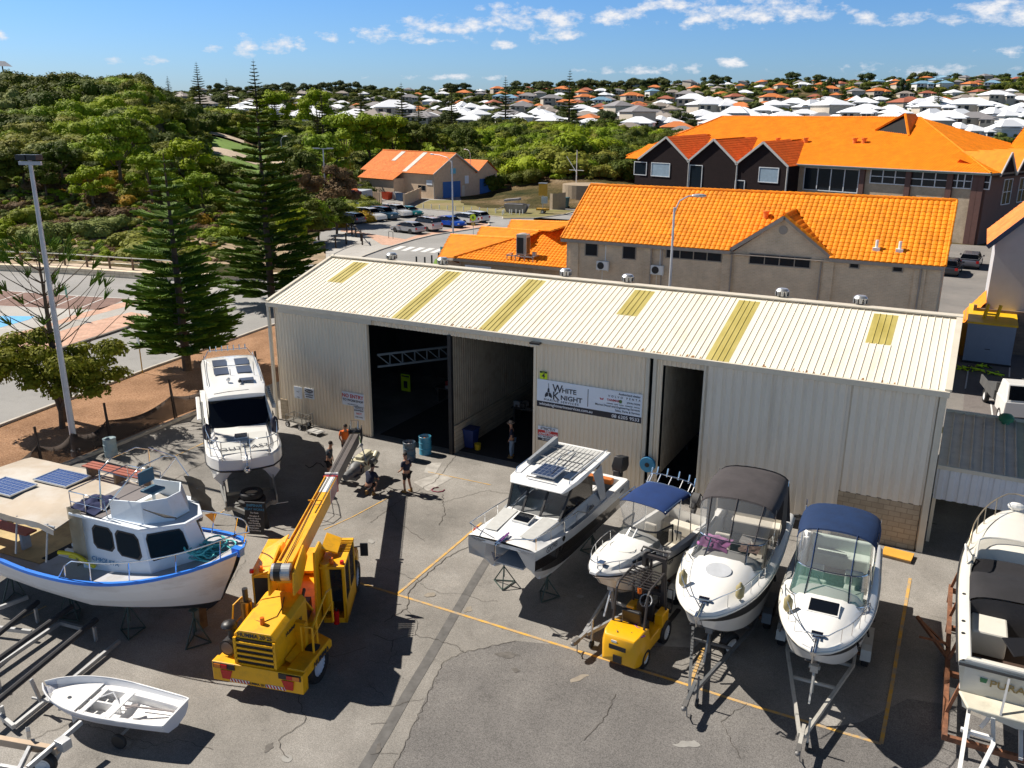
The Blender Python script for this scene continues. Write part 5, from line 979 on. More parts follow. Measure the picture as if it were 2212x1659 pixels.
# ---- black sided aluminium catamaran on stands
def cat_hulls(m,L,B,zk,zw,zs,zb,hw,n=22,bowx=None,mats=(0,1,2)):
 """two slim hulls; zw wet-deck height"""
 for sg in(1,-1):
  secs=[]
  for i in range(n+1):
   t=i/n;r=max(0,(t-.6)/.4);z=lerp(zs,zb,t**2);k=zk+(z-zk)*.16*r**2.6;cx=sg*(B/2-hw/2);w=hw/2*(1-.85*r**2.2);wo=(B/2-abs(cx))*(1-.25*r**2.5);X=L*t;xk=X-.13*L*r**1.5*.9
   o=abs(cx)
   secs.append([(X,sg*(o+wo),z),(X,sg*(o+wo+.01),z-.30),(X-.02,sg*(o+wo*.98),lerp(z-.3,k+.42,.5)),(lerp(X,xk,.6),sg*(o+w*.8),k+.40),(xk,sg*o,k),(lerp(X,xk,.6),sg*(o-w*.8),k+.42),(lerp(X,xk,.3),sg*(o-w*.9),max(zw,k+.5)+.15*r),(X,sg*(o-max(w*.95,.32)),z-.04)])
  k_=len(secs[0])
  for j in range(k_-1):m.mat(mats[0]if j==0 else mats[1]if j in(1,2)else mats[2]).loft([[q[j],q[j+1]]for q in secs],flip=(sg<0))
  m.mat(mats[0]).poly(secs[-1]);m.poly(secs[0])
 return m
def black_cat():
 bow,stern=(-11.5,21.15),(-11.3,28.5);rz,L=pose(bow,stern);B=2.62
 b=thing('catamaran','aluminium catamaran with black sides and solar panel on its roof, propped on stands','motor boat',(stern[0],stern[1],0),rz)
 SIL=P('silver_blue_paint',(.46,.52,.60),.25,.35,var=.05,coat=.3);BLK=P('gloss_black_side',(.016,.014,.014),.22,var=.2,dirt=.12,dcol=(.09,.075,.06),coat=.5);WH=P('white_bottom',(.62,.64,.67),.3,var=.04)
 zs,zb,zk=2.1,2.5,.82
 m=M(SIL,BLK,WH);cat_hulls(m,L,B,zk,1.45,zs,zb,.95);m.mat(0).box(.1,L*.93,-B/2+.8,B/2-.8,1.45,1.5);m.box(0,.1,-B/2+.05,B/2-.05,1.45,zs-.1)
 m.slab([(L*.80,-.52,1.55),(L*.80,.52,1.55),(L,.52,zb-.1),(L,-.52,zb-.1)],.03);m.obj('hull',b,smooth=30,recalc=False)
 m=M(WH)
 for s in(1,-1):m.tube([(L*t-.13*L*max(0,(t-.6)/.4)**1.5,s*(B/2-.48+.0),zk+(zb-zk)*.16*max(0,(t-.6)/.4)**2.6)for t in[i/14 for i in range(15)]],.07,6)
 m.obj('keel_strip',b)
 sz=lambda t:lerp(zs,zb,t**2)
 m=M(WHITEP);n=14;xc0,xc1=L*.30,L*.70
 secs=[]
 for i in range(n+1):
  t=lerp(.68,1,i/n);w=B/2-.12*max(0,(t-.6)/.4)**2.5;z=sz(t);k=(1-(i/n)**1.4)*.32;secs.append([(L*t,w,z),(L*t,w*.86,z+.04),(L*t,w*.72,z+.05+k),(L*t,0,z+.08+k),(L*t,-w*.72,z+.05+k),(L*t,-w*.86,z+.04),(L*t,-w,z)])
 m.loft(secs,flip=True);m.poly([(L,-w,zb),(L,w,zb),(L,w*.8,zb-.12),(L,-w*.8,zb-.12)])
 for s in(1,-1):m.box(L*.02,L*.68,min(s*B/2*.995,s*B/2*.80),max(s*B/2*.995,s*B/2*.80),zs-.05,zs+.10)
 m.box(0,.25,-B/2+.1,B/2-.1,zs-.2,zs+.06);m.obj('deck',b,smooth=30)
 m=M(NONSKID)
 for s in(1,-1):m.poly([(x,y*s,z)for x,y,z in((L*.735,1.02,sz(.74)+.362),(L*.735,.48,sz(.74)+.385),(L*.94,.42,sz(.94)+.19),(L*.94,.88,sz(.94)+.165))][::(1 if s<0 else-1)])
 m.obj('nonskid_panel',b)
 m=M(BLKG,GEL);m.at((L*.80,0,sz(.8)+.385),0,0,.12);m.box(-.24,.24,-.26,.26,0,.04);m.mat(1).box(-.28,.28,-.30,.30,-.04,.02);m.obj('deck_hatch',b)
 m=M(SIL);m.box(L*.45,L*.7,-B/2+.25,B/2-.25,zs,zs+.45)
 for s in(1,-1):
  y0,y1=s*(B/2-.06),s*(B/2-.22)
  m.add([(L*.28,y0,zs+.1),(L*.72,y0,sz(.72)+.08),(L*.70,y1,zs+.55),(L*.28,y1,zs+.55)],[(0,1,2,3),(3,2,1,0)])
  m.add([(L*.28,y0,zs+.1),(L*.34,y0,zs+.1),(L*.40,y1,3.42),(L*.30,y1,3.5)],[(0,1,2,3),(3,2,1,0)])
 m.obj('cabin_side',b)
 zr=3.52;xf=L*.70;wt=1.08;wb=B/2-.2;zb_=zs+.52
 fb=[(xf+.12,-wb+.15,zb_-.06),(xf+.32,-wb*.3,zb_-.03),(xf+.32,wb*.3,zb_-.03),(xf+.12,wb-.15,zb_-.06)];ft=[(xf-.55,-wt,zr),(xf-.42,-wt*.33,zr),(xf-.42,wt*.33,zr),(xf-.55,wt,zr)]
 m=M(TINT);m.loft([fb,ft]);
 m.obj('windscreen',b)
 m=M(BLKG)
 for s in(1,-1):m.add([(xf+.1,s*(wb-.14),zb_-.03),(L*.40,s*(wb-.02),zs+.56),(L*.40,s*(wt+.02),zr-.18),(L*.46,s*wt,zr-.03),(xf-.55,s*wt,zr)],[(0,1,2,3,4),(4,3,2,1,0)])
 m.obj('side_window',b)
 m=M(BLACKM)
 for i in range(4):m.bar(fb[i],ft[i],.07,.05)
 m.tube(fb,.03,5);m.obj('window_frame',b)
 m=M(BLACKM)
 for y in(-.75,.3):m.tube([(xf+.3,y,zb_),(xf+.05,y+.25,zb_+.45)],.014,4);m.tube([(xf+.12,y+.05,zb_+.2),(xf-.05,y+.35,zb_+.62)],.01,4)
 m.obj('wiper',b)
 m=M(WHITEP);A=[[(x,y,z)for x,y,z in q]for q in([(L*.20,-1.12,zr+.20),(L*.20,1.12,zr+.20),(L*.20,1.12,zr+.12),(L*.20,-1.12,zr+.12)],[(L*.55,-1.15,zr+.16),(L*.55,1.15,zr+.16),(L*.55,1.15,zr),(L*.55,-1.15,zr)],[(xf-.30,-1.08,zr+.12),(xf-.30,1.08,zr+.12),(xf-.30,1.08,zr-.02),(xf-.30,-1.08,zr-.02)],[(xf-.05,-.95,zr-.02),(xf-.05,.95,zr-.02),(xf-.12,.95,zr-.08),(xf-.12,-.95,zr-.08)])]
 m.loft(A,closed=True,cap0=True,cap1=True);rf=m.obj('hardtop',b,recalc=True,bevel=.02)
 m=M(NONSKID)
 for k in range(12):y=-.88+k*.155;m.box(L*.22,L*.50,y,y+.11,zr+.198,zr+.21)
 m.obj('roof_tread',rf)
 m=M(CHROME)
 for s in(1,-1):m.tube([(L*.22,s*1.02,zr+.2),(L*.22,s*1.02,zr+.34),(L*.62,s*1.0,zr+.30),(L*.63,s*1.0,zr+.15)],.018,6)
 m.tube([(L*.46,-.9,zr+.2),(L*.46,-.9,zr+.38),(L*.46,.9,zr+.38),(L*.46,.9,zr+.2)],.02,6);m.tube([(L*.34,-.9,zr+.2),(L*.34,-.9,zr+.38),(L*.34,.9,zr+.38),(L*.34,.9,zr+.2)],.02,6);m.tube([(L*.66,-.45,zr+.16),(L*.66,-.45,zr+.22),(L*.66,.55,zr+.22),(L*.66,.55,zr+.16)],.02,6)
 m.tube([(L*.3,0,zr+.3),(L*.44,0,zr+.42),(L*.60,.2,zr+.36)],.02,6);m.obj('roof_rack',rf)
 solar(rf,(L*.575,.05,zr+.25),.95,.80,0,(4,5),'dark');m=M(BLKG);m.box(L*.50,L*.59,.62,.92,zr+.175,zr+.195);m.obj('roof_hatch',rf)
 m=M(P('grey_cover',(.24,.26,.28),.7));m.at((L*.36,-.93,zr+.2),-.0);m.loft([[(-.9,-.1,0),(-.9,.1,0),(-.9,.08,.3),(-.9,-.08,.3)],[(1.2,-.08,0),(1.2,.08,0),(1.2,.05,.14),(1.2,-.05,.14)]],closed=True,cap0=True,cap1=True);m.obj('rolled_awning',rf,recalc=True)
 m=M(CARPET);m.box(.15,L*.4,-B/2+.3,B/2-.3,1.5,1.53);m.obj('cockpit_floor',b)
 m=M(P('orange_vinyl',(.55,.16,.03),.5));m.box(.3,1.7,-B/2+.28,-B/2+.48,zs+.1,zs+.16);m.box(.3,.55,-B/2+.5,B/2-.5,zs-.1,zs+.12);m.obj('orange_bolster',b,bevel=.03)
 m=M(GEL);m.box(.9,1.5,-.4,.5,1.53,2.05);m.box(L*.42,L*.60,.2,1.0,1.5,2.4);m.box(L*.5,L*.62,-1.0,-.3,1.5,2.5);m.obj('cabin_furniture',b,bevel=.04)
 outboard(b,(-.3,-.45,2.15),1.05,BLACKM,1.25);outboard(b,(-.3,.75,2.15),1.05,BLACKM,.3)
 m=M(CHROME)
 for s in(1,-1):
  pts=[(L*t,s*(B/2-.12*max(0,(t-.6)/.4)**2.5-.06),sz(t)+(.42 if t>.5 else .1))for t in(.44,.5,.6,.7,.8,.9,1.0)];m.tube(pts+[(L+.25,s*.62,zb+.42)],.017,6)
  for t in(.5,.62,.74,.86,.98):m.tube([(L*t,s*(B/2-.12*max(0,(t-.6)/.4)**2.5-.06),sz(t)),(L*t,s*(B/2-.12*max(0,(t-.6)/.4)**2.5-.06),sz(t)+.42)],.013,5)
  m.tube([(L+.25,s*.62,zb+.42),(L+.05,s*.2,zb+.15)],.015,5)
 m.obj('bow_rail',b,smooth=60)
 m=M(CHROME,P('purple_strap',(.25,.06,.3),.7));m.box(L-.3,L+.25,-.08,.08,zb+.05,zb+.12);m.tube([(L-.4,0,zb+.16),(L+.38,0,zb+.1),(L+.34,0,zb-.3)],.025,6);m.slab([(L+.25,-.2,zb-.22),(L+.42,0,zb-.4),(L+.25,.2,zb-.22)],.03);m.mat(1).tube([(L-.4,.05,zb+.2),(L+.1,.05,zb+.16)],.03,5);m.obj('anchor_gear',b)
 text('registration','GX743',.26,INK,b,(L*.865,B/2*.965+.012,sz(.86)-.15),(pi/2,0,pi-.06),sx=.9,bold=.01)
 for s in(1,-1):text('side_lettering','sailfish',.17,INK,b,(L*.46,s*(B/2-.045),zs+.28),(pi/2-.3,0,pi if s>0 else 0),bold=.01);text('side_lettering','sailfish',.14,INK,b,(L*.10,s*(B/2+.004),zs-.12),(pi/2,0,pi if s>0 else 0),bold=.01)
 m=M(BLKG)
 for s in(1,-1):m.cyl((L*.76,s*(B/2-.05),sz(.76)-.12),(L*.76,s*(B/2+.012),sz(.76)-.12),.09,n=14)
 m.obj('porthole',b);m=M(P('red_fender',(.3,.01,.015),.4));m.sph((L*.9,-B/2-.0,sz(.9)-.25),(.16,.16,.26),14,8);m.obj('fender',b,smooth=180)
 for i,(x,y)in enumerate(((L*.78,.82),(L*.78,-.82),(L*.3,.82),(L*.3,-.82))):
  p_=b.matrix_basis@Vector((x,y,0));stand(p_,zk+.05,['steel stand under the visible bow hull of the black sided catamaran','steel boat stand under the far bow hull of the black sided catamaran','steel boat stand under the near rear hull of the black sided catamaran','steel boat stand under the far rear hull of the black sided catamaran'][i],.4*i)
def solar(par,loc,lx,ly,rz,grid,kind='blue',label=None,tilt=0):
 c=(.012,.018,.05)if kind=='dark' else(.02,.05,.20);k='solar_cell_'+kind
 sm=bpy.data.materials.get(k)or glassmat(k,c,.12)
 m=M(sm,ALU);m.box(-lx/2,lx/2,-ly/2,ly/2,0,.03);m.mat(1)
 for s in(1,-1):m.box(-lx/2-.025,lx/2+.025,s*ly/2-.02,s*ly/2+.02,-.005,.045);m.box(s*lx/2-.02,s*lx/2+.02,-ly/2,ly/2,-.005,.045)
 w=.006
 for i in range(1,grid[0]):x=-lx/2+lx*i/grid[0];m.box(x-w,x+w,-ly/2,ly/2,.03,.032)
 for j in range(1,grid[1]):y=-ly/2+ly*j/grid[1];m.box(-lx/2,lx/2,y-w,y+w,.03,.032)
 o=m.obj('solar_panel',par);o.location=loc;o.rotation_euler=(0,tilt,rz);return o
black_cat()
# ---- white power catamaran on trailer, bow to camera
def power_cat():
 bow,stern=(-23.9,23.0),(-31.0,29.3);rz,L=pose(bow,stern);B=2.95
 b=thing('catamaran','big white power catamaran with four dark roof panels near the left end of the shed','motor boat',(stern[0],stern[1],0),rz)
 zs,zb,zk=2.3,2.35,.75;rd=lambda t:B/2*(1-max(0,(t-.86)/.14)**2.6*.30)
 LB=P('pale_blue_gel',(.60,.64,.72),.25,var=.03,coat=.4)
 m=M(GEL,LB,ANTIF);n=24
 for sg in(1,-1):
  secs=[]
  for i in range(n+1):
   t=i/n;r=max(0,(t-.62)/.38);X=L*t;w=rd(t);z=zs;k=zk+.30*r**2.6;xk=X-.45*r**1.6;o=B/2-.5
   secs.append([(X,sg*w,z),(X,sg*(w+.01),z-.42),(X-.03,sg*w*.98,z-.50),(lerp(X,xk,.6),sg*(o+.40*(1-.25*r)),k+.45),(xk,sg*o,k),(lerp(X,xk,.5),sg*(o-.40*(1-.3*r)),k+.5),(lerp(X,xk,.2),sg*(o-.5),1.62+.15*r)])
  for j in range(6):m.mat((0,0,0,1,1,1)[j]).loft([[q[j],q[j+1]]for q in secs],flip=sg<0)
  m.mat(1).poly(secs[-1]);m.mat(0).poly(secs[0])
 m.mat(0).box(.05,L*.95,-B/2+.9,B/2-.9,1.6,1.66);m.box(0,.08,-B/2+.1,B/2-.1,1.6,zs);fr=[(L-.0,y,zs-.5)for y in(-B/2*.7,B/2*.7)]
 m.mat(1).loft([[(L+.22*(1-(y/(B/2*.72))**2)-.06*0,y,zs)for y in[B/2*.70*(k/5-1)for k in range(11)]],[(L+.20*(1-(y/(B/2*.72))**2),y,zs-.5)for y in[B/2*.70*(k/5-1)for k in range(11)]],[(L-.5,y,1.65)for y in[B/2*.70*(k/5-1)for k in range(11)]]])
 m.obj('hull',b,smooth=32)
 m=M(RUB);pts=[(L*t,rd(t)+.015,zs-.45)for t in[i/20 for i in range(21)]];fpts=[(L+.23*(1-(y/(B/2*.72))**2),y,zs-.46)for y in[B/2*.70*(1-k/5)for k in range(11)]];m.tube(pts+fpts+[(x,-y,z)for x,y,z in pts[::-1]],.035,6);m.obj('rubbing_strip',b,smooth=60)
 m=M(GEL);secs=[]
 for i in range(13):
  t=lerp(.60,1,i/12);w=rd(t);z=zs;k=.28*(1-(i/12)**1.5)
  secs.append([(L*t,w,z),(L*t,w*.95,z+.07),(L*t,w*.8,z+.08),(L*t,w*.7,z+.12+k),(L*t,0,z+.16+k),(L*t,-w*.7,z+.12+k),(L*t,-w*.8,z+.08),(L*t,-w*.95,z+.07),(L*t,-w,z)])
 secs.append([(L+.22*(1-(y/(B/2*.72))**2),y,zs+.0)for y in[B/2*.70*(1-k/4)for k in range(9)]]);m.loft(secs,flip=True)
 for s in(1,-1):m.box(.1,L*.6,min(s*B/2*.99,s*B/2*.80),max(s*B/2*.99,s*B/2*.80),zs-.03,zs+.09)
 m.obj('deck',b,smooth=30)
 m=M(P('deck_grey',(.58,.58,.55),.75,var=.05));m.poly([(L*.80,-.95,zs+.345),(L*.985,-.9,zs+.185),(L*.985,.9,zs+.185),(L*.80,.95,zs+.345)]);m.obj('nonskid_panel',b)
 text('deck_lettering','OUTCAST',.32,INK,b,(L*.95,0,zs+.262),(-.09,0,pi/2),bold=.0,sx=1.25,space=1.1).rotation_euler=(.09,0,pi/2)
 m=M(BLKG,GEL);m.at((L*.83,-.05,zs+.34),0,0,.1);m.box(-.18,.18,-.24,.24,0,.035);m.mat(1).box(-.21,.21,-.27,.27,-.05,.02);m.obj('deck_hatch',b)
 zr=3.86;wt=1.18;wb=B/2-.22;xb,xt=L*.695,L*.60
 m=M(GEL)
 for s in(1,-1):m.add([(L*.04,s*wb,zs),(xb-.1,s*wb,zs+.1),(xb-.1,s*wb*.99,zs+.5),(L*.04,s*wb*.99,zs+.5)],[(0,1,2,3),(3,2,1,0)]);m.add([(L*.04,s*wb*.98,zs+.4),(L*.12,s*wb*.98,zs+.4),(L*.10,s*wt,zr),(L*.04,s*wt,zr)],[(0,1,2,3),(3,2,1,0)])
 m.box(L*.03,L*.05,-wb,wb,zs,zs+1.5);m.obj('cabin_side',b)
 lo=[(xb+.28*(1-(k/4-1)**2),-wb*.97*(k/4-1),zs+.36)for k in range(9)];up=[(xt+.22*(1-(k/4-1)**2),-wt*.97*(k/4-1),zr-.06)for k in range(9)]
 m=M(BLKG);m.loft([lo,up]);ws=m.obj('windscreen',b,smooth=40);m=M(BLKG)
 for s in(1,-1):m.add([(xb,s*wb*.97,zs+.36),(L*.12,s*wb*.99,zs+.5),(L*.12,s*wt,zr-.03),(xt,s*wt*.97,zr-.05)],[(0,1,2,3),(3,2,1,0)])
 m.obj('side_window',b)
 m=M(GEL);secs=[]
 for i in range(15):
  t=i/14;x=lerp(L*.01,xt+.42,t);w=wt+.10-.10*max(0,t-.8)/.2-.05*max(0,.1-t)/.1;zz=zr+.02+.12*sin(pi*min(1,t*1.15))-.12*max(0,(t-.86)/.14)**2;ww=[1,.97,.8,.4,0]
  a=[(x-.10*(f**2)*(t>.9),w*f,zz+.10*(1-f**4)-(.07 if f==1 else 0))for f in ww];secs.append(a+[(p,-q,r)for p,q,r in a[-2::-1]]+[(x-.05,-w*.9,zz-.10),(x-.05,w*.9,zz-.10)])
 m.loft(secs,closed=True,cap0=True,cap1=True);rf=m.obj('hardtop',b,smooth=50,recalc=True)
 m=M(P('roof_solar_film',(.055,.06,.085),.3,var=.05))
 for x in(L*.125,L*.27):
  for y in(-.78,.20):m.add([(x,y,zr+.262),(x+1.12,y,zr+.262),(x+1.12,y+.62,zr+.262),(x,y+.62,zr+.262)],[(0,1,2,3)])
 m.box(L*.48,L*.525,.22,.82,zr+.22,zr+.26);m.obj('solar_film',rf)
 m=M(BLACKM);m.tube([(L*.262,-.8,zr+.28),(L*.265,0,zr+.3),(L*.262,.8,zr+.28)],.014,5);m.obj('cable',rf)
 m=M(CHROME)
 for s in(1,-1):
  m.tube([(L*.03,s*1.12,zr+.16),(L*.04,s*1.12,zr+.30),(L*.5,s*1.12,zr+.26),(L*.52,s*1.12,zr+.14)],.017,6)
  for t in(.15,.28,.4):m.tube([(L*t,s*1.12,zr+.12),(L*t,s*1.12,zr+.28)],.013,5)
 m.tube([(L*.02,-1.1,zr+.1),(L*.0,-.9,zr+.42),(L*.0,.9,zr+.42),(L*.02,1.1,zr+.1)],.022,6)
 for k in range(7):m.cyl((0,-.8+k*.27,zr+.36),(-.04,-.8+k*.27,zr+.62),.026,n=6)
 m.tube([(xt+.36,-.9,zr+.1),(xt+.4,-.3,zr+.16),(xt+.38,.5,zr+.16)],.016,5);m.obj('roof_rail',rf)
 m=M(GEL,BLACKM);m.sph((L*.50,-.25,zr+.3),.1,12,6);m.cyl((L*.5,-.25,zr+.1),(L*.5,-.25,zr+.3),.04);m.mat(1).sph((L*.53,.22,zr+.26),.08,10,6);m.tube([(L*.42,.9,zr+.15),(L*.42,.9,zr+.8)],.012,5);m.tube([(L*.40,-.1,zr+.2),(L*.40,-.1,zr+.5)],.015,5);m.obj('antenna',rf)
 m=M(CHROME);W_=.5
 for s in(1,-1):
  pp=[(L*.66,s*(B/2-.12),zs+.1),(L*.68,s*(B/2-.10),zs+.78),(L*.85,s*(B/2-.10),zs+.80),(L*.97,s*(B/2*.86),zs+.80),(L+.15,s*(B/2*.60),zs+.80),(L+.22,s*.18,zs+.80),(L+.2,s*.18,zs+.05)];m.tube(pp,.02,6);m.tube([(x,y,z-.35)for x,y,z in pp[1:6]],.014,5)
  for(x,y)in((L*.76,B/2-.12),(L*.85,B/2-.1),(L*.95,B/2*.87),(L+.08,B/2*.6)):m.tube([(x,s*y,zs),(x,s*y,zs+.8)],.018,6)
 m.obj('pulpit_rail',b,smooth=60)
 m=M(GEL,CHROME);m.box(L*.97,L+.55,-.15,.15,zs-.02,zs+.10);m.mat(1).tube([(L*.9,0,zs+.28),(L+.5,0,zs+.12),(L+.62,0,zs-.12)],.03,6);m.sph((L+.45,0,zs-.35),.15,10,6);m.box(L*.90,L*.93,-.12,.12,zs+.2,zs+.36);m.obj('anchor_gear',b,bevel=.01)
 for s in(1,-1):
  m=M(P('navy_fender',(.012,.012,.03),.5)if s>0 else bpy.data.materials['navy_fender'],GEL);m.lathe([(0,0),(.1,.03),(.15,.12),(.15,.55),(.1,.66),(.03,.72),(0,.73)],14,(L*.78,s*(B/2-.13),zs+.15));m.obj('fender',b,smooth=40)
 m=M(GEL);m.at((L*.30,B/2+.12-.0,zs+.2));m.box(-1.7,1.2,-.05,.13,-.1,.1);m.at((L*.40,-B/2-.08,zs+.28));m.box(-2,1.3,-.12,.05,-.04,.04);m.obj('side_locker',b,bevel=.04)
 m=M(BLACKM)
 for k in range(9):m.at((L*.30-1.5+k*.3,B/2+.12,zs+.3));m.box(0,.03,0,.1,0,.02)
 m.obj('locker_latch',b)
 t=thing('boat_trailer','wide silver trailer with V drawbar under the white power catamaran','trailer',(stern[0],stern[1],0),rz)
 m=M(P('dull_silver',(.32,.32,.31),.45,.5,dirt=.3))
 for s in(1,-1):
  m.bar((.5,s*1.0,.62),(L-.9,s*1.0,.62),.12,.2);m.bar((L-.9,s*1.0,.62),(L+.9,s*.85,1.1 if 0 else .62),.12,.2);m.bar((L-1.0,s*.95,1.3),(L-.2,s*.9,.7),.14,.14);m.bar((L+.5,s*.9,.62),(L+1.5,s*.06,.5),.1,.16);m.slab([(L-.5,s*.95,.62),(L+.9,s*.95,.62),(L+.9,s*.95,.95),(L-.2,s*.95,1.35)],.05)
 for x in(1.5,3.2,5,L-.6,L+.75):m.bar((x,-1.0,.6),(x,1.0,.6),.1,.12)
 m.box(L-.2,L+.7,-.9,.9,.66,.70);m.obj('frame',t)
 m=M(P('yellow_strap',(.7,.55,.02),.6));m.bar((L+.4,-.15,.95),(L+.4,.35,.98),.05);m.obj('winch_strap',t);m=M(WHITEP);m.box(L+.2,L+.45,-.35,-.1,.72,1.0);m.obj('winch_box',t);m=M(BLACKM);m.box(L+.3,L+.6,.0,.3,.72,.95);m.obj('winch',t)
 for xx in(2.2,3.2):
  for s in(1,-1):tyre(t,(xx,s*1.22,.38),.38,.22)
 for k,(zz,r_)in enumerate(((.74,.52),(1.0,.44))):
  w=thing('spare_tyre',['large black tyre lying lowest on the trailer drawbar before the white catamaran','smaller tyre with steel rim lying on top of the tyre on the catamaran trailer'][k],'tyre',t.matrix_basis@Vector((L+.60,.05,zz)),rz)
  m=M(RUB);m.lathe([(r_*.58,-.12),(r_*.9,-.12),(r_,-.07),(r_,.07),(r_*.9,.12),(r_*.58,.12),(r_*.55,0),(r_*.58,-.12)],28);m.obj('rubber',w,smooth=35)
  w.parent=t;w.matrix_parent_inverse=t.matrix_basis.inverted();del w['category']
  if k:m=M(CHROME);m.lathe([(0,.05),(r_*.2,.05),(r_*.5,.0),(r_*.56,.08)],20);m.obj('rim',w,smooth=35)
 m=M(P('orange_pennant',(.6,.25,.02),.7));m.add([(L+.5,-1.75,.35),(L+.7,-1.25,.5),(L+.85,-1.45,.12)],[(0,1,2),(2,1,0)]);m.obj('pennant',t);m=M(GEL);m.bar((L+.75,-1.3,.5),(L+.75,1.4,.5),.02);m.obj('flag_rod',t)
power_cat()
# ---- old timber fishing boat
def fishing_boat():
 bow,stern=(-17.35,16.15),(-28.2,15.35);rz,L=pose(bow,stern);B=3.35
 B=4.1;b=thing('fishing_boat','old white timber fishing boat with blue gunwale, wheelhouse and canvas covered aft deck','fishing boat',(stern[0],stern[1],0),rz)
 OW=P('chalky_white_hull',(.74,.74,.75),.55,var=.05,scale=.8,dirt=.30,dcol=(.34,.28,.20),dscale=.7,stretch=(.4,1,2));BG=P('bright_blue_gunwale',(.02,.20,.78),.4,var=.1,scale=3);DK=P('weathered_deck',(.42,.43,.46),.8,var=.12,scale=2,dirt=.3,dcol=(.28,.22,.15));BW=P('pale_blue_wheelhouse',(.76,.82,.88),.5,var=.03,scale=1,dirt=.14,dcol=(.4,.32,.2))
 zk=.72;WHG=glassmat('wheelhouse_glass',(.008,.02,.03),.2);WHG.node_tree.nodes['Principled BSDF'].inputs['Specular IOR Level'].default_value=.06;sheer=lambda t:2.02+1.1*max(0,(t-.42)/.58)**2+.45*max(0,(.42-t)/.42)**2
 def hb(t):return B/2*(lerp(.86,1,min(1,t/.4))if t<.5 else max(.01,1-((t-.5)/.5)**2.5)**.62)
 def sec(t):
  h,z=hb(t),sheer(t);r=max(0,(t-.6)/.4);k=zk+.20*r**3;xk=L*t-1.35*r**2.2;X=L*t;wl=1.25+.12*r
  def at(f):return X+(xk-X)*f
  return[(X,h,z),(at(.2),h*lerp(.97,.86,r),lerp(z,wl,.35)),(at(.45),h*lerp(.93,.66,r),lerp(z,wl,.7)),(at(.65),h*lerp(.84,.42,r),wl),(at(.68),h*lerp(.82,.38,r),wl-.06),(at(.85),h*lerp(.55,.2,r),lerp(wl,k,.6)),(xk,.03,k)]
 n=30;secs=[]
 for i in range(n+1):a=sec(i/n);secs.append(a+[(x,-y,z)for x,y,z in a[::-1]])
 m=M(OW,ANTIF);k_=len(secs[0])
 for j in range(k_-1):m.mat(0 if min(j,k_-2-j)<4 else 1).loft([[q[j],q[j+1]]for q in secs])
 m.mat(0).poly(list(reversed(secs[0])));m.obj('hull',b,smooth=45)
 m=M(BG)
 for s in(1,-1):
  P_=[(L*i/24,s*hb(i/24),sheer(i/24))for i in range(25)]
  m.loft([[(x,y-s*.09,z+.04),(x,y+s*.03,z+.04),(x,y+s*.04,z-.05),(x,y+s*.0,z-.06),(x,y-s*.09,z-.03)]for x,y,z in P_],flip=s>0)
 m.box(L-.25,L+.05,-.1,.1,sheer(1)-.15,sheer(1)+.09);m.obj('gunwale',b,smooth=40)
 m=M(DK);m.loft([[(L*t,hb(t)*.98,sheer(t)-dz),(L*t,0,sheer(t)-dz+.05),(L*t,-hb(t)*.98,sheer(t)-dz)]for t,dz in[(lerp(.40,1,i/14),.07)for i in range(15)]],flip=True)
 m.box(0,L*.42,-B/2*.86,B/2*.86,1.70,1.75);m.add([(L*.40,-B/2*.95,1.7),(L*.40,B/2*.95,1.7),(L*.40,B/2*.95,sheer(.4)-.1),(L*.40,-B/2*.95,sheer(.4)-.1)],[(0,1,2,3),(3,2,1,0)]);m.obj('deck',b)
 m=M(P('ochre_deck',(.50,.38,.18),.8,var=.15,dirt=.3));m.box(.3,L*.36,-1.25,1.25,1.755,1.77);m.obj('aft_deck_panel',b)
 m=M(DARK);m.box(L*.34,L*.41,-1.0,.9,1.775,1.79);m.obj('engine_hatch',b)
 x0,x1,x2=5.75,8.75,9.55;w=1.15;zb_,zt=2.0,3.72;ins=.10
 F=[(x0,-w),(x1-.2,-w*.97),(x2,-.28),(x2,.28),(x1-.2,w*.97),(x0,w)];Tp=[(x0+.0,-w+ins),(x1-.55,-w*.97+ins),(x2-.55,-.24),(x2-.55,.24),(x1-.55,w*.97-ins),(x0,w-ins)]
 zf=[zb_,zb_,2.4,2.4,zb_,zb_]
 m=M(BW);lo=[(x,y,z)for(x,y),z in zip(F,zf)];up=[(x,y,zt)for x,y in Tp];m.loft([lo,up],closed=True,flip=False);m.obj('wheelhouse',b,recalc=True)
 m=M(BW);R_=[(x0-.25,-w-.05),(x1-.45,-w-.02),(x2-.3,-.35),(x2-.3,.35),(x1-.45,w+.02),(x0-.25,w+.05)];m.prism(R_,zt,zt+.10);rf=m.obj('wheelhouse_roof',b,bevel=.03)
 m=M(P('roof_mat',(.20,.18,.18),.9));m.box(x0-.2,x0+1.0,-w+.0,w,zt+.10,zt+.115);m.obj('roof_mat',rf)
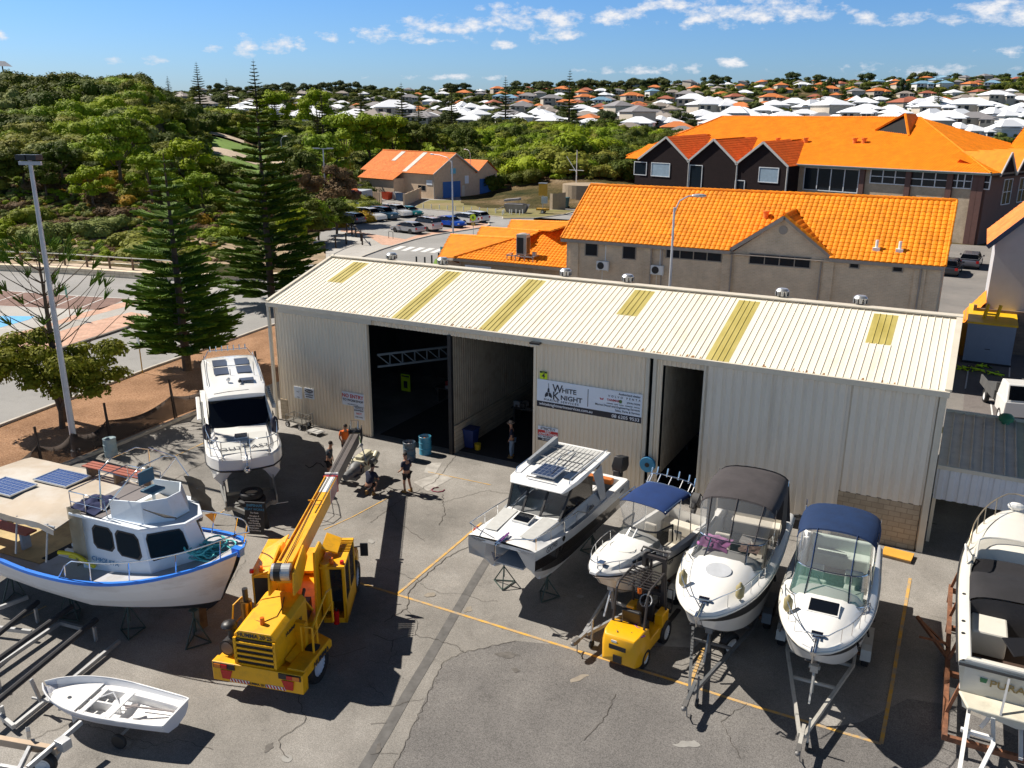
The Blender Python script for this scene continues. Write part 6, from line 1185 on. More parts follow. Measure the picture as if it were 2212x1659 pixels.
 def pane(i0,u0,u1,v0,v1,mt=WHG):
  a,c,d,e=[Vector(q)for q in(lo[i0],lo[i0+1],up[i0+1],up[i0])];f=lambda u,v:a.lerp(c,u).lerp(e.lerp(d,u),v);nrm=(c-a).cross(e-a).normalized();ctr=Vector((7.6,0,3.2));nrm=nrm if(f(.5,.5)-ctr).dot(nrm)>0 else-nrm
  for mt_,g,off in((BLACKM,.02,.012),(mt,0,.02)):
   mm=M(mt_);us,vs_=(u0-g,u1+g),(v0-g*1.4,v1+g*1.4);cu,cv=.05,.08
   pts=[(us[0]+cu,vs_[0]),(us[1]-cu,vs_[0]),(us[1],vs_[0]+cv),(us[1],vs_[1]-cv),(us[1]-cu,vs_[1]),(us[0]+cu,vs_[1]),(us[0],vs_[1]-cv),(us[0],vs_[0]+cv)]
   P_=[f(u,v)+nrm*off for u,v in pts];mm.add(P_+[p-nrm*.02 for p in P_],[tuple(range(8)),tuple(range(15,7,-1))]+[(k,(k+1)%8,8+(k+1)%8,8+k)for k in range(8)])
   if mt_ is BLACKM:fr=mm.obj('window',b,recalc=True)
   else:mm.obj('pane',fr,recalc=True)
 for i0 in(0,4):
  if i0==0:pane(0,.22,.50,.48,.86);pane(0,.58,.90,.45,.86)
  else:pane(4,.10,.42,.45,.86);pane(4,.50,.78,.48,.86)
 pane(1,.08,.92,.45,.88);pane(3,.08,.92,.45,.88);pane(2,.1,.9,.50,.86)if 0 else None
 text('boat_name','CHIQUITA',.2,P('faded_blue_letters',(.05,.22,.42),.7),b,(x0+.95,-w*.985-.012,2.42),(pi/2-.06,0,.01),bold=.0,sx=1.15)
 m=M(P('clear_screen_disc',(.10,.09,.08),.4));q=Vector((x1-.05,w*.62,3.55));m.cyl(q,q+Vector((.06,.04,.01)),.24,n=24);m.obj('clear_view_screen',b)
 fx0,fx1=x0+1.25,x2-.75;m=M(BW);A=[(fx0,-.95),(fx1-.6,-.88),(fx1,-.3),(fx1,.3),(fx1-.6,.88),(fx0,.95)];ub=[(x-.25 if i in(2,3)else x-.12,y*.90,zt+.62+(.12 if i in(1,2,3,4)else 0))for i,(x,y)in enumerate(A)]
 lo2=[(x,y,zt+.1)for x,y in A];m.loft([lo2,ub]);m.loft([[(x-.03,y*.96,z)for x,y,z in lo2],[(x-.03,y*.96,z)for x,y,z in ub]],flip=True);m.loft([ub,[(x-.03,y*.96,z)for x,y,z in ub]]);m.obj('flybridge_coaming',b)
 m=M(P('flybridge_floor_grey',(.35,.33,.3),.8));m.prism([(x,y*.95)for x,y in A],zt+.10,zt+.13);m.obj('flybridge_floor',b)  # plain grey flybridge floor
 m=M(P('teal_seat',(.03,.10,.16),.6),WHITEP);m.box(fx0+.5,fx0+.58,-.28,.28,zt+.95,zt+1.35);m.box(fx0+.5,fx0+1.0,-.25,.25,zt+.72,zt+.80);m.mat(1).cyl((fx0+.75,0,zt+.1),(fx0+.75,0,zt+.72),.05);m.obj('helm_seat',b,bevel=.02)
 m=M(CHROME)
 for s in(1,-1):m.tube([(x0-.2,s*w*.95,zt+.1),(x0-.2,s*w*.95,zt+.75),(x0+1.2,s*w*.95,zt+.75),(x0+1.2,s*w*.9,zt+.1)],.018,6);m.tube([(x0+.4,s*w*.95,zt+.1),(x0+.4,s*w*.95,zt+.75)],.016,5);m.tube([(x0-.2,s*w*.95,zt+.42),(x0+1.2,s*w*.95,zt+.42)],.014,5)
 m.tube([(x0-.2,-w*.95,zt+.75),(x0-.2,w*.95,zt+.75)],.018,6)
 for xx,tl,hh in((x0+.9,.1,1.55),(x0+1.0,1.1,1.45)):m.tube([(xx,-w*.85,zt+.3),(xx+tl,-w*.8,zt+hh),(xx+tl,-w*.4,zt+hh+.22),(xx+tl,w*.4,zt+hh+.22),(xx+tl,w*.8,zt+hh),(xx,w*.85,zt+.3)],.022,6)
 m.tube([(x0+1.0,-.95,zt+1.6),(x0+2.1,-.9,zt+1.5)],.015,5);m.tube([(x0+1.0,.95,zt+1.6),(x0+2.1,.9,zt+1.5)],.015,5);m.tube([(x0+2.1,.9,zt+1.5),(x2-.9,.85,zt+.6)],.012,5)
 m.obj('flybridge_frame',b,smooth=60)
 m=M(P('brown_netting',(.16,.12,.08),.95,var=.3,alpha=.85));secs=[[(x2-1.3+.15*k+.05*sin(k*2+j),.75+.06*j+.05*sin(j*3+k),zt+1.0-.24*j)for j in range(6)]for k in range(6)];m.loft(secs);m.loft([[(x,y+.01,z)for x,y,z in q]for q in secs],flip=True);m.obj('torn_awning',b,smooth=60)
 cl=cloth('furled_canvas',b,P('navy_tarp',(.012,.02,.08),.9,var=.2),(x0+.15,-.55,zt+.12),.55,8)
 cloth('net_heap',b,P('net_green',(.18,.22,.17),.95,var=.4,scale=14),(x0+1.9,-.2,zt+.15),.5,12)
 CV=P('stained_canvas',(.50,.42,.33),.85,var=.14,scale=.5,dirt=.6,dcol=(.62,.60,.56),dscale=.35,bump=.3,bscale=3)
 zc=3.60;X0,X1=.2,x0-.25;nx,ny=18,12;vs=[]
 for i in range(nx+1):
  for j in range(ny+1):
   u,v=i/nx,j/ny*2-1;vs.append((lerp(X0,X1,u),v*1.75,zc+.10*(1-v*v)+.03*noise.noise(Vector((u*5,v*3,1)))-.12*max(0,(u-.85)/.15)**2*abs(v)))
 m=M(CV);fs=[(i*(ny+1)+j,(i+1)*(ny+1)+j,(i+1)*(ny+1)+j+1,i*(ny+1)+j+1)for i in range(nx)for j in range(ny)];m.add(vs,fs);m.add([(x,y,z-.03)for x,y,z in vs],[f[::-1]for f in fs])
 for s,j in((-1,0),(1,ny)):m.loft([[vs[i*(ny+1)+j]for i in range(nx+1)],[(vs[i*(ny+1)+j][0],vs[i*(ny+1)+j][1]+s*.02,vs[i*(ny+1)+j][2]-.16-.04*(i%2))for i in range(nx+1)]])
 cv=m.obj('canvas_roof',b,smooth=60)
 solar(b,(2.05,-.55,zc+.14),1.45,.95,0,(9,6),'blue');solar(b,(3.05,.65,zc+.14),1.45,.95,0,(9,6),'blue')
 m=M(STEELG)
 for x in(.6,2.4,3.9,5.2):
  for s in(1,-1):m.tube([(x,s*(B/2-.12),2.45),(x,s*1.68,zc)],.028,6)
 m.tube([(X0,-1.7,zc-.04),(X1,-1.7,zc-.04)],.025,6);m.tube([(X0,1.7,zc-.04),(X1,1.7,zc-.04)],.025,6);m.obj('awning_pole',b)
 TK=P('red_bench_board',(.35,.09,.05),.7,var=.15)
 m=M(TK)
 for k in range(3):m.box(3.4,6.1,1.15+k*.16,1.28+k*.16,zc+.42,zc+.46)
 m.obj('roof_bench',b);m=M(WOOD)
 for x in(3.6,4.8,5.9):m.box(x,x+.08,1.15,1.6,zc+.05,zc+.42)
 m.obj('bench_leg',b)
 m=M(TK);m.box(.6,3.0,-.9,-.5,2.35,2.41);m.obj('deck_bench',b);m=M(DK);m.box(.9,1.0,-.85,-.55,1.77,2.35);m.box(2.6,2.7,-.85,-.55,1.77,2.35);m.obj('bench_leg',b)
 m=M(P('yellow_hose',(.85,.68,.02),.5))
 m.tube([(5.0+1.1*t,-1.35+.12*sin(t*3),2.45-.08*t*t)for t in[k/8 for k in range(9)]],.06,8);m.tube([(5.1+1.2*t,-1.15+.1*sin(t*3+1),2.2)for t in[k/8 for k in range(9)]],.06,8);m.obj('yellow_hose',b,smooth=60)
 m=M(WHITEP);
 for k in range(3):m.box(4.35+k*.05,5.6,-.9+k*.22,-.80+k*.22,1.9+k*.1,2.0+k*.1)
 m.obj('loose_plank',b)
 m=M(P('clear_curtain_old',(.35,.30,.20),.5,var=.2,alpha=.75));m.loft([[(x0-.25+.05*sin(k*2.2),y,z)for k,y in enumerate([-w-.02+i*.12 for i in range(8)])]for z in(2.0,2.6,3.3,3.98)]);m.loft([[(x,-w-.03+.02*sin(i*2),z)for i,x in enumerate([x0-.3+j*.12 for j in range(6)])]for z in(2.3,3.0,3.98)]);m.obj('side_curtain',b,smooth=60)
 m=M(CHROME)
 for s in(1,-1):
  pts=[]
  for i in range(17):t=lerp(.51,1.0,i/16);pts.append((L*t+.15,s*max(.25,hb(t)-.16+.10),sheer(t)+.68*min(1,i/1.5+.05)))
  m.tube(pts,.022,6)
  for i in(1,4,8,12,15):t=lerp(.51,1.0,i/16);m.tube([(L*t,s*max(.1,hb(t)-.14),sheer(t)-.05),pts[i]],.018,5)
 m.tube([(L+.15,.25,sheer(1)+.68),(L+.38,0,sheer(1)+.68),(L+.15,-.25,sheer(1)+.68)],.022,6);m.obj('bow_rail',b,smooth=60)
 TQ=P('turquoise_rope',(.12,.55,.55),.9,var=.3,scale=12);r=random.Random(4);m=M(TQ)
 for k in range(26):
  cx,cy=L-1.25+r.uniform(-.35,.35),r.uniform(-.3,.45);rr=r.uniform(.18,.42);a0=r.uniform(0,6);zz=sheer(.9)-.05+.012*k
  m.tube([(cx+rr*cos(a0+a)*(1+.2*sin(3*a+k)),cy+rr*.8*sin(a0+a),zz+.04*sin(2*a+k))for a in[j*.45 for j in range(12)]],.024,5)
 ro=m.obj('rope_heap',None,smooth=60);ro.location=b.location;ro.rotation_euler=b.rotation_euler;tag(ro,'tangled turquoise rope heaped on the bow of the old fishing boat','rope')
 m=M(RUST);m.tube([(L-2.6,-.6,2.9),(L-1.8,-.35,2.95)],.03,5);m.tube([(L-2.2,-.7,2.95),(L-1.9,-.2,2.9)],.03,5);m.box(L-2.7,L-2.3,-.8,-.5,2.82,2.95);m.obj('anchor',b)
 m=M(BLACKM);m.slab([(x2-.5,-.9,4.25),(x2-.2,-.75,4.22),(x2-.9,-.95,4.35),(x2-1.2,-.98,4.4)],.05);m.obj('folded_spotlight',b)
 for i,(x,y,h)in enumerate(((9.4,-.6,1.0),(7.2,-1.0,1.1),(4.8,-1.1,1.1),(2.2,-1.1,1.1),(8.2,.9,.9),(4.0,1.1,1.1))):
  p_=b.matrix_basis@Vector((x,y,0));stand(p_,h+.15,'thin steel boat stand in shadow under the old fishing boat',.7*i,'stands under the fishing boat')
 m=M(WOOD);m.bar((2.0,0,.1),(2.0,0,.85),.3);m.bar((6.0,0,.1),(6.0,0,.85),.3);m.bar((9.0,0,.1),(9.0,0,.88),.3);o=m.obj('keel_block',None);o.location=b.location;o.rotation_euler=b.rotation_euler;tag(o,'timber blocks carrying the keel of the old fishing boat','timber blocks')
fishing_boat()
# ---- white rowing dinghy
def dinghy():
 bow,stern=(-19.75,11.3),(-15.95,12.22);rz,L=pose(bow,stern);B=1.42
 b=thing('dinghy','small open white sailing dinghy on a low launching trolley at the lower left','dinghy',(stern[0],stern[1],0),rz);WG=P('dinghy_grey_white',(.66,.67,.72),.4,var=.03);WD=P('dinghy_white',(.80,.80,.80),.35,var=.02)
 hb=lambda t:B/2*(lerp(.76,1,min(1,t/.45)**.7)if t<.5 else max(.012,1-((t-.5)/.5)**2.3)**.75);sz=lambda t:.82+.16*t*t
 def sec(t,ins=0.0):h=max(.01,hb(t)-ins);z=sz(t);r=max(0,(t-.5)/.5);k=.40+.42*r**3+ins;return[(L*t-ins*(t>.9),h,z),(L*t-.05*r,h*.90,lerp(z,k,.5)),(L*t-.12*r,h*.66,k+.08),(L*t-.2*r*r,0,k)]
 full=lambda a:a+[(x,-y,z)for x,y,z in a[-2::-1]];n=20
 m=M(WG,WD);m.loft([full(sec(i/n))for i in range(n+1)]);m.poly([*full(sec(0))][::-1]);m.mat(1).loft([full([(q[0],q[1],max(q[2],.46))for q in sec(i/n,.02)])for i in range(n)],flip=True);m.poly(full([(q[0]+.02,q[1],q[2])for q in sec(0,.02)]));m.obj('hull',b,smooth=35)
 m=M(WD)
 for s in(1,-1):m.tube([(L*i/n,s*(hb(i/n)+.01),sz(i/n))for i in range(n+1)],.024,6)
 m.bar((0,-hb(0),sz(0)),(0,hb(0),sz(0)),.05,.04);m.obj('gunwale',b,smooth=60)
 m=M(WD);zt=.72
 m.loft([[(L*t,hb(t)-.03,zt+.06*t),(L*t,-hb(t)+.03,zt+.06*t)]for t in[lerp(.66,.98,i/8)for i in range(9)]],flip=True);m.add([(L*.66,-hb(.66)+.05,.45),(L*.66,hb(.66)-.05,.45),(L*.66,hb(.66)-.05,zt+.04),(L*.66,-hb(.66)+.05,zt+.04)],[(0,1,2,3),(3,2,1,0)])
 m.obj('foredeck',b)
 m=M(WD)
 for s in(1,-1):m.loft([[(L*t,s*(hb(t)-.03),zt),(L*t,s*(hb(t)-.26),zt),(L*t,s*(hb(t)-.26),.48)]for t in[lerp(.01,.66,i/10)for i in range(11)]],flip=s>0)
 m.obj('side_bench',b,recalc=False)
 m=M(WD);m.box(L*.40,L*.46,-B/2+.2,B/2-.2,zt-.02,zt+.015);m.box(L*.60,L*.635,-B/2+.22,B/2-.22,zt-.02,zt+.012);m.obj('thwart',b);m=M(WD);m.box(L*.42,L*.72,-.025,.025,.46,zt-.01);m.obj('centreboard_case',b)
 m=M(INK);m.cyl((L*.78,.12,zt+.055),(L*.78,.12,zt+.062),.05,n=14);m.obj('round_badge',b);m=M(WD);m.tube([(L*.6,-.1,.74),(L*.5,-.2,.9),(L*.42,0,.72)],.02,5);m.obj('rope_loop',b)
 m=M(P('grey_oar',(.30,.27,.27),.6));m.bar((L*.38,.05,.78),(L*.06,-.25,.60),.035);m.bar((L*.30,-.2,.6),(L*.03,-.27,.6),.03);m.bar((L*.36,.1,.75),(L*.30,-.1,.74),.10,.03);m.obj('tiller',b)
 t=thing('launching_trolley','low steel launching trolley under the white dinghy','trolley',(stern[0],stern[1],0),rz)
 m=M(STEELG);m.bar((L*.15,0,.35),(L*1.12,0,.42),.05);m.bar((L*.32,-.6,.3),(L*.32,.6,.3),.05);m.bar((L*1.05,0,.35),(L*1.1,0,1.0),.09,.05);m.bar((L*.85,-.25,.42),(L*.85,.25,.42),.05);m.obj('frame',t)
 for s in(1,-1):tyre(t,(L*.32,s*.64,.2),.2,.1)
dinghy()
# ---- cream cruiser at the right edge, stern towards the camera
def right_boat():
 bow,stern=(2.55,30.2),(2.7,21.3);rz,L=pose(bow,stern);B=3.0
 b=thing('motor_cruiser','older cream cruiser with dark band and open cockpit, cut by the right edge','motor boat',(stern[0],stern[1],0),rz);H=Hull(L,B,.95,2.45,3.0,p=2.4,t0=.42,rake=.15,tran=.96)
 CG=P('aged_cream_gel',(.66,.62,.52),.35,var=.06,dirt=.25,dcol=(.45,.34,.2));NV=P('navy_band',(.02,.022,.04),.3,var=.1)
 m=M(CG,NV);H.shell(m,26,[0,1,1,0,0,0,0,0]);m.obj('hull',b,smooth=38);m=M(RUB);H.rub(m,.035);m.tube([(-.02,-B/2*.96,2.36),(-.02,B/2*.96,2.36)],.035);m.obj('rubbing_strip',b)
 tw=.62
 def prof(t):
  if t>=tw:k=(t-tw)/(1-tw);cr=.35*(1-k**1.4)+.05;return[(1,0),(.93,.03),(.85,.04),(.70,cr*.7),(.4,cr*.95),(0,cr)]
  return[(1,0),(.95,.05),(.84,.07),(.82,.05),(.80,-.95),(0,-.95)]
 ts=[tw*i/8 for i in range(8)]+[tw-1e-3,tw]+[lerp(tw,1,i/14)for i in range(1,15)];m=M(GELC);H.deck(m,prof,ts);m.obj('deck',b,smooth=35)
 z0=1.6;m=M(P('brown_cockpit_floor',(.06,.035,.025),.8,var=.2));m.box(.1,L*tw,-1.2,1.2,z0-.06,z0);m.obj('cockpit_floor',b)
 m=M(GELC);m.box(.15,.75,-.95,1.15,z0,z0+.62);m.box(1.9,3.2,.3,1.15,z0,z0+.7);m.box(2.2,3.4,-1.15,-.5,z0,z0+.5);m.box(3.6,4.3,.2,1.1,z0,z0+.9);m.box(0,.14,-B/2*.9,B/2*.9,z0,2.55);m.obj('cockpit_lounge',b,bevel=.05)
 m=M(P('black_cover',(.018,.017,.02),.8,var=.2,bump=.3,bscale=8));q=[arcsec(lerp(2.9,5.5,i/6),1.26,2.62+.14*sin(i*.9)+.02*(i%2),.22,12,.05)for i in range(7)];canopy(m,q);m.loft([[(x,-y*.98,z-.05)for x,y,z in q[0]],[(x-.2,-y*.9,1.75)for x,y,z in q[0]]]);m.slab([(1.0,.2,z0+.72),(1.9,-1.0,z0+.66),(2.1,-1.0,z0+.95),(1.3,.5,z0+1.0)],.04);m.obj('folded_cover',b,smooth=50)
 hw=1.18;lo=[(L*tw-.9,-hw*1.05,2.6)]+[(L*tw+.8*max(0,cos(a))**.6,hw*sin(a),2.68+.18*max(0,cos(a)))for a in[-pi/2+pi*i/12 for i in range(13)]]+[(L*tw-.9,hw*1.05,2.6)];up=[(x-.35,y*.95,3.25)for x,y,z in lo];m=M(TINT);m.loft([lo,up]);ws=m.obj('windscreen',b,smooth=60);m=M(GELC);m.tube(lo,.03,6);m.tube(up,.03,6);m.obj('windscreen_frame',ws)
 m=M(P('old_brass_rail',(.45,.36,.24),.35,.6));H.rail(m,.62,.95,.1,.55,12,.02,4,lean=.2);m.obj('bow_rail',b,smooth=60)
 m=M(CHROME,GEL);m.box(L-.2,L+.25,-.12,.12,3.0,3.12);m.mat(1).sph((L-.15,0,3.2),(.12,.25,.14),10,6);m.tube([(L*.62,B/2*.8,2.7),(L*.60,B/2*.95,3.1),(L*.55,B/2*.9,2.75)],.03,6);m.obj('anchor_gear',b)
 m=M(BLACKM)
 for s in(1,-1):
  for x in(1.2,1.8,3.2):m.cyl((x,s*(B/2*.92),H.sz(x/L)+.05),(x,s*(B/2*.92),H.sz(x/L)+.065),.05,n=10)
 m.obj('rod_holder',b)
 m=M(P('platform_cream',(.66,.62,.5),.5,dirt=.2));m.prism([(-.65,-1.15),(-.02,-1.35),(-.02,1.35),(-.65,1.15)],1.55,1.63);m.obj('swim_platform',b,bevel=.03)
 m=M(STEELG);m.bar((-.05,.35,2.3),(-.62,.45,1.62),.05);m.obj('boarding_ladder',b)
 text('boat_name','PURA PALACE',.26,P('gold_letters',(.28,.20,.07),.5),b,(-.03,-.25,2.02),(pi/2,0,-pi/2),bold=.012,sx=1.2);m=M(P('green_emblem',(.02,.15,.06),.5));m.slab([(-.012,.95,2.12),(-.012,.78,2.12),(-.012,.80,2.0),(-.012,.93,2.0)],.01);m.obj('emblem',b)
 t=thing('boat_cradle','rusty brown steel cradle under the cream cruiser at the right edge','cradle',(stern[0],stern[1],0),rz);m=M(RUST)
 for s in(1,-1):
  m.bar((-.5,s*1.5,.5),(L*.85,s*1.5,.5),.12,.16)
  for x in(.5,3,5.5,7.4):m.bar((x,s*1.5,0),(x,s*1.5,.5),.1);m.bar((x,s*1.5,.5),(x,s*1.25,1.6),.08)
 for x in(-.4,2.5,5,7.4):m.bar((x,-1.5,.45),(x,1.5,.45),.12,.14)
 m.bar((3.2,1.5,.5),(4.4,2.4,.9),.09);m.bar((3.6,1.5,.6),(4.4,2.35,.85),.05);m.bar((3.2,1.6,.95),(3.2,2.3,.95),.05);m.obj('frame',t)
right_boat()
# == CRANE, FORKLIFT, YARD GEAR
YEL=P('crane_yellow',(.90,.44,.003),.42,var=.06,scale=1.5,dirt=.34,dcol=(.42,.19,.02),dscale=2.2,coat=.1);AMB=P('amber_beacon',(.75,.16,.01),.2,alpha=.9);REDL=P('red_lens',(.55,.01,.01),.2);DGREY=P('boom_grey',(.15,.13,.12),.5,.2,dirt=.3,dcol=(.07,.06,.06),stretch=(.3,1,1));WIRE=P('black_wire',(.01,.01,.01),.6)
def stripes(m,a,u,v,n,w,h):
 a,u,v=Vector(a),Vector(u).normalized(),Vector(v).normalized();p=w/n
 for k in range(n):x=k*p;m.poly([a+u*x,a+u*(x+p*.5),a+u*min(w,x+p*.95)+v*h,a+u*min(w,x+p*.45)+v*h])
def crane():
 K=Vector((-15.73,16.3,0));c=thing('mobile_crane','yellow articulated pick and carry crane with its boom low over the engine','mobile crane',K);c.scale=(.98,)*3
 ra,fa=radians(103.4),radians(119)
 R=lambda*a:M(*a).at((0,0,0),ra)
 m=R(YEL);m.prism([(-1.95,-1.35),(-1.95,1.35),(-.2,1.35),(.15,.5),(.15,-.5),(-.2,-1.35)],.75,.98);m.box(-2.05,-1.75,-1.38,1.38,.42,1.02);m.box(-1.9,-.3,-1.36,-.85,.95,1.08);m.box(-1.2,.35,-.35,.35,.5,1.0);m.obj('rear_chassis',c,bevel=.02)
 m=R(YEL);y0=.62;A=[[(-1.92,-.60,.98),(-1.92,.68,.98),(-1.92,.68,1.92),(-1.92,.52,2.05),(-1.92,-.45,2.05),(-1.92,-.60,1.92)],[(-.15,-.60,.98),(-.15,.68,.98),(-.15,.68,2.18),(-.15,.52,2.3),(-.15,-.45,2.3),(-.15,-.60,2.18)]];m.loft(A,closed=True,cap0=True,cap1=True);m.slab([(.35,-.55,1.5),(.35,.6,1.5),(-.15,.5,2.28),(-.15,-.45,2.28)],.05);m.obj('engine_cover',c,bevel=.015,recalc=True)
 m=R(BLACKM);m.box(-1.96,-1.9,-.52,.60,.60,1.82);g=m.obj('grille_opening',c);m=R(YEL)
 for k in range(7):m.box(-2.0,-1.95,-.55,.63,.66+k*.17,.72+k*.17)
 m.box(-2.0,-1.93,-.60,-.52,.55,1.85);m.box(-2.0,-1.93,.60,.68,.55,1.85);m.obj('grille_slats',g)
 for s in(1,-1):
  m=R(REDL if s>0 else REDL,P('amber_lens',(.7,.2,.02),.25),BLACKM);yy=s*1.0;m.mat(2).box(-2.08,-2.04,yy-.33,yy+.33,.84,1.0);m.mat(0).box(-2.10,-2.07,yy-.1,yy+.08,.86,.98);m.mat(1).box(-2.10,-2.07,yy+.1*s,yy+.3*s,.86,.98);m.obj('tail_light',c)
  m=R(REDL);m.slab([(-2.07,s*.75,.80),(-2.07,s*1.12,.80),(-2.07,s*1.08,.52),(-2.07,s*.85,.52)],.01);m.obj('reflector',c)
  m=R(WHITEP);q=(-2.058,s*.55-.3,.46);m.box(-2.06,-2.05,s*.55-.3,s*.55+.3,.46,.56);b=m.obj('hazard_plate',c);m=R(REDL);stripes(m,(-2.064,s*.55-.29,.463),(0,1,0),(0,0,1),6,.58,.094);m.obj('hazard_stripe',b)
 m=R(P('plate_blue',(.2,.45,.7),.4));m.box(-2.03,-2.01,-.30,.18,.62,.74);b=m.obj('number_plate',c)
 def rt(n,s_,sz,x,y,z,par=c,mt=INK,rz=0,rx=pi/2):o=text(n,s_,sz,mt,par,(0,0,0),(0,0,0),bold=.01);o.matrix_local=Matrix.Rotation(ra,4,'Z')@Matrix.Translation((x,y,z))@Matrix.Rotation(rz,4,'Z')@Matrix.Rotation(rx,4,'X');return o
 rt('plate_text','WK·33794',.11,-2.035,-.06,.68,b,SIGNT,-pi/2);rt('lettering','HUMMA 20·25',.17,-1.935,.04,1.93,c,INK,-pi/2);rt('lettering','HUMMA 20·25',.1,-2.06,0,.5,c,INK,-pi/2);rt('lettering','HUMMA',.25,-.9,-1.372,.86,c,INK,0);rt('lettering','HUMMA 20·25',.15,-.95,-.612,1.75,c,INK,0)
 m=R(P('exhaust_bronze',(.30,.17,.05),.3,.8,dirt=.4),BLACKM);m.cyl((-.75,.98,1.0),(-.75,.98,2.2),.17,n=16);m.mat(1).cyl((-.75,.98,2.2),(-.75,.98,2.6),.08);m.obj('exhaust',c,smooth=40)
 m=R(BLACKM,DGREY);m.cyl((-1.75,1.05,1.28),(-1.3,1.05,1.28),.24,n=18);m.cyl((-1.5,1.0,1.5),(-1.5,1.0,1.85),.13,n=14);m.sph((-1.55,1.05,1.9),(.23,.23,.12),14,6);m.mat(1).cyl((-1.77,1.05,1.28),(-1.74,1.05,1.28),.18,n=18);m.obj('air_cleaner',c,smooth=40)
 m=R(YEL);m.tube([(-1.0,1.25,1.0),(-1.0,1.32,1.6),(-.9,1.3,2.1),(-.6,1.2,2.2)],.03,6);m.tube([(-.4,1.3,1.0),(-.4,1.32,1.6),(-.6,1.2,2.2)],.03,6);m.tube([(-1.0,1.3,1.5),(-.4,1.32,1.5)],.025,6);m.tube([(-1.1,-1.25,1.08),(-1.1,-1.25,1.9),(-.75,-1.2,2.0),(-.0,-1.15,2.35),(.3,-1.15,2.3),(.35,-1.15,1.2)],.035,6);m.tube([(-.75,-1.2,2.0),(-.75,-1.2,1.2)],.03,6);m.tube([(-1.1,-1.22,1.55),(.3,-1.15,1.85)],.03,6);m.tube([(-1.1,-1.25,1.9),(-1.1,-.9,1.9),(-1.1,-.9,1.1)],.03,6);m.obj('handrail',c,smooth=60)
 m=R(YEL);m.box(-.9,-.75,-.9,-.6,.98,1.85);m.slab([(-1.6,-.62,1.1),(-.4,-.62,1.2),(-.4,-.85,1.1),(-1.6,-.85,1.0)],.03);m.obj('side_bracket',c)
 m=R(AMB);m.cyl((-1.55,0,2.1),(-1.55,0,2.3),.07,.06);m.obj('beacon',c);m=R(WIRE);m.tube([(-1.5,.02,2.12),(-1.2,-.25,2.17),(-.8,-.2,2.22),(-.4,-.05,2.28)],.012,4);m.tube([(-1.5,.0,2.12),(-1.4,.5,2.1)],.012,4);m.obj('cable',c)
 W_=P('wheel_pale',(.55,.58,.66),.5)
 for(a,x,y)in((ra,-.85,-1.08),(ra,-.85,1.08),(fa,3.7,-1.15),(fa,3.7,1.15)):q=Matrix.Rotation(a,4,'Z')@Vector((x,y,.56));tyre(c,q,.56,.42,'wheel',a,0,W_)
 F=lambda*a:M(*a).at((0,0,0),fa)
 m=F(YEL);m.box(.2,4.9,-.62,.62,.55,1.05);m.box(2.9,4.5,-1.25,1.25,1.15,1.25);m.box(.9,2.6,.65,1.35,.5,2.25);m.prism([(.9,.5),(2.9,.5),(2.9,1.32),(.9,1.32)],2.25,2.42);m.box(4.5,4.9,-1.2,1.2,.55,.95);m.obj('front_chassis',c,bevel=.02)
 m=F(BLACKM);m.box(.88,1.0,.68,1.28,.9,2.15);m.obj('tank_recess',c)
 m=F(YEL)
 for s in(.52,-.58):m.slab([(.5,s,1.0),(.7,s,3.1),(1.5,s,3.05),(3.3,s,1.2),(3.3,s,1.0)],.07)
 m.slab([(.6,.62,2.55),(.6,1.2,2.35),(2.2,1.3,2.35),(2.6,.55,2.7)],.05);m.slab([(1.6,-.62,2.72),(2.6,-.62,2.75),(2.6,-1.1,2.55),(1.7,-1.1,2.5)],.05);m.cyl((1.2,-.85,.9),(1.2,-.8,2.5),.16,n=14);m.obj('mast_frame',c,bevel=.01)
 m=F(YEL);m.box(1.1,2.9,-1.42,-.68,.45,.62);m.box(1.1,1.2,-1.42,-1.32,.45,2.35);m.box(1.1,1.2,-.75,-.68,.45,2.35);m.box(2.8,2.9,-1.42,-.68,.45,2.35);m.box(1.1,2.9,-1.42,-1.36,.45,1.15);m.box(1.9,1.97,-1.42,-1.36,1.1,2.35);m.box(1.05,2.0,-1.42,-.66,2.33,2.42);m.box(2.8,2.95,-1.42,-.66,2.33,2.42);m.obj('cab',c,bevel=.015)
 m=F(CLEARW:=clearmat('cab_glass',(.02,.03,.04),.6));m.box(1.2,2.8,-1.40,-1.385,1.15,2.33);m.box(2.82,2.84,-1.35,-.72,1.1,2.3);m.box(1.12,1.13,-1.3,-.77,1.2,2.3);m.obj('cab_window',c);m=F(BLACKM);m.box(1.5,1.9,-1.25,-.85,.6,1.5);m.box(1.3,2.85,-.76,-.74,.6,2.3);m.obj('cab_seat',c)
 m=F(YEL)
 for k in range(9):m.bar((2.0+k*.1,-1.42,2.4),(2.0+k*.1,-.66,2.4),.025)
 m.obj('roof_guard',c);m=F(BLACKM);m.bar((2.9,-1.4,2.1),(3.0,-1.75,2.1),.03);m.box(2.95,3.0,-1.85,-1.6,1.75,2.2);m.obj('mirror',c)
 for x,y,z in((1.25,-1.0,2.42),(1.25,-1.32,2.42),(.75,1.0,2.42),(.75,1.28,2.42)):m=F(AMB if abs(y)<1.1 else REDL);m.cyl((x,y,z),(x,y,z+(.2 if abs(y)<1.1 else .1)),.07,.06);m.obj('beacon',c)
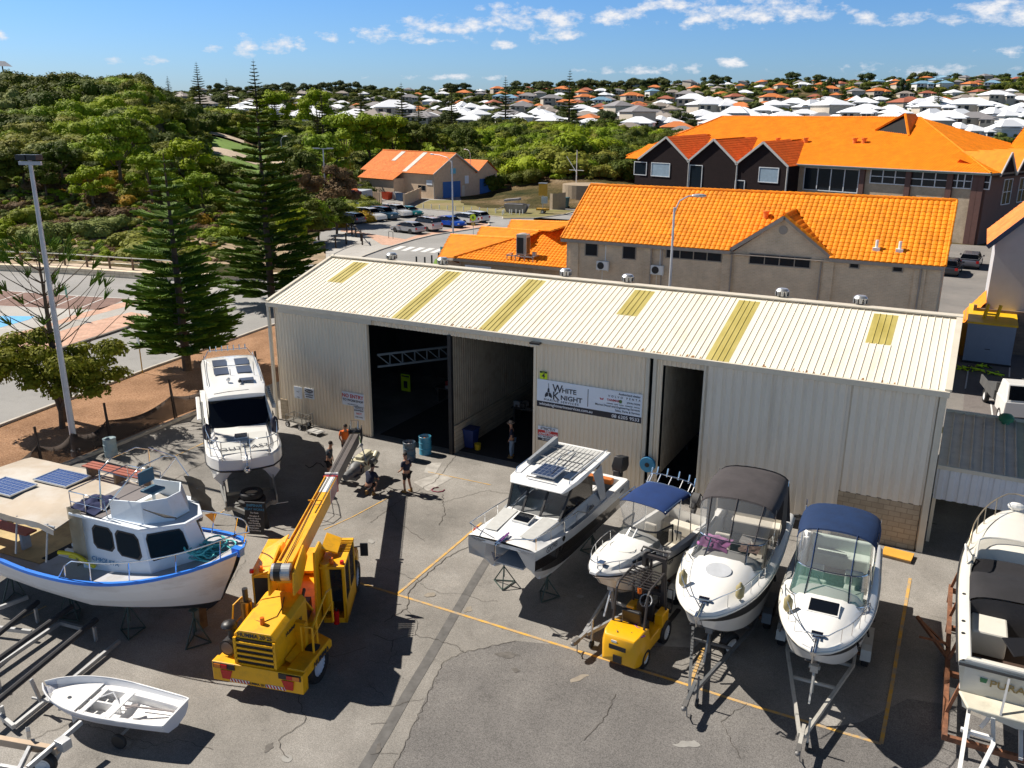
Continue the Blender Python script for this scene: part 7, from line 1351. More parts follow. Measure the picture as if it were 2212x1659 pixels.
 m=F(REDL,BLACKM);m.cyl((1.0,-1.1,.5),(1.0,-1.1,.95),.09);m.mat(1).cyl((1.0,-1.1,.95),(1.0,-1.1,1.05),.04);m.obj('extinguisher',c);m=F(BLACKM);m.box(.05,.9,-.4,.4,1.0,1.5);m.tube([(.1,.2,1.4),(.4,.35,1.9),(.8,.2,1.6)],.05,6);m.tube([(.1,-.2,1.4),(.5,-.3,2.0),(.9,-.2,1.7)],.05,6);m.obj('hydraulic_block',c)
 p0,p1=Vector((-15.55,15.95,3.05))-K,Vector((-21.9,27.4,2.2))-K;d=(p1-p0).normalized();sd=d.cross(Vector((0,0,1))).normalized();up=sd.cross(d);Lb=(p1-p0).length
 def bm(mt,a,b,w,h,dz=0):m=M(mt);m.bar(p0+d*a+up*dz,p0+d*b+up*dz,w,h);return m
 m=bm(YEL,-.1,7.3,.46,.54);m.bar(p0+d*.2+up*.31+sd*-.17,p0+d*7.2+up*.31-sd*.17,.04,.06);m.bar(p0+d*.0+up*.30+sd*.2,p0+d*3.6+up*.30+sd*.2,.14,.1);m.bar(p0+d*4.6+up*.40-sd*.25,p0+d*4.6+up*.40+sd*.25,.04,.04);bo=m.obj('boom',c,bevel=.012)
 for s in(-1,1):
  m=M(YEL);q=p0+sd*s*.34;m.slab([q-d*.5-up*.45,q-d*.45+up*.2,q+d*.9+up*.45,q+d*1.3-up*.1,q+d*.3-up*.6],.05*s if s>0 else .05);m.obj('boom_bracket',bo,recalc=True)
 m=M(STEELG,WIRE);q=p0-d*.25+up*.15;m.cyl(q-sd*.26,q+sd*.26,.24,n=22);m.mat(1).cyl(q-sd*.18,q+sd*.0,.255,n=22);m.obj('winch_drum',bo)
 m=M(WHITEP);m.bar(p0+d*5.7+up*.276,p0+d*7.25+up*.276,.38,.012);m.obj('white_panel',bo);m=M(WHITEP);m.bar(p0+d*5.9+sd*.236,p0+d*7.25+sd*.236,.012,.5,up);b=m.obj('hazard_panel',bo);m=M(REDL);stripes(m,p0+d*5.95+sd*.247-up*.24,d,up,6,1.25,.49);m.obj('hazard_stripe',b)
 m=M(REDL,WHITEP);m.bar(p0+d*7.25,p0+d*7.34,.52,.6);m.mat(1).cyl(p0+d*7.5-sd*.24+up*.3,p0+d*7.5+sd*.24+up*.3,.06);m.obj('boom_collar',bo)
 for k,(w,h,a,b_)in enumerate(((.38,.44,7.3,Lb-.3),)):m=bm(DGREY,a,b_,w,h);m.obj('inner_boom',bo,bevel=.01)
 m=M(BLACKM,CHROME);e=p0+d*(Lb-.3)
 for s in(-1,1):m.slab([e+sd*s*.25-up*.3,e+sd*s*.25+up*.35,e+sd*s*.25+up*.5+d*.35,e+sd*s*.25+d*.5-up*.1],.03)
 m.cyl(e+d*.25+up*.28-sd*.28,e+d*.25+up*.28+sd*.28,.12,n=14);m.mat(1).tube([e+up*.4+d*.1-sd*.15,e+up*.75+d*.15-sd*.15,e+up*.75+d*.15+sd*.15,e+up*.4+d*.1+sd*.15],.03,5);m.obj('boom_head',bo,recalc=True)
 m=M(WIRE)
 for o_ in(.03,.08):m.tube([p0+up*.3+sd*o_,p0+d*4.5+up*.42+sd*o_*.5,p0+d*7.5+up*.42+sd*o_,p0+d*(Lb)+up*.42+sd*o_],.014,4)
 m.obj('hoist_rope',bo)
 tip=K+p0+d*(Lb+.15);g=Vector((tip.x+.25,tip.y-.25,0))
 m=M(P('green_sling',(.08,.22,.06),.8),STEELG);m.tube([tip+up*.2,g+Vector((.1,.05,1.75))],.02,5);m.mat(1).tube([g+Vector((.1,.05,1.75)),g+Vector((-.5,.3,1.25))],.025,5);m.tube([g+Vector((.1,.05,1.75)),g+Vector((.6,-.3,1.25))],.025,5);m.sph(g+Vector((.1,.05,1.75)),.09,8,5);o=m.obj('lifting_sling',None);tag(o,'green sling and hook between the crane tip and the marine engine','sling')
 e=thing('marine_engine','white and grey marine diesel engine hanging from the crane hook','engine',g,fa-.35);EW=P('engine_cream',(.58,.54,.38),.45,dirt=.3,dcol=(.15,.1,.06));EG=P('engine_grey',(.16,.165,.17),.5,.4,dirt=.3)
 m=M(EW);m.box(-.2,.95,-.3,.3,.55,1.1);m.box(-.1,.85,-.16,.16,1.1,1.25);m.box(.0,.75,.3,.42,.8,1.05);m.obj('engine_block',e,bevel=.04)
 m=M(EW,EG);m.cyl((.95,0,.85),(1.08,0,.85),.24);m.cyl((.7,-.35,.95),(.95,-.35,1.1),.14);m.mat(1).cyl((.3,-.38,.9),(.6,-.38,.9),.11);m.sph((.15,.36,.95),.16,10,6);m.cyl((1.05,.2,1.0),(1.12,.2,1.0),.12);m.cyl((1.05,-.16,.62),(1.12,-.16,.62),.13);m.obj('pulleys_and_pumps',e,smooth=40)
 m=M(EG);m.loft([[(x,r*cos(a),.75+r*sin(a))for a in[2*pi*k/12 for k in range(12)]]for x,r in((-.2,.34),(-.45,.32),(-.6,.22),(-1.0,.2),(-1.25,.14))],closed=True,cap0=True,cap1=True);m.box(-.9,-.5,-.3,.3,.5,.65);m.obj('gearbox',e,smooth=35,recalc=True)
 r=random.Random(9);m=M(BLACKM,RUST)
 for k in range(9):a=Vector((r.uniform(-.5,.9),r.choice((-.34,.34)),r.uniform(.7,1.0)));b=a+Vector((r.uniform(-.4,.4),r.uniform(-.1,.1),r.uniform(-.1,.35)));m.mat(k%2).tube([a,a.lerp(b,.5)+Vector((0,.05,.12)),b],.022,5)
 m.obj('hoses',e)
crane()
def forklift():
 f=thing('forklift','yellow forklift with black overhead guard parked before the small cabin boat','forklift',(-7.1,20.8,0),radians(86));f.scale=(1.1,)*3;FY=P('forklift_yellow',(.84,.42,.006),.35,var=.04,dirt=.12,dcol=(.3,.15,.03),coat=.3)
 m=M(FY);S=[[(-.55+.0,.42),(-.62,.56),(-.62,.50)],]
 sec=lambda x,w,z0,z1:[(x,-w,z0),(x,w,z0),(x,w*1.02,lerp(z0,z1,.6)),(x,w*.9,z1),(x,-w*.9,z1),(x,-w*1.02,lerp(z0,z1,.6))]
 m.loft([sec(-.66,.36,.32,.80),sec(-.60,.46,.22,.98),sec(-.45,.53,.2,1.05),sec(-.1,.55,.2,1.08),sec(.15,.55,.3,1.02)],closed=True,cap0=True,cap1=True);m.obj('counterweight',f,smooth=40,recalc=True,bevel=.03)
 m=M(BLACKM);m.box(-.68,-.55,-.22,.25,.66,.78);m.box(-.69,-.5,-.12,.12,.3,.5);m.obj('counterweight_slot',f)
 m=M(FY);m.box(.1,1.35,-.52,.52,.30,.62);m.box(1.0,1.45,-.54,-.30,.55,.95);m.box(1.0,1.45,.30,.54,.55,.95);m.obj('chassis',f,bevel=.03)
 m=M(BLACKM);m.box(.15,.7,-.3,.3,.62,.92);m.at((.2,0,.95),0,0,-.15);m.box(-.08,.04,-.27,.27,0,.5);m.at();m.box(1.05,1.15,-.25,.25,.62,1.15);m.obj('seat',f,bevel=.04)
 m=M(WHITEP if 0 else STEELG);m.at((.95,-.05,1.3),0,0,-.9);m.tube([(.17*cos(a*pi/8),.17*sin(a*pi/8),0)for a in range(16)],.016,5,closed=True);m.tube([(-.17,0,0),(.17,0,0)],.012,4);m.tube([(0,0,0),(0,0,-.35)],.025,5);m.obj('steering_wheel',f)
 m=M(DG:=P('guard_dark',(.045,.04,.04),.5))
 for s in(1,-1):m.tube([(-.05,s*.44,1.05),(.1,s*.44,2.0),(.22,s*.44,2.1),(1.15,s*.44,2.12),(1.25,s*.46,2.0),(1.35,s*.48,.9)],.035,6)
 for k in range(8):x=.2+k*.135;m.bar((x,-.44,2.11),(x,.44,2.11),.025,.03)
 for y in(-.15,.15):m.bar((.15,y,2.10),(1.15,y,2.12),.02)
 m.obj('overhead_guard',f);m=M(DG)
 for s in(1,-1):m.box(1.5,1.6,s*.30-.05,s*.30+.05,.1,2.3);m.box(1.6,1.68,s*.24-.04,s*.24+.04,.12,2.35)
 for z in(.3,1.2,2.25):m.box(1.5,1.66,-.32,.32,z,z+.1)
 m.tube([(1.45,-.36,2.45),(1.62,-.38,2.5),(1.62,.38,2.5),(1.45,.36,2.45)],.035,6);m.cyl((1.56,.1,.2),(1.56,.1,2.2),.04);m.obj('mast',f);m=M(DG)
 for z in(.3,.65):m.box(1.7,1.76,-.5,.5,z,z+.1)
 for s in(1,-1):m.box(1.75,1.82,s*.3-.06,s*.3+.06,.08,.8);m.box(1.75,2.9,s*.3-.06,s*.3+.06,.05,.1)
 for k in range(6):m.bar((1.76,-.5+k*.2,.7),(1.76,-.5+k*.2,1.35),.025)
 m.bar((1.76,-.5,1.35),(1.76,.5,1.35),.03);m.obj('fork_carriage',f)
 m=M(AMB);m.cyl((.35,-.1,1.85),(.35,-.1,2.0),.06);m.obj('beacon',f)
 for x,y,r in((1.25,.50,.33),(1.25,-.50,.33),(-.05,.46,.26),(-.05,-.46,.26)):tyre(f,(x,y,r),r,.2,'wheel')
 m=M(P('fork_decal',(.75,.76,.74),.5));m.box(-.655,-.64,.05,.2,.84,.9);m.obj('decal',f)
 r=random.Random(3);m=M(P('strap_brown',(.12,.09,.07),.9),P('strap_purple',(.2,.05,.3),.8))
 for k in range(14):x,y=r.uniform(-.4,.05),r.uniform(-.45,.45);m.mat(k%2 if y<-.1 else 0).tube([(x+r.uniform(-.15,.15),y+.18*sin(j*1.3+k),1.10+.03*(j%3))for j in range(5)],.025,4)
 o=m.obj('ratchet_straps',None);o.location=f.location;o.rotation_euler=f.rotation_euler;tag(o,'tangle of brown and purple ratchet straps lying on the forklift','straps')
forklift()
def drum(loc,label,col,lid=None,open_=True):
 d=thing('oil_drum',label,'drum',loc);m=M(col);m.lathe([(.28,0),(.29,.02),(.285,.04),(.285,.28),(.30,.30),(.285,.32),(.285,.57),(.30,.59),(.285,.61),(.285,.86),(.295,.88),(.28,.89)]+([(.27,.82),(.27,.5),(0,.5)]if open_ else[(.27,.87),(0,.87)]),28);m.obj('shell',d,smooth=35)
 if lid:cloth('rubbish',d,lid,(0,0,.68),.2,7 if open_ else 2)
drum(G(885,993),'scuffed dark blue oil drum full of rags before the first bay',P('dark_blue_drum',(.03,.10,.17),.5,dirt=.55,dcol=(.12,.10,.09),dscale=4),P('rag_lilac',(.45,.40,.42),.9));drum(G(919,980),'light blue open oil drum beside the shed post',P('light_blue_drum',(.04,.27,.42),.4,dirt=.25,dcol=(.25,.3,.3),dscale=4),P('orange_scrap',(.6,.2,.06),.8));drum(G(241,985),'pale grey blue oil drum with closed lid beside the lamp pole',P('pale_drum',(.30,.40,.43),.5,dirt=.4,dcol=(.5,.45,.38),dscale=3),None,False)
def frame_thing(name,label,cat,loc,rz,parts):
 t=thing(name,label,cat,loc,rz)
 for n,mt,bars in parts:
  m=M(mt)
  for b in bars:m.bar(*b)
  m.obj(n,t)
 return t
BS=P('black_board',(.02,.02,.025),.5)
a=thing('a_frame_sign','black A-frame advertising board standing by the fishing boat bow','sign',G(556,1152),.35)
m=M(BS);m.slab([(-.38,-.25,.08),(.38,-.25,.08),(.38,-.02,1.28),(-.38,-.02,1.28)],.03);m.slab([(-.38,.28,.08),(.38,.28,.08),(.38,.02,1.28),(-.38,.02,1.28)],.03);m.obj('board',a,recalc=True)
for i,(s_,z,k,c_)in enumerate((('SHIPSHAPE',1.17,.13,P('board_blue',(.08,.3,.55),.5)),('BOAT WORKS',1.03,.12,bpy.data.materials['board_blue']),('The Finish',.9,.08,SIGNT),('Fibreglass &',.78,.08,SIGNT),('Gelcoat Repairs',.69,.08,SIGNT),('Antifouling',.6,.08,SIGNT),('Boat Detailing',.51,.08,SIGNT),('Insurance Work',.42,.08,SIGNT),('Restoration',.33,.08,SIGNT),('Two Pack Painting',.24,.07,SIGNT))):text('lettering',s_,k,c_,a,(0,-.25-.012+(z-.08)*.19,z),(pi/2-.19,0,0),bold=.006)
CARTM=P('cart_tube',(.20,.19,.17),.5,.4)
t=frame_thing('garden_cart','four wheeled mesh cart against the shed wall beside the white catamaran','cart',G(645,922),-.12,[('basket',CARTM,[((x0,y0,z),(x1,y1,z),.03)for z in(.32,.62)for x0,y0,x1,y1 in((-.6,-.28,.6,-.28),(-.6,.28,.6,.28),(-.6,-.28,-.6,.28),(.6,-.28,.6,.28))]+[((x,y,.32),(x,y,.62),.03)for x in(-.6,0,.6)for y in(-.28,.28)]+[((-.6,0,.33),(.6,0,.33),.5,.02)])])
for x in(-.45,.45):
 for y in(-.3,.3):tyre(t,(x,y,.15),.15,.08)
t=frame_thing('hand_trolley','flat platform trolley with hoop handle beside the mesh cart','trolley',G(682,938),-.15,[('platform',P('platform_grey',(.45,.44,.42),.6),[((-.4,0,.16),(.4,0,.16),.5,.04)]),('handle',CARTM,[((-.4,-.22,.16),(-.4,-.22,.95),.03),((-.4,.22,.16),(-.4,.22,.95),.03),((-.4,-.22,.95),(-.4,.22,.95),.03),((-.4,-.22,.6),(-.4,.22,.6),.03)])])
for x in(-.3,.3):tyre(t,(x,-.2,.06),.06,.04)
def bin_(loc,label,mt,rz=0,lidm=None):
 b=thing('wheelie_bin',label,'bin',loc,rz);m=M(mt);m.loft([[(-.22,-.25,.08),(.22,-.25,.08),(.22,.2,.08),(-.22,.2,.08)],[(-.29,-.32,.95),(.29,-.32,.95),(.29,.3,.95),(-.29,.3,.95)]],closed=True,cap0=True,cap1=True);m.obj('body',b,recalc=True,bevel=.02);m=M(lidm or mt);m.box(-.31,.31,-.36,.36,.95,1.02);m.obj('lid',b,bevel=.02);m=M(RUB);m.cyl((-.28,.25,.1),(-.18,.25,.1),.1);m.cyl((.18,.25,.1),(.28,.25,.1),.1);m.obj('wheel_pair',b)
bin_(PY(1018,955,33.1)*Vector((1,1,0)),'dark blue wheelie bin just inside the second bay of the shed',P('bin_blue',(.01,.03,.14),.5))
b=thing('bucket','yellow bucket standing inside the second bay beside the blue bin','bucket',(-19.2,33.0,0));m=M(P('bucket_yellow',(.6,.4,.02),.5));m.lathe([(.13,0),(.16,.32),(.17,.33),(.15,.31),(.12,.03),(0,.03)],16);m.obj('pail',b)
b=thing('safety_sign','yellow workshop sign hanging in the dark of the first bay','sign',PY(876,827,38.5)-Vector((0,0,.5)));m=M(SIGNY);m.box(-.3,.3,0,.04,0,1.0);m.obj('panel',b);m=M(INK);m.box(-.12,.12,-.01,0,.2,.6);m.box(-.25,.25,-.01,0,.85,.92);m.obj('pictogram',b)
r=random.Random(2);WBM=P('workbench_dark',(.06,.055,.05),.7,var=.4,scale=3)
for i,(x,y,l)in enumerate(((-23.5,38.5,'long cluttered workbench at the back of the first bay'),(-18.2,37.5,'cluttered workbench along the partition of the second bay'),(-9.2,38.0,'pile of stored gear deep in the third bay'))):
 b=thing('workbench',l,'workbench',(x,y,0));m=M(WBM);m.box(-1.4,1.4,-.4,.4,.8,.86);m.box(-1.3,-1.2,-.3,.3,0,.8);m.box(1.2,1.3,-.3,.3,0,.8);m.obj('bench',b)
 m=M(WBM,STEELG,P('tool_red',(.3,.02,.02),.5)if 'tool_red' not in bpy.data.materials else bpy.data.materials['tool_red'],CANB)
 for k in range(14):a_,c_=r.uniform(-1.2,1.2),r.uniform(-.3,.3);s_=r.uniform(.06,.2);m.mat(r.randrange(4)).box(a_-s_,a_+s_,c_-s_*.6,c_+s_*.6,.86,.86+s_*r.uniform(.5,2.2))
 m.obj('tools',b)
b=thing('hose_reel','light blue hose reel hanging on the shed post beside the third bay','hose reel',PY(1399,1003,31.8));m=M(P('reel_blue',(.05,.28,.50),.5),BLACKM);m.lathe([(.32,-.08),(.33,-.06),(.2,-.05),(.2,.05),(.33,.06),(.32,.08)],20);m.mat(1).lathe([(.1,-.1),(.1,.1)],10);o=m.obj('reel',b);o.rotation_euler=(pi/2,0,0)
b=thing('pallet_top','orange plywood pallet lying by the block wall near the shed corner','pallet',G(1938,1203),-.1);m=M(P('orange_ply',(.72,.36,.05),.7));m.box(-.5,.5,-.33,.33,.1,.14);m.obj('top',b);m=M(WOOD);[m.box(-.5,.5,y-.05,y+.05,0,.1)for y in(-.28,0,.28)];m.obj('bearer',b)
b=thing('engine_stand','black covered engine stand against the ribbed door between two boats','machine stand',G(1720,1165));m=M(BLACKM);m.box(-.3,.3,-.2,.2,.5,.9);[m.bar((x,y,0),(x,y,.5),.04)for x in(-.28,.28)for y in(-.18,.18)];m.tube([(-.4,0,.9),(0,0,1.0),(.4,0,.9)],.05);m.obj('stand_body',b,bevel=.03)
CR=P('black_carpet_bunk',(.045,.045,.05),.9,var=.2);t=thing('boat_cradle','low boat cradle with long black carpeted bunks at the lower left','cradle',G(40,1560))
o_=t.location;bun=[((0,1352),(100,1302)),((-20,1425),(160,1312)),((-30,1520),(208,1340))]
m=M(CR)
for i,(a_,c_)in enumerate([((-60,1415),(82,1300)),((-60,1465),(155,1310)),((-60,1560),(208,1338))]):m.tube([G(*a_,.55)-o_,G(*c_,.55)-o_],.085,8)
m.obj('bunk',t);m=M(STEELG)
for a_,c_,z in(((-60,1475),(130,1345),.2),((0,1545),(30,1570),.2),((30,1570),(258,1385),.12),((130,1345),(180,1358),.2),((-60,1335),(60,1290),.5),((-40,1352),(68,1365),.3)):m.bar(G(*a_,z)-o_,G(*c_,z)-o_,.09,.12)
for q in((0,1490),(82,1345),(208,1385),(10,1560)):m.bar(G(*q,0)-o_,G(*q,0)-o_+Vector((0,0,.5)),.08)
m.obj('frame',t)
t=thing('box_trailer','timber and steel trailer drawbar with winch and tyre in the lower left corner','trailer',G(100,1640));o_=t.location;m=M(P('pale_timber',(.55,.42,.30),.8,dirt=.2),STEELG)
m.bar(G(-20,1596,.7)-o_,G(125,1622,.7)-o_,.14,.2);m.mat(1)
for a_,c_,z,z2 in(((60,1659),(176,1560),.75,.85),((40,1665),(72,1600),.75,.7),((125,1618),(140,1608),.7,.9),((62,1590),(60,1575),.7,1.1),((0,1655),(140,1680),.3,.3),((110,1660),(135,1610),.1,.6)):m.bar(G(*a_,z)-o_,G(*c_,z2)-o_,.09,.12)
m.box(*(lambda q:(q.x-.15,q.x+.15,q.y-.12,q.y+.12,.75,1.0))(G(138,1612,.8)-o_));m.obj('frame',t,bevel=.01);tyre(t,G(95,1650,.45)-o_,.3,.18,'wheel',rz=.5)
t=thing('steel_frame','white welded steel frame standing in the lower right corner','frame',G(2120,1640));o_=t.location;m=M(WHITEP)
for a_,z,c_,z2 in(((2095,1520),1.0,(2070,1680),.9),((2075,1575),.9,(2145,1595),.9),((2145,1530),1.15,(2145,1610),.8),((2145,1610),.8,(2105,1690),.7),((2090,1590),.1,(2090,1590),0.9),((2145,1610),.0,(2145,1610),.8),((2205,1540),1.0,(2205,1640),.6),((2120,1570),.6,(2145,1540),1.15)):m.bar(G(*a_,z)-o_,G(*c_,z2)-o_,.09,.09)
m.obj('frame',t);
m=M(P('dark_hose',(.03,.03,.03),.7));m.tube([G(660+8*k,1005+6*sin(k*1.4),.02)for k in range(6)],.02,5);tag(m.obj('air_hose',smooth=60),'dark hose lying on the concrete left of the crane tip','hose');m=M(P('maroon_strap',(.2,.03,.06),.8));m.tube([G(946+14*cos(a*.8),1058+5*sin(a*.8),.02)for a in range(7)],.03,5);tag(m.obj('lifting_strap',smooth=60),'maroon strap loop lying on the pale concrete patch','strap')
# -- people
SKIN=P('skin',(.42,.22,.14),.6,var=.05);HAIR=P('dark_hair',(.03,.02,.015),.8);NAVC=P('navy_shirt',(.012,.016,.04),.9,var=.2);ORC=P('orange_shirt',(.75,.14,.01),.8,var=.1);JEAN=P('blue_jeans',(.20,.28,.40),.9);BLKC=P('black_shorts',(.012,.012,.015),.9);BOOT=P('tan_boot',(.32,.18,.06),.8);HAT=P('felt_hat',(.45,.32,.22),.9)
def skin(name,V_,E_,Rr,par,mt,sub=1):
 me=bpy.data.meshes.new(name);me.from_pydata(V_,E_,[]);me.materials.append(mt);o=bpy.data.objects.new(name,me);COL.objects.link(o);o.parent=par
 s=o.modifiers.new('skin','SKIN');s.use_smooth_shade=True;sv=me.skin_vertices[0].data
 for i,r_ in enumerate(Rr):sv[i].radius=(r_,r_)if isinstance(r_,(int,float))else r_;sv[i].use_root=(i==0)
 u=o.modifiers.new('sub','SUBSURF');u.levels=sub;u.render_levels=sub;return o
def person(label,loc,rz,top,legs,feet,pose_='stand',hat=None,lean=0,scale=1):
 p=thing('person',label,'person',loc,rz);p.scale=(scale,)*3
 if pose_=='crouch':J=dict(pel=(0,0,.50),ch=(.28,0,.86),nk=(.38,0,1.0),hd=(.46,0,1.12),kn=[(.42,s*.17,.48)for s in(1,-1)],an=[(.08,s*.16,.09)for s in(1,-1)],el=[(.42,s*.26,.62)for s in(1,-1)],wr=[(.62,s*.14,.55)for s in(1,-1)])
 else:L_=lean;J=dict(pel=(0,0,.95),ch=(.03+L_*.5,0,1.32),nk=(.04+L_,0,1.50),hd=(.07+L_*1.3,0,1.64),kn=[(.06,.11,.50),(.0,-.12,.50)],an=[(.02,.12,.08),(-.10 if pose_=='step' else 0,-.14,.08)],el=[(.0+L_*.6,s*.27,1.13)for s in(1,-1)],wr=[(.22 if pose_!='down' else .1,s*.20,.98)for s in(1,-1)])
 V_=[J['pel'],J['ch'],J['nk'],J['hd']];E_=[(0,1),(1,2),(2,3)];R_=[(.15,.11),(.17,.115),.055,.09]
 hx,hy,hz=J['hd'];V_+=[(hx+.01,0,hz+.08)];E_+=[(3,4)];R_+=[.08]
 cx,cy,cz=J['ch']
 for i,s in enumerate((1,-1)):
  b=len(V_);V_+=[(cx,s*.19,cz+.08),J['el'][i],J['wr'][i]];E_+=[(1,b),(b,b+1),(b+1,b+2)];R_+=[.06,.045,.032];w=Vector(J['wr'][i]);e=(w-Vector(J['el'][i])).normalized()
  h=len(V_);V_.append(w+e*.07);E_.append((b+2,h));R_.append((.034,.02))
  for k in range(4):j=len(V_);V_+=[w+e*(.12)+Vector((0,(k-1.5)*.018,-.01)),w+e*(.155+.01*(k in(1,2)))+Vector((0,(k-1.5)*.02,-.035))];E_+=[(h,j),(j,j+1)];R_+=[.009,.008]
  j=len(V_);V_+=[w+e*.08+Vector((0,-s*.045,.01))];E_+=[(h,j)];R_+=[.011]
  b=len(V_);V_+=[(J['pel'][0],s*.10,J['pel'][2]-.06),J['kn'][i],J['an'][i],(J['an'][i][0]+.14,J['an'][i][1],.04)];E_+=[(0,b),(b,b+1),(b+1,b+2),(b+2,b+3)];R_+=[.088,.058,.042,.035]
 skin('body',[tuple(v)for v in V_],E_,R_,p,SKIN)
 sh=Vector(J['ch']);V2=[J['pel'],J['ch'],(J['nk'][0],0,J['nk'][2]-.06)];E2=[(0,1),(1,2)];R2=[(.175,.13),(.195,.135),.075]
 for i,s in enumerate((1,-1)):b=len(V2);e=Vector(J['el'][i]);a_=Vector((cx,s*.19,cz+.08));V2+=[tuple(a_),tuple(a_.lerp(e,.75))];E2+=[(1,b),(b,b+1)];R2+=[.085,.068]
 skin('shirt',V2,E2,R2,p,top)
 V3=[(J['pel'][0],0,J['pel'][2]+.03)];E3=[];R3=[(.17,.13)];f=.95 if legs is JEAN else .8
 for i,s in enumerate((1,-1)):
  b=len(V3);h_=Vector((J['pel'][0],s*.10,J['pel'][2]-.08));k=Vector(J['kn'][i]);V3+=[tuple(h_),tuple(h_.lerp(k,f))];E3+=[(0,b),(b,b+1)];R3+=[.105,.085]
  if legs is JEAN:V3.append(tuple(Vector(J['an'][i])+Vector((0,0,.03))));E3.append((b+1,b+2));R3.append(.065)
 skin('trousers' if legs is JEAN else 'shorts',V3,E3,R3,p,legs)
 for i in(0,1):a_=J['an'][i];m=M(feet);m.sph((a_[0]+.06,a_[1],.055),(.15,.055,.06),10,6);m.cyl((a_[0],a_[1],.05),(a_[0],a_[1],.2),.055,.05,10);m.obj('boot',p,smooth=60)
 m=M(HAIR);m.sph((hx-.015,0,hz+.07),(.10,.088,.105),14,8,-.15,1);m.obj('hair',p,smooth=180)
 m=M(SKIN);m.cyl((hx+.085,0,hz+.02),(hx+.12,0,hz),.016,.012,6);[m.sph((hx,s*.088,hz+.02),(.02,.012,.03),6,4)for s in(1,-1)];m.obj('nose_and_ears',p);m=M(INK);[m.sph((hx+.085,s*.033,hz+.045),.011,6,4)for s in(1,-1)];m.box(hx+.083,hx+.09,-.025,.025,hz-.035,hz-.028);m.obj('eyes_and_mouth',p)
 if hat:m=M(hat);m.lathe([(.0,.12),(.06,.12),(.085,.10),(.095,0),(.19,.0),(.185,.015),(.10,.02)],20,(hx,0,hz+.085));m.obj('hat',p,smooth=50)
 return p
person('man in navy polo and black shorts with tan boots, watching the engine',G(880,1064),radians(170),NAVC,BLKC,BOOT,'step')
person('man in an orange work shirt standing behind the crane tip',G(748,992),radians(-40),ORC,BLKC,BOOT,'down',lean=.12)
person('dark haired man in a grey navy shirt beside the crane boom',G(713,1036),radians(20),P('slate_shirt',(.03,.04,.055),.9),BLKC,BOOT,'down',lean=.05)
person('man in dark clothes crouching to look under the hanging engine',G(797,1072),radians(100),NAVC,BLKC,BOOT,'crouch')
person('man in a felt hat and jeans standing in the second bay',Vector((-17.3,32.9,0)),radians(200),NAVC,JEAN,BOOT,'down',hat=HAT)
# == POLES, FENCES, CARS
ZINC=P('galvanised_pole',(.50,.52,.56),.45,.35,var=.12,dirt=.25,dcol=(.3,.28,.26),dscale=2)
def pole(name,label,base,h,r0=.14,r1=.07,kind='arm',ang=0,arm=1.8):
 t=thing(name,label,'lamp post',base,ang);m=M(ZINC);m.cyl((0,0,0),(0,0,h),r0,r1,12);m.cyl((0,0,0),(0,0,.3),r0*1.4,r0*1.4,12);m.obj('pole',t,smooth=40)
 m=M(ZINC,BLACKM,clearmat('lamp_lens',(.5,.55,.58),.9)if 'lamp_lens' not in bpy.data.materials else bpy.data.materials['lamp_lens'])
 if kind=='flood':m.box(-.5,.5,-.06,.06,h-.2,h-.05);[m.mat(1).box(x-.22,x+.22,-.25,.2,h,h+.22)or m.mat(2).box(x-.18,x+.18,-.26,-.24,h+.02,h+.2)or m.box(x-.18,x+.18,-.2,.15,h+.22,h+.235)for x in(-.25,.25)]
 elif kind=='tee':m.bar((-1,0,h),(1,0,h),.1,.08);[m.box(x-.45,x+.45,-.15,.15,h,h+.12)for x in(-1,1)]
 else:m.tube([(0,0,h-.3),(arm*.25,0,h+.35),(arm*.7,0,h+.62),(arm,0,h+.65)],.045,6);m.sph((arm+.3,0,h+.66),(.42,.16,.10),12,6)
 m.obj('lamp_head',t);return t
pole('lamp_post','tall galvanised floodlight pole with twin lamps rising beside the pale drum',G(165,985),13.3,.15,.08,'flood',.35)
pole('lamp_post','street light pole standing by the brick verge of the far car park',G(979,512),9.6,.12,.07,'arm',radians(165),3.4)
pole('lamp_post','curved street light between the shed and the tiled brick building',Vector((-14.75,47.3,0)),10.3,.10,.06,'arm',radians(20),1.0)
pole('lamp_post','distant double headed pole lamp above the dark tree',colpt(704,125),10.5,.14,.08,'tee',.4)
pole('lamp_post','thin lamp pole standing behind the double headed lamp',colpt(612,170),9,.1,.06,'arm',0,1)
pole('lamp_post','street light beside the small gable of the depot building',G(*Z2(1735,1190)),8.0,.08,.05,'arm',radians(160),1.2)
t=thing('flag_mast','white flag mast with a yardarm and gaff beyond the forecourt','mast',G(1244,432));m=M(WHITEP);m.cyl((0,0,0),(0,0,9),.14,.07,8);m.bar((-1.6,.3,5.4),(1.6,-.3,5.4),.09);m.bar((0,0,5.0),(-2.2,.3,7.8),.09);m.obj('mast',t)
POST=P('dark_timber_post',(.045,.03,.022),.9)
def mesh_mat():
 m_,nt,b=nodes('shade_mesh');b.inputs['Base Color'].default_value=(.05,.035,.028,1);b.inputs['Roughness'].default_value=.9
 t=nt.nodes.new('ShaderNodeTexCoord');c=nt.nodes.new('ShaderNodeTexChecker');c.inputs['Scale'].default_value=26;nt.links.new(t.outputs['Object'],c.inputs[0])
 nt.links.new(ramp(nt,tnoise(nt,.8,4),[(.3,(.8,)*3),(.7,(.95,)*3)]),b.inputs['Alpha']);return m_
f=thing('mesh_fence','sagging dark mesh fence on leaning posts along the yard kerb','fence',G(240,975));o_=f.location
fp=[(-60,1100),(93,1020),(165,992),(240,962),(378,905),(470,870),(560,835)];tops=[]
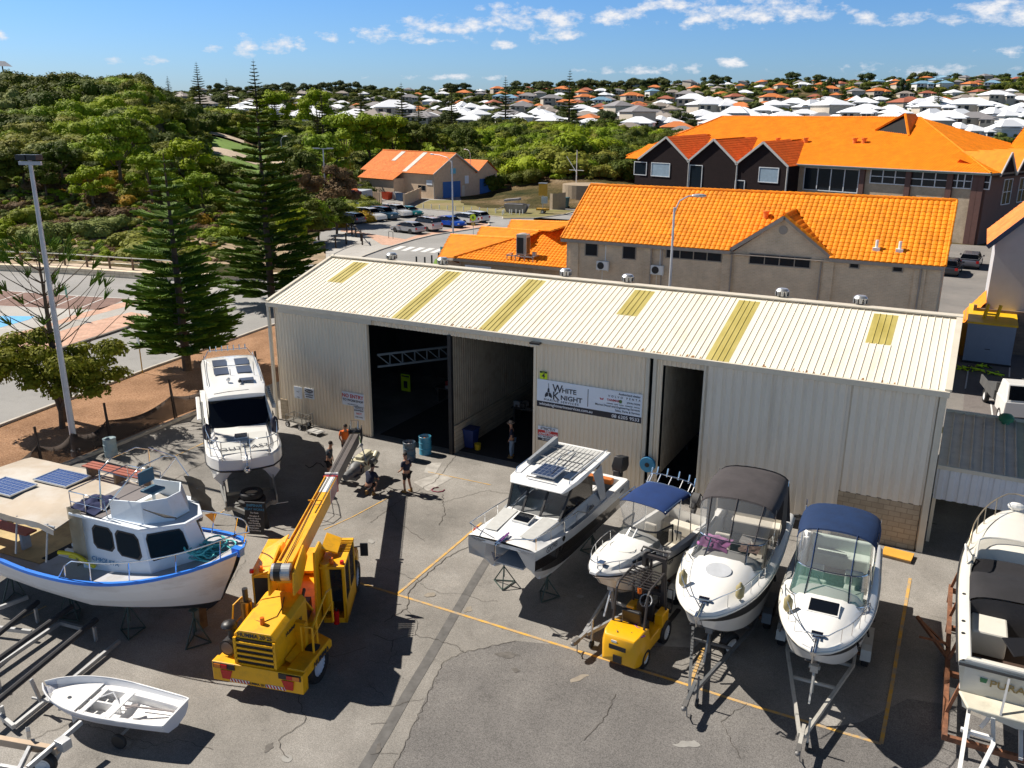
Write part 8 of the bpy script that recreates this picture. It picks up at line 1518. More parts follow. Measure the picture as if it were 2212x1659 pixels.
for i,q in enumerate(fp):
 a=G(*q)-o_;m=M(POST)
 if i!=2:m.bar(a,a+Vector((-.15,.05,2.1)),.08);m.bar(a+Vector((.3,-.1,0)),a+Vector((-.12,.05,1.9)),.05);m.obj('post',f)
 tops.append(a)
m=M(mesh_mat())
secs=[]
for a,b in zip(tops,tops[1:]):
 for k in range(10):p=a.lerp(b,k/10);s_=sin(pi*k/10);secs.append([p+Vector((0,0,.1)),p+Vector((-.05,.12,.6)),p+Vector((-.1-.25*s_,.25*s_,1.25-.45*s_)),p+Vector((-.1-.5*s_,.55*s_,1.2-.75*s_))])
m.loft(secs);m.obj('mesh_panel',f,smooth=180)
for q,h,lb in(((308,806),2.3,'yellow post road sign seen from behind on the mulch bed'),(Z5(545,570),2.5,'small green parking sign on a rusty post in the brick verge')):
 t=thing('road_sign',lb,'sign',G(*q),-.4);m=M(P('yellow_post',(.55,.36,.06),.6)if h<2.4 else RUST);m.cyl((0,0,0),(0,0,h),.035,n=8);m.obj('post',t);m=M(ZINC if h<2.4 else P('green_sign',(.02,.16,.12),.5));m.box(-.28,.28,-.04,-.02,h-.75,h+.05);m.obj('plate',t)
t=thing('crossing_sign','round lime pedestrian sign at the zebra crossing','sign',G(1022,510));m=M(SIGNY,INK);m.cyl((0,.02,2.4),(0,.05,2.4),.45,n=24);m.mat(1).bar((-.12,0,2.25),(0,0,2.55),.08);m.bar((.12,0,2.25),(0,0,2.55),.08);m.obj('disc',t);m=M(P('amber_diamond',(.55,.3,.02),.5),ZINC);m.slab([(-.35,.03,1.55),(0,.03,1.2),(.35,.03,1.55),(0,.03,1.9)],.03);m.mat(1).cyl((0,.06,0),(0,.06,2.6),.04);m.obj('post',t)
t=thing('crossing_sign','lime sign seen edge on beyond the dive shop roof','sign',G(1357,478),1.2);m=M(SIGNY);m.cyl((0,.02,2.2),(0,.05,2.2),.5,n=20);m.obj('disc',t);m=M(ZINC);m.cyl((0,.06,0),(0,.06,2.6),.04);m.obj('post',t)
def copies(name,cat,group,lab,build,places):
 o=None
 for q in places:
  if o is None:o=thing(name,lab,cat,q,0,group);build(o)
  else:dup(o,q,0)
copies('bollard','bollard','white bollards round the dry lawn','short white bollard in the row edging the dry lawn',lambda o:M(WHITEP).cyl((0,0,0),(0,0,.75),.09,n=8).obj('post',o),[G(*Z2(x,1290+(x-1370)*.07))for x in range(1370,2120,62)]+[G(*Z3(x,y))for x,y in((85,1345),(140,1335),(190,1335),(240,1335))])
copies('bollard','bollard','dark bollards by the dive shop grass','short dark bollard beside the small grass patch',lambda o:M(BLACKM).cyl((0,0,0),(0,0,1.1),.09,n=8).obj('post',o),[G(900,577),G(918,578),G(933,574),G(948,568)])
t=thing('timber_fence','dark timber post and rail fence below the dark tree','fence',G(*Z2(780,1520)));o_=t.location;fp=[Z2(610,1640),Z2(695,1600),Z2(775,1570),Z2(890,1545),Z2(900,1575),Z2(850,1515),Z2(820,1500),Z2(780,1480)]
for q in fp:m=M(POST);a=G(*q)-o_;m.bar(a,a+Vector((0,0,1.4)),.14);m.obj('post',t)
m=M(POST);[m.bar(G(*a)-o_+Vector((0,0,1.3)),G(*b)-o_+Vector((0,0,1.3)),.08)for a,b in zip(fp,fp[1:])];m.obj('rail',t)
t=thing('bike_hoop','thin dark hoop rail on the brick corner','bike rack',G(*Z2(1120,1525)),-.3);m=M(BLACKM);m.tube([(-.45,0,0),(-.45,0,.8),(-.35,0,.9),(.35,0,.9),(.45,0,.8),(.45,0,0)],.035);m.obj('hoop',t)
def car(label,q,rz,col,kind='suv',rack=False,sc=1.08):
 t=thing('parked_car',label,'car',q,rz,None);t.scale=(sc,)*3;H=dict(suv=1.75,hatch=1.42,wagon=1.5)[kind];L=dict(suv=4.8,hatch=4.5,wagon=4.7)[kind];w=.92;bl=H*.56
 mt=P('paint_'+label.split()[0],col,.25,.15,var=.03,coat=.6)if 'paint_'+label.split()[0]not in bpy.data.materials else bpy.data.materials['paint_'+label.split()[0]]
 if kind=='hatch':top=[(-L/2+.05,bl+.1),(-L/2+.9,H*.93),(-.2,H),(.5,H*.93),(1.35,bl+.12)]
 elif kind=='wagon':top=[(-L/2+.02,bl+.12),(-L/2+.45,H*.95),(-.2,H),(.5,H*.95),(1.3,bl+.1)]
 else:top=[(-L/2+.03,bl+.08),(-L/2+.25,H*.96),(-.2,H),(.55,H*.95),(1.15,bl+.1)]
 body=[(-L/2,.35),(-L/2-.03,bl-.1),(-L/2+.04,bl+.08),(1.3,bl+.08),(L/2-.25,bl-.05),(L/2,bl-.22),(L/2+.02,.35)]
 m=M(mt);n=len(body);ws=[w-.04]*n;secs=[]
 for s in(-1,-.96,-.5,0,.5,.96,1):secs.append([(x*(1-.015*abs(s)**4),s*(w if z<bl else w-.04),z-(.03*s*s if z>bl-.3 else 0))for x,z in body])
 m.loft(secs,cap0=True,cap1=True);m.loft([[(x,-.93*(w-.06)*(1 if z<bl+.2 else .82),z)for x,z in top],[(x,-.7*(w-.1),z+.02)for x,z in top],[(x,.7*(w-.1),z+.02)for x,z in top],[(x,.93*(w-.06)*(1 if z<bl+.2 else .82),z)for x,z in top]]);m.obj('body',t,smooth=35,recalc=True)
 m=M(BLKG)
 for s in(1,-1):
  y=lambda z:s*(w-.055)*.93*(1 if z<bl+.2 else .82)+s*.008
  m.add([(x,y(z),z)for x,z in((top[0][0]+.15,bl+.12),(top[1][0]+.1,H*.88),(-.2,H-.1),(top[3][0]-.02,H*.88),(1.15,bl+.12))],[(0,1,2,3,4),(4,3,2,1,0)])
 for a,b in((top[0],top[1]),(top[4],top[3])):
  m.add([(lerp(a[0],b[0],u)+(.02 if a[0]>0 else-.02),v*(w-.14)*(1 if u<.5 else .84),lerp(a[1],b[1],u)+.02)for u,v in((.12,-1),(.12,1),(.92,1),(.92,-1))],[(0,1,2,3),(3,2,1,0)])
 m.obj('window_glass',t);m=M(BLACKM);m.box(-L/2+.1,L/2-.1,-w+.05,w-.05,.22,.42);m.obj('underbody',t)
 for x in(-L*.29,L*.31):
  for s in(1,-1):tyre(t,(x,s*(w-.08),.34),.34,.2,'wheel',0,0,STEELG)
 m=M(REDL);[m.box(-L/2-.04,-L/2+.03,s*.75-.12,s*.75+.12,bl-.22,bl+.02)for s in(1,-1)];m.obj('tail_light',t);m=M(CHROME);[m.box(L/2-.12,L/2+.0,s*.68-.16,s*.68+.16,bl-.28,bl-.14)for s in(1,-1)];m.obj('headlight',t)
 m=M(mt);[m.box(.75,.9,s*(w+.1)-.08,s*(w+.1)+.08,bl+.1,bl+.24)for s in(1,-1)];m.obj('mirror',t)
 if rack:m=M(BLACKM);[m.bar((x,-.7,H+.08),(x,.7,H+.08),.05)for x in(-1,.2)];m.obj('roof_rack',t)
def mid(a,b):return(G(*Z2(*a))+G(*Z2(*b)))/2
WC,NC,TC,SC_,BC=(.75,.75,.74),(.02,.06,.10),(.01,.16,.16),(.38,.39,.42),(.01,.08,.50)
a0=radians(-12)
car('white large four wheel drive parked second from the dark tree',mid((865,1375),(1065,1395)),a0,WC,'suv',True);car('navy wagon parked between the two white four wheel drives',mid((975,1365),(1160,1385)),a0,NC,'suv');car('white utility with bull bar parked beside the teal car',mid((1070,1340),(1260,1370)),a0,WC,'suv',True);car('teal green car at the right end of the back row',mid((1180,1335),(1335,1362)),a0,TC,'hatch')
car('blue car with roof board behind the white large four wheel drive',mid((830,1330),(1000,1340)),a0,BC,'wagon',True)
car('silver coupe nearest the brick corner',mid((1135,1475),(1370,1482)),a0+pi,SC_,'hatch');car('pinkish white older four wheel drive beside the silver coupe',mid((1275,1455),(1490,1462)),radians(165),(.62,.56,.54),'suv',True);car('bright blue hatchback in the middle of the front row',mid((1478,1425),(1668,1440)),a0,BC,'hatch');car('white wagon beside the bright blue hatchback',mid((1590,1395),(1755,1420)),radians(165),WC,'wagon');car('white small wagon last in the front row',mid((1690,1380),(1825,1405)),radians(165),WC,'wagon')
car('grey ute half hidden by the dark tree',mid((740,1400),(860,1410)),radians(170),(.15,.15,.17),'wagon')
for i,(q,rz)in enumerate(((G(2050,590),1.5),(G(2095,575),1.5))):car(['dark car parked in the lane right of the tiled brick building','grey car further right in the lane by the corner house'][i],q,rz,(.03,.04,.05),'wagon')
t=thing('flatbed_truck','white cab flatbed truck with dark tray parked at the right edge','truck',(3.35,50.6,0),radians(-78));m=M(GEL);m.loft([[(0,-.95,.5),(0,.95,.5),(0,.95,1.3),(0,-.95,1.3)],[(1.7,-.95,.5),(1.7,.95,.5),(1.75,.92,1.3),(1.75,-.92,1.3)]],closed=True,cap0=True,cap1=True);m.loft([[(0,-.93,1.3),(0,.93,1.3),(.1,.82,2.1),(.1,-.82,2.1)],[(1.7,-.9,1.3),(1.7,.9,1.3),(1.2,.8,2.12),(1.2,-.8,2.12)]],closed=True,cap0=True,cap1=True);m.obj('cab',t,recalc=True,bevel=.05)
m=M(BLKG);m.add([(1.70,-.8,1.4),(1.70,.8,1.4),(1.28,.72,2.05),(1.28,-.72,2.05)],[(0,1,2,3),(3,2,1,0)]);m.obj('windscreen',t);m=M(P('tray_grey',(.10,.10,.10),.7));m.box(-3.2,-.1,-1.05,1.05,.85,1.0);[m.box(-3.2,-.1,y-.04,y+.04,1.0,1.35)for y in(-1.0,1.0)];m.box(-.2,-.1,-1,1,1,1.8);m.obj('tray',t)
for x in(1.0,-2.3):[tyre(t,(x,s*.85,.38),.38,.22)for s in(1,-1)]
t=thing('site_container','blue grey steel container with bright yellow roof in the lane','container',(.65,61.2,0));m=M(P('blue_grey_panel',(.22,.27,.36),.5,var=.05));m.box(.05,2.75,0,6,.15,2.6);m.obj('body',t);m=M(P('container_yellow',(.85,.48,.01),.5));m.box(-.02,2.82,-.1,6.1,2.6,2.72);[m.bar((x,1.5,2.7),(x+.15,1.7,3.6),.15)for x in(.9,1.6)];m.bar((.9,1.5,3.0),(1.75,1.5,3.0),.1);m.obj('roof',t);m=M(BLACKM);m.box(0,2.8,-.04,.0,.0,.15);m.box(1.2,1.5,-.03,0,1.0,1.04);m.obj('trim',t)
t=thing('bin_enclosure','ochre fence panel between the tiled building and the corner house','fence',(-.8,63,0));m=M(P('ochre_panel',(.55,.27,.04),.7));m.box(0,1.6,0,.1,0,2.2);m.box(-.05,.05,-6,0,0,2.2);m.obj('panel',t)
t=thing('roof_ventilator_green','green domed vent on the lean-to roof at the right edge','vent',PLN(2172,915,(0,37.5,3.6),(0,-.1,1)));t.name='roof_vent_cowl';m=M(P('green_cowl',(.05,.22,.12),.5));m.lathe([(.15,-.1),(.15,.1),(.26,.12),(.28,.28),(.18,.38),(0,.42)],16);m.obj('cowl',t,smooth=40)
r=random.Random(5)
for i in range(4):q=G(*[(2085,800),(2110,802),(2150,810),(2125,795)][i]);m=M(P('hi_vis_yellow',(.55,.75,.02),.7)if not i else bpy.data.materials['hi_vis_yellow'],BLACKM);[m.mat(k%3==0).tube([(r.uniform(-.5,.5),r.uniform(-.3,.3),.05),(r.uniform(-.5,.5),r.uniform(-.3,.3),.2),(r.uniform(-.5,.5),r.uniform(-.3,.3),.05)],.04,5)for k in range(7)];o=m.obj('wetsuit_heap');o.location=q;tag(o,'loose heap of lime and black dive gear on the lane asphalt','dive gear','dive gear on the lane')
for i,(a,b,cc,lb)in enumerate((((812,1290),(902,1285),(.20,.03,.03),'dark red shipping container beside the dark tree'),((902,1285),(985,1265),(.42,.45,.50),'pale grey shipping container doors beside the red one'))):
 q0,q1=G(*Z2(*a)),G(*Z2(*b));d=q1-q0;t=thing('shipping_container',lb,'container',q0,atan2(d.y,d.x));m=M(P(['container_red','container_grey'][i],cc,.6,var=.1,dirt=.2));w_=d.length*.98;m.box(0,w_,.06,6,.1,2.7)
 for k in range(12):m.box(w_*k/12,w_*(k+.5)/12,0,.07,.2,2.6)
 m.obj('body',t)
 if not i:m=M(P('orange_netting',(.5,.12,.03),.8),CANB);m.tube([(r.uniform(0,w_),r.uniform(0,3),2.85+r.uniform(0,.2))for k in range(16)],.12,5);m.mat(1).box(.1,w_*.4,.2,1.2,2.7,2.9);m.obj('roof_load',t)
for q,cc,lb in((Z2(1092,1225),(.5,.05,.01),'orange rubbish skip in the depot yard'),(Z2(1160,1225),(.6,.58,.55),'white rubbish skip in the depot yard'),(Z2(1200,1235),(.02,.06,.15),'dark blue rubbish skip in the depot yard')):t=thing('rubbish_skip',lb,'skip',G(*q),-.2);m=M(P('skip_'+lb.split()[0],cc,.6,dirt=.2));m.loft([[(-.7,-.5,.1),(.7,-.5,.1),(.7,.5,.1),(-.7,.5,.1)],[(-.95,-.6,1.4),(.95,-.6,1.4),(.95,.6,1.4),(-.95,.6,1.4)]],closed=True,cap0=True);m.obj('body',t,recalc=True)
t=thing('trailer_sign','yellow message board trailer on the verge before the forecourt','trailer',G(*Z3(395,1330)),.2);m=M(P('sign_ochre',(.55,.30,.02),.6),STEELG,P('pale_box',(.45,.5,.5),.5));m.box(-.7,.7,-.1,.1,2.8,4.6);m.mat(1).bar((0,0,.6),(0,0,2.8),.15);m.mat(2).box(-.2,.7,-.3,.3,1.6,2.6);m.mat(0).box(-1.0,1.0,-.5,.5,.5,.8);m.mat(1).box(-.7,.7,-.4,.4,4.7,4.8);m.obj('board',t);[tyre(t,(.1,s*.6,.3),.3,.2)for s in(1,-1)]
t=thing('old_dinghy_heap','heap of old grey dinghies on the dry verge','boats',G(*Z3(200,1325)),.1);m=M(P('dinghy_grey',(.30,.28,.28),.7,dirt=.3));m.loft([[(-1.8,-.5,.1),(-1.8,.5,.1)],[(-2,-.9,1.3),(-2,.9,1.3)]]);m.loft([[(x,-w_,z)for x,w_,z in((-2,.8,1.3),(1.9,.7,1.4))],[(-1.7,-.5,.1),(1.4,-.4,.1)],[(-1.7,.5,.1),(1.4,.4,.1)],[(-2,.8,1.3),(1.9,.7,1.4)]]);m.box(-2,1.2,-.8,.8,1.25,1.45);m.bar((-2.2,0,1.9),(.4,.2,2.2),1.1,.35);m.bar((-3.8,-.4,.2),(-2.4,-.2,.9),.8,.1);m.obj('hull_pile',t,bevel=.05)
t=thing('screen_wall','curved tan screen wall with two dark bins beside it','wall',G(*Z3(480,1300)));m=M(P('screen_tan',(.33,.26,.18),.8));m.tube([(0,0,0)],.1)if 0 else m.loft([[(-.9,.3,0),(-.9,.3,2.6)],[(-.2,-.1,0),(-.2,-.1,2.6)],[(.8,.2,0),(.8,.2,2.7)],[(1.6,1.2,0),(1.6,1.2,2.8)]]);m.obj('panel',t)
for k,(x,y)in enumerate(((540,1290),(570,1290))):bin_(G(*Z3(x,y)),['dark green wheelie bin beside the curved screen wall','dull teal wheelie bin right of the dark green one'][k],P(['bin_green','bin_teal'][k],[(.01,.05,.03),(.05,.12,.13)][k],.6));bpy.data.objects['wheelie_bin.00%d'%(k+1)].scale=(1.8,)*3
t=thing('stone_tank','round tan rendered tank at the end of the forecourt','tank',G(*Z3(690,1250)));m=M(rend_:=P('tan_tank',(.36,.28,.19),.8));m.cyl((0,2,0),(0,2,3.2),4.2,n=28);m.obj('body',t)
# == VEGETATION
def leaf_mat(name,c,c2,vs=.3):
 m_,nt,b=nodes(name);b.inputs['Roughness'].default_value=.7;b.inputs['Specular IOR Level'].default_value=.15
 oi=nt.nodes.new('ShaderNodeObjectInfo');a=mixc(nt,oi.outputs['Random'],c,c2)
 a=mixc(nt,1.0,a,ramp(nt,tnoise(nt,vs*4,4,.7),[(.3,(.55,.55,.5)),(.7,(1.35,1.3,1.1))]),'MULTIPLY');nt.links.new(a,b.inputs['Base Color'])
 t=nt.nodes.new('ShaderNodeBsdfTranslucent');nt.links.new(a,t.inputs[0]);x=nt.nodes.new('ShaderNodeMixShader');x.inputs[0].default_value=.22
 nt.links.new(b.outputs[0],x.inputs[1]);nt.links.new(t.outputs[0],x.inputs[2]);nt.links.new(x.outputs[0],nt.nodes['Material Output'].inputs[0]);return m_
LG=leaf_mat('leaf_bright',(.30,.38,.014),(.20,.30,.02));LO=leaf_mat('leaf_olive',(.21,.25,.025),(.26,.26,.05));LD=leaf_mat('leaf_dark',(.08,.12,.015),(.12,.14,.02));LBr=leaf_mat('leaf_brown',(.15,.095,.05),(.20,.13,.07));LY=leaf_mat('leaf_ochre',(.48,.28,.02),(.38,.26,.03));LGr=leaf_mat('leaf_grey_green',(.27,.31,.11),(.21,.26,.07));LP=leaf_mat('pine_needle',(.10,.17,.015),(.11,.20,.02));LF=leaf_mat('leaf_far',(.06,.09,.035),(.10,.12,.04))
BARK=P('bark',(.11,.075,.05),.95,var=.3,scale=4);BARKP=P('pale_bark',(.30,.24,.18),.9,var=.3,scale=4)
def blob(m,c,r,n,s,R_,top=-.35,aspect=1.6):
 c=Vector(c)
 for _ in range(n):
  while True:
   d=Vector((R_.gauss(0,1),R_.gauss(0,1),R_.gauss(0,1))).normalized()
   if d.z>top:break
  k=R_.uniform(.78,1.06);p=c+Vector((d.x*r[0],d.y*r[1],d.z*r[2]))*k;nn=(d+Vector((R_.uniform(-.6,.6),R_.uniform(-.6,.6),R_.uniform(-.2,.9)))).normalized();a=nn.orthogonal().normalized();a=Matrix.Rotation(R_.uniform(0,6.3),3,nn)@a;b=nn.cross(a);q=s*R_.uniform(.6,1.3)
  m.add([p-a*q*.5,p+b*q*.3*aspect+a*.0,p+a*q*.5,p-b*q*.3*aspect],[(0,1,2,3)])
def core(m,c,r,f=.8):m.sph(c,(r[0]*f,r[1]*f,r[2]*f),10,6,-.6,1)
def crown(name,par,mt,blobs,n,s,seed,f=.8):
 R_=random.Random(seed);m=M(mt)
 for c,r in blobs:core(m,c,r,f);blob(m,c,r,n,s,R_)
 return m.obj(name,par)
def dome_blobs(R,H,k,seed):
 q=random.Random(seed);out=[((0,0,H*.35),(R*.75,R*.75,H*.6))]
 for i in range(k):a=q.uniform(0,6.3);d=R*q.uniform(.35,.85);s=q.uniform(.28,.5);out.append(((d*cos(a),d*sin(a),H*q.uniform(.25,.75)*(1-.3*d/R)),(R*s,R*s,H*s*.9)))
 return out
SH=[]
def shrub_proto(mt,R,H,k,n,s,seed,stem=True):
 t=thing('dune_shrub','','shrub',(0,-400,0));crown('foliage',t,mt,dome_blobs(R,H,k,seed),n,s,seed)
 return t
SHL=[('rounded bright green shrub',LG,2.2,2.6,7,190,.26),('rounded olive shrub',LO,2.4,2.2,8,180,.26),('dark green shrub',LD,2.6,3.0,8,180,.28),('brown dry shrub',LBr,2.0,1.6,7,150,.22),('ochre flowering shrub',LY,1.7,1.4,7,150,.22),('grey green shrub',LGr,2.0,2.2,7,180,.24)]
SH=[shrub_proto(mt,R,H,k,n,s,11+i)for i,(lb,mt,R,H,k,n,s)in enumerate(SHL)]
def tree_proto(mt,H,R,seed,nb=16,n=150,s=.42,bark=BARK,name='broad_tree',trunk=.32,limbs=6,low=0):
 t=thing(name,'','tree',(0,-450,0));q=random.Random(seed);bl=[];m=M(bark);m.tube([(0,0,-.5),(.15,.1,H*.25),(0,.2,H*.5)],[trunk,trunk*.75,trunk*.5],8)
 for i in range(nb):
  a=q.uniform(0,6.3);d=R*sqrt(q.uniform(.02,1))*.78;z=H*(.42+low+(.5-low*.6)*q.random()*(1-.5*(d/R)**2));r=R*q.uniform(.22,.38);bl.append(((d*cos(a),d*sin(a),z),(r,r,r*.72)))
  if i<limbs:m.tube([(0,.1,H*.3),(d*cos(a)*.5,d*sin(a)*.5,z*.7),(d*cos(a),d*sin(a),z)],[trunk*.45,trunk*.25,.05],6)
 m.obj('trunk',t);crown('crown',t,mt,bl,n,s,seed,.7);return t
TR=[tree_proto(LG,10,5.0,21),tree_proto(LD,9,4.6,22),tree_proto(LO,8,4.4,23,bark=BARKP),tree_proto(LF,7,5.2,24,18,110,.6,low=-.32,limbs=0)]
TRL=['bright green spreading tree','dark green dense tree','olive tree with pale limbs','dark rounded tree']
_first={}
def put(protos,i,loc,rz,label,group,sc):
 p=protos[i];k=p.name
 if k not in _first:_first[k]=1;p.location=loc;p.rotation_euler=(0,0,rz);p['label']=label;p['group']=group;p.scale=(sc if not isinstance(sc,(int,float))else(sc,)*3);return p
 return dup(p,loc,rz,label,group,sc)
R_=random.Random(77)
def wood(c,d):
 if d<108 and c>180+(d-85)*14:return False
 if 560<c<1420 and d<176 and not(c<790 and d>118):return False
 if 1240<c and d>200:return R_.random()<.6 and c<1480
 if c>1480 and d<215:return False
 if 450<c<640 and 178<d<232:return False
 return True
pts=[]
d=96.0
while d<283:
 w0,w1=-560,(1530 if d>176 else 1480);st=3.9*1865/(d*.954+4);c=w0+R_.uniform(0,st)
 while c<w1:
  cc,dd=c+R_.uniform(-.4,.4)*st,d+R_.uniform(-1.4,1.4);c+=st*R_.uniform(.85,1.35)
  if wood(cc,dd)and not(dd<122 and cc<500 and R_.random()<.45):pts.append((dd,cc))
 d+=3.9
pts.sort(key=lambda q:q[0]);print('scrub',len(pts))
def kind_at(c,d,p):
 n=noise.noise(Vector((p.x*.035,p.y*.035,7)));m_=noise.noise(Vector((p.x*.09,p.y*.09,3)))+R_.uniform(-.35,.35)
 if d<130:return[0,1,4,3,5,0][int((m_+1)*3)%6]if n<.1 else[4,0,3,1,5,1][int((m_+1)*3)%6]
 if n>.18:return 2 if m_<.1 else 1
 return 5 if m_>.35 else(0 if m_>0 else(1 if m_>-.3 else 2))
rest=[];cnt=[0]*6
for d,c in pts:
 p=colpt(c,d);k=kind_at(c,d,p);s=R_.uniform(.6,1.3)*(1.1 if d>130 else 1.0)
 if sum(cnt)<296 and c>-60:cnt[k]+=1;put(SH,k,p-Vector((0,0,.2)),R_.uniform(0,6.3),SHL[k][0]+' among the nearer scrub of the dune slope','nearer dune scrub, '+SHL[k][0],(s*1.1,s*1.1,s*R_.uniform(.8,1.1)))
 else:rest.append((p-Vector((0,0,.2)),k,s*1.15))
def scatter(name,items,protos):
 me=bpy.data.meshes.new(name);me.from_pydata([tuple(p)for p,k,s in items],[],[])
 a=me.attributes.new('idx','INT','POINT');a.data.foreach_set('value',[k for p,k,s in items]);b=me.attributes.new('scl','FLOAT','POINT');b.data.foreach_set('value',[s for p,k,s in items])
 o=bpy.data.objects.new(name,me);COL.objects.link(o);g=bpy.data.node_groups.new(name,'GeometryNodeTree');g.interface.new_socket('Geometry',in_out='INPUT',socket_type='NodeSocketGeometry');g.interface.new_socket('Geometry',in_out='OUTPUT',socket_type='NodeSocketGeometry')
 N=g.nodes;L=g.links;gi=N.new('NodeGroupInput');go=N.new('NodeGroupOutput');j=N.new('GeometryNodeJoinGeometry');ip=N.new('GeometryNodeInstanceOnPoints')
 for q in reversed(protos):oi=N.new('GeometryNodeObjectInfo');oi.inputs['Object'].default_value=q;oi.inputs['As Instance'].default_value=True;L.new(oi.outputs['Geometry'],j.inputs[0])
 def at(n_,ty):x=N.new('GeometryNodeInputNamedAttribute');x.data_type=ty;x.inputs[0].default_value=n_;return x.outputs[0]
 rv=N.new('FunctionNodeRandomValue');rv.data_type='FLOAT_VECTOR';rv.inputs[0].default_value=(0,0,0);rv.inputs[1].default_value=(.15,.15,6.28)
 L.new(gi.outputs[0],ip.inputs['Points']);L.new(j.outputs[0],ip.inputs['Instance']);ip.inputs['Pick Instance'].default_value=True;L.new(at('idx','INT'),ip.inputs['Instance Index']);L.new(rv.outputs[0],ip.inputs['Rotation']);L.new(at('scl','FLOAT'),ip.inputs['Scale']);L.new(ip.outputs[0],go.inputs[0])
 md=o.modifiers.new('scatter','NODES');md.node_group=g;return o
o=scatter('distant_scrub',rest,[kids(t)[0]for t in SH]);tag(o,'mass of rounded coastal shrubs covering the farther dune slopes','scrub',kind='stuff')
hp=[]
for _ in range(3400):c,d=R_.uniform(-450,480),R_.uniform(92,135);p=colpt(c,d);hp.append((p-Vector((0,0,.1)),R_.choice((0,1,3,3,4,5)),R_.uniform(.12,.36)))
for _ in range(1500):c,d=R_.uniform(1020,1500),R_.uniform(150,235);hp.append((colpt(c,d)-Vector((0,0,.1)),R_.choice((3,3,1,5)),R_.uniform(.2,.4)))if wood(c,d)else None
o=scatter('heath',hp,[kids(t)[0]for t in SH]);tag(o,'low dry heath and sticks between the shrubs','heath',kind='stuff')
tl=[(265,128,0,1.25),(330,120,0,.9),(205,116,0,.75),(145,126,1,.85),(60,124,1,.8),(10,122,1,.85),(105,120,1,.7),(410,138,0,1.15),(390,150,2,1.1),(470,155,2,1.1),(300,142,1,.95),(440,122,0,.85),(500,140,1,1.0),(640,150,1,1.1),(700,172,0,1.2),(745,196,0,1.35),(800,200,0,1.3),(850,204,0,1.25),(905,206,1,1.2),(640,185,2,1.1),(600,140,1,.9),(600,250,0,1.3),(690,250,0,1.4),(960,212,2,1.0),(1010,214,1,.9),(540,246,2,1.2)]
for i,(c,d,k,s)in enumerate(tl):put(TR,k,colpt(c,d)-Vector((0,0,.3)),i*1.3,TRL[k]+(' in the wood on the left of the depot building' if c<560 else ' behind the depot and car park'),'trees, '+TRL[k]+(' left' if c<560 else ' behind the depot'),s*(.78 if c<560 else .95))
for i,(x,y,s,sz)in enumerate(((1140,182,1.0,1),(1180,190,1.25,1.1),(1235,196,1.3,.9),(1215,182,1.2,.8),(1290,196,1.0,.8))):put(SH,i%2,colpt(x,y),i,'large green mounded shrub on the rise behind the forecourt','mounded shrubs behind the forecourt',(s*2.2,s*2.2,s*1.9))
cz=tree_proto(LBr,8.5,4.6,31,20,220,.3,name='casuarina');q=G(*Z2(640,1420));cz.location=(q.x,q.y,0);cz['label']='large brown green casuarina beside the containers';cz2=dup(cz,(q.x-6,q.y-7,0),2,'dark casuarina leaning over the timber fence',sc=.8)
for i,(x,y,k,s)in enumerate(((700,1490,1,.6),(560,1540,0,.55),(480,1560,1,.65),(400,1590,0,.5))):put(TR,k,(*G(*Z2(x,y)).xy,-.5),i,TRL[k]+' at the foot of the casuarinas','low trees below the casuarinas, '+TRL[k],s)
def tea_tree():
 t=thing('tea_tree','spreading green tea tree with forked trunk in the mulch bed behind the lamp pole','tree',G(135,925));H=.62;ax=Vector((.885,.466,0))
 m=M(BARK);m.tube([(0,0,-.1),(.1,0,.9),(-.1,0,1.5),ax*-1.0+Vector((0,0,3.2))],[.16,.13,.11,.05],8);m.tube([(.05,0,.9),ax*.7+Vector((0,0,2.0)),ax*1.6+Vector((0,0,3.0))],[.12,.1,.05],8);m.tube([(-.1,0,1.5),ax*.3+Vector((0,.3,3.4))],[.1,.05],6);m.obj('trunk',t)
 bl=[];q=random.Random(6)
 for i in range(44):u=q.uniform(-3.1,2.9);z=3.5+.9*sin((u+3)*1.15)*.5+q.uniform(-.9,.8)-.12*abs(u);bl.append((tuple(ax*u+Vector((-.466,.885,0))*q.uniform(-1.4,1.4)+Vector((0,0,z))),(q.uniform(.5,.95),q.uniform(.5,.95),q.uniform(.35,.6))))
 crown('crown',t,leaf_mat('tea_tree_leaf',(.17,.20,.015),(.22,.22,.02),1.0),bl,300,.16,5,.55)
tea_tree()
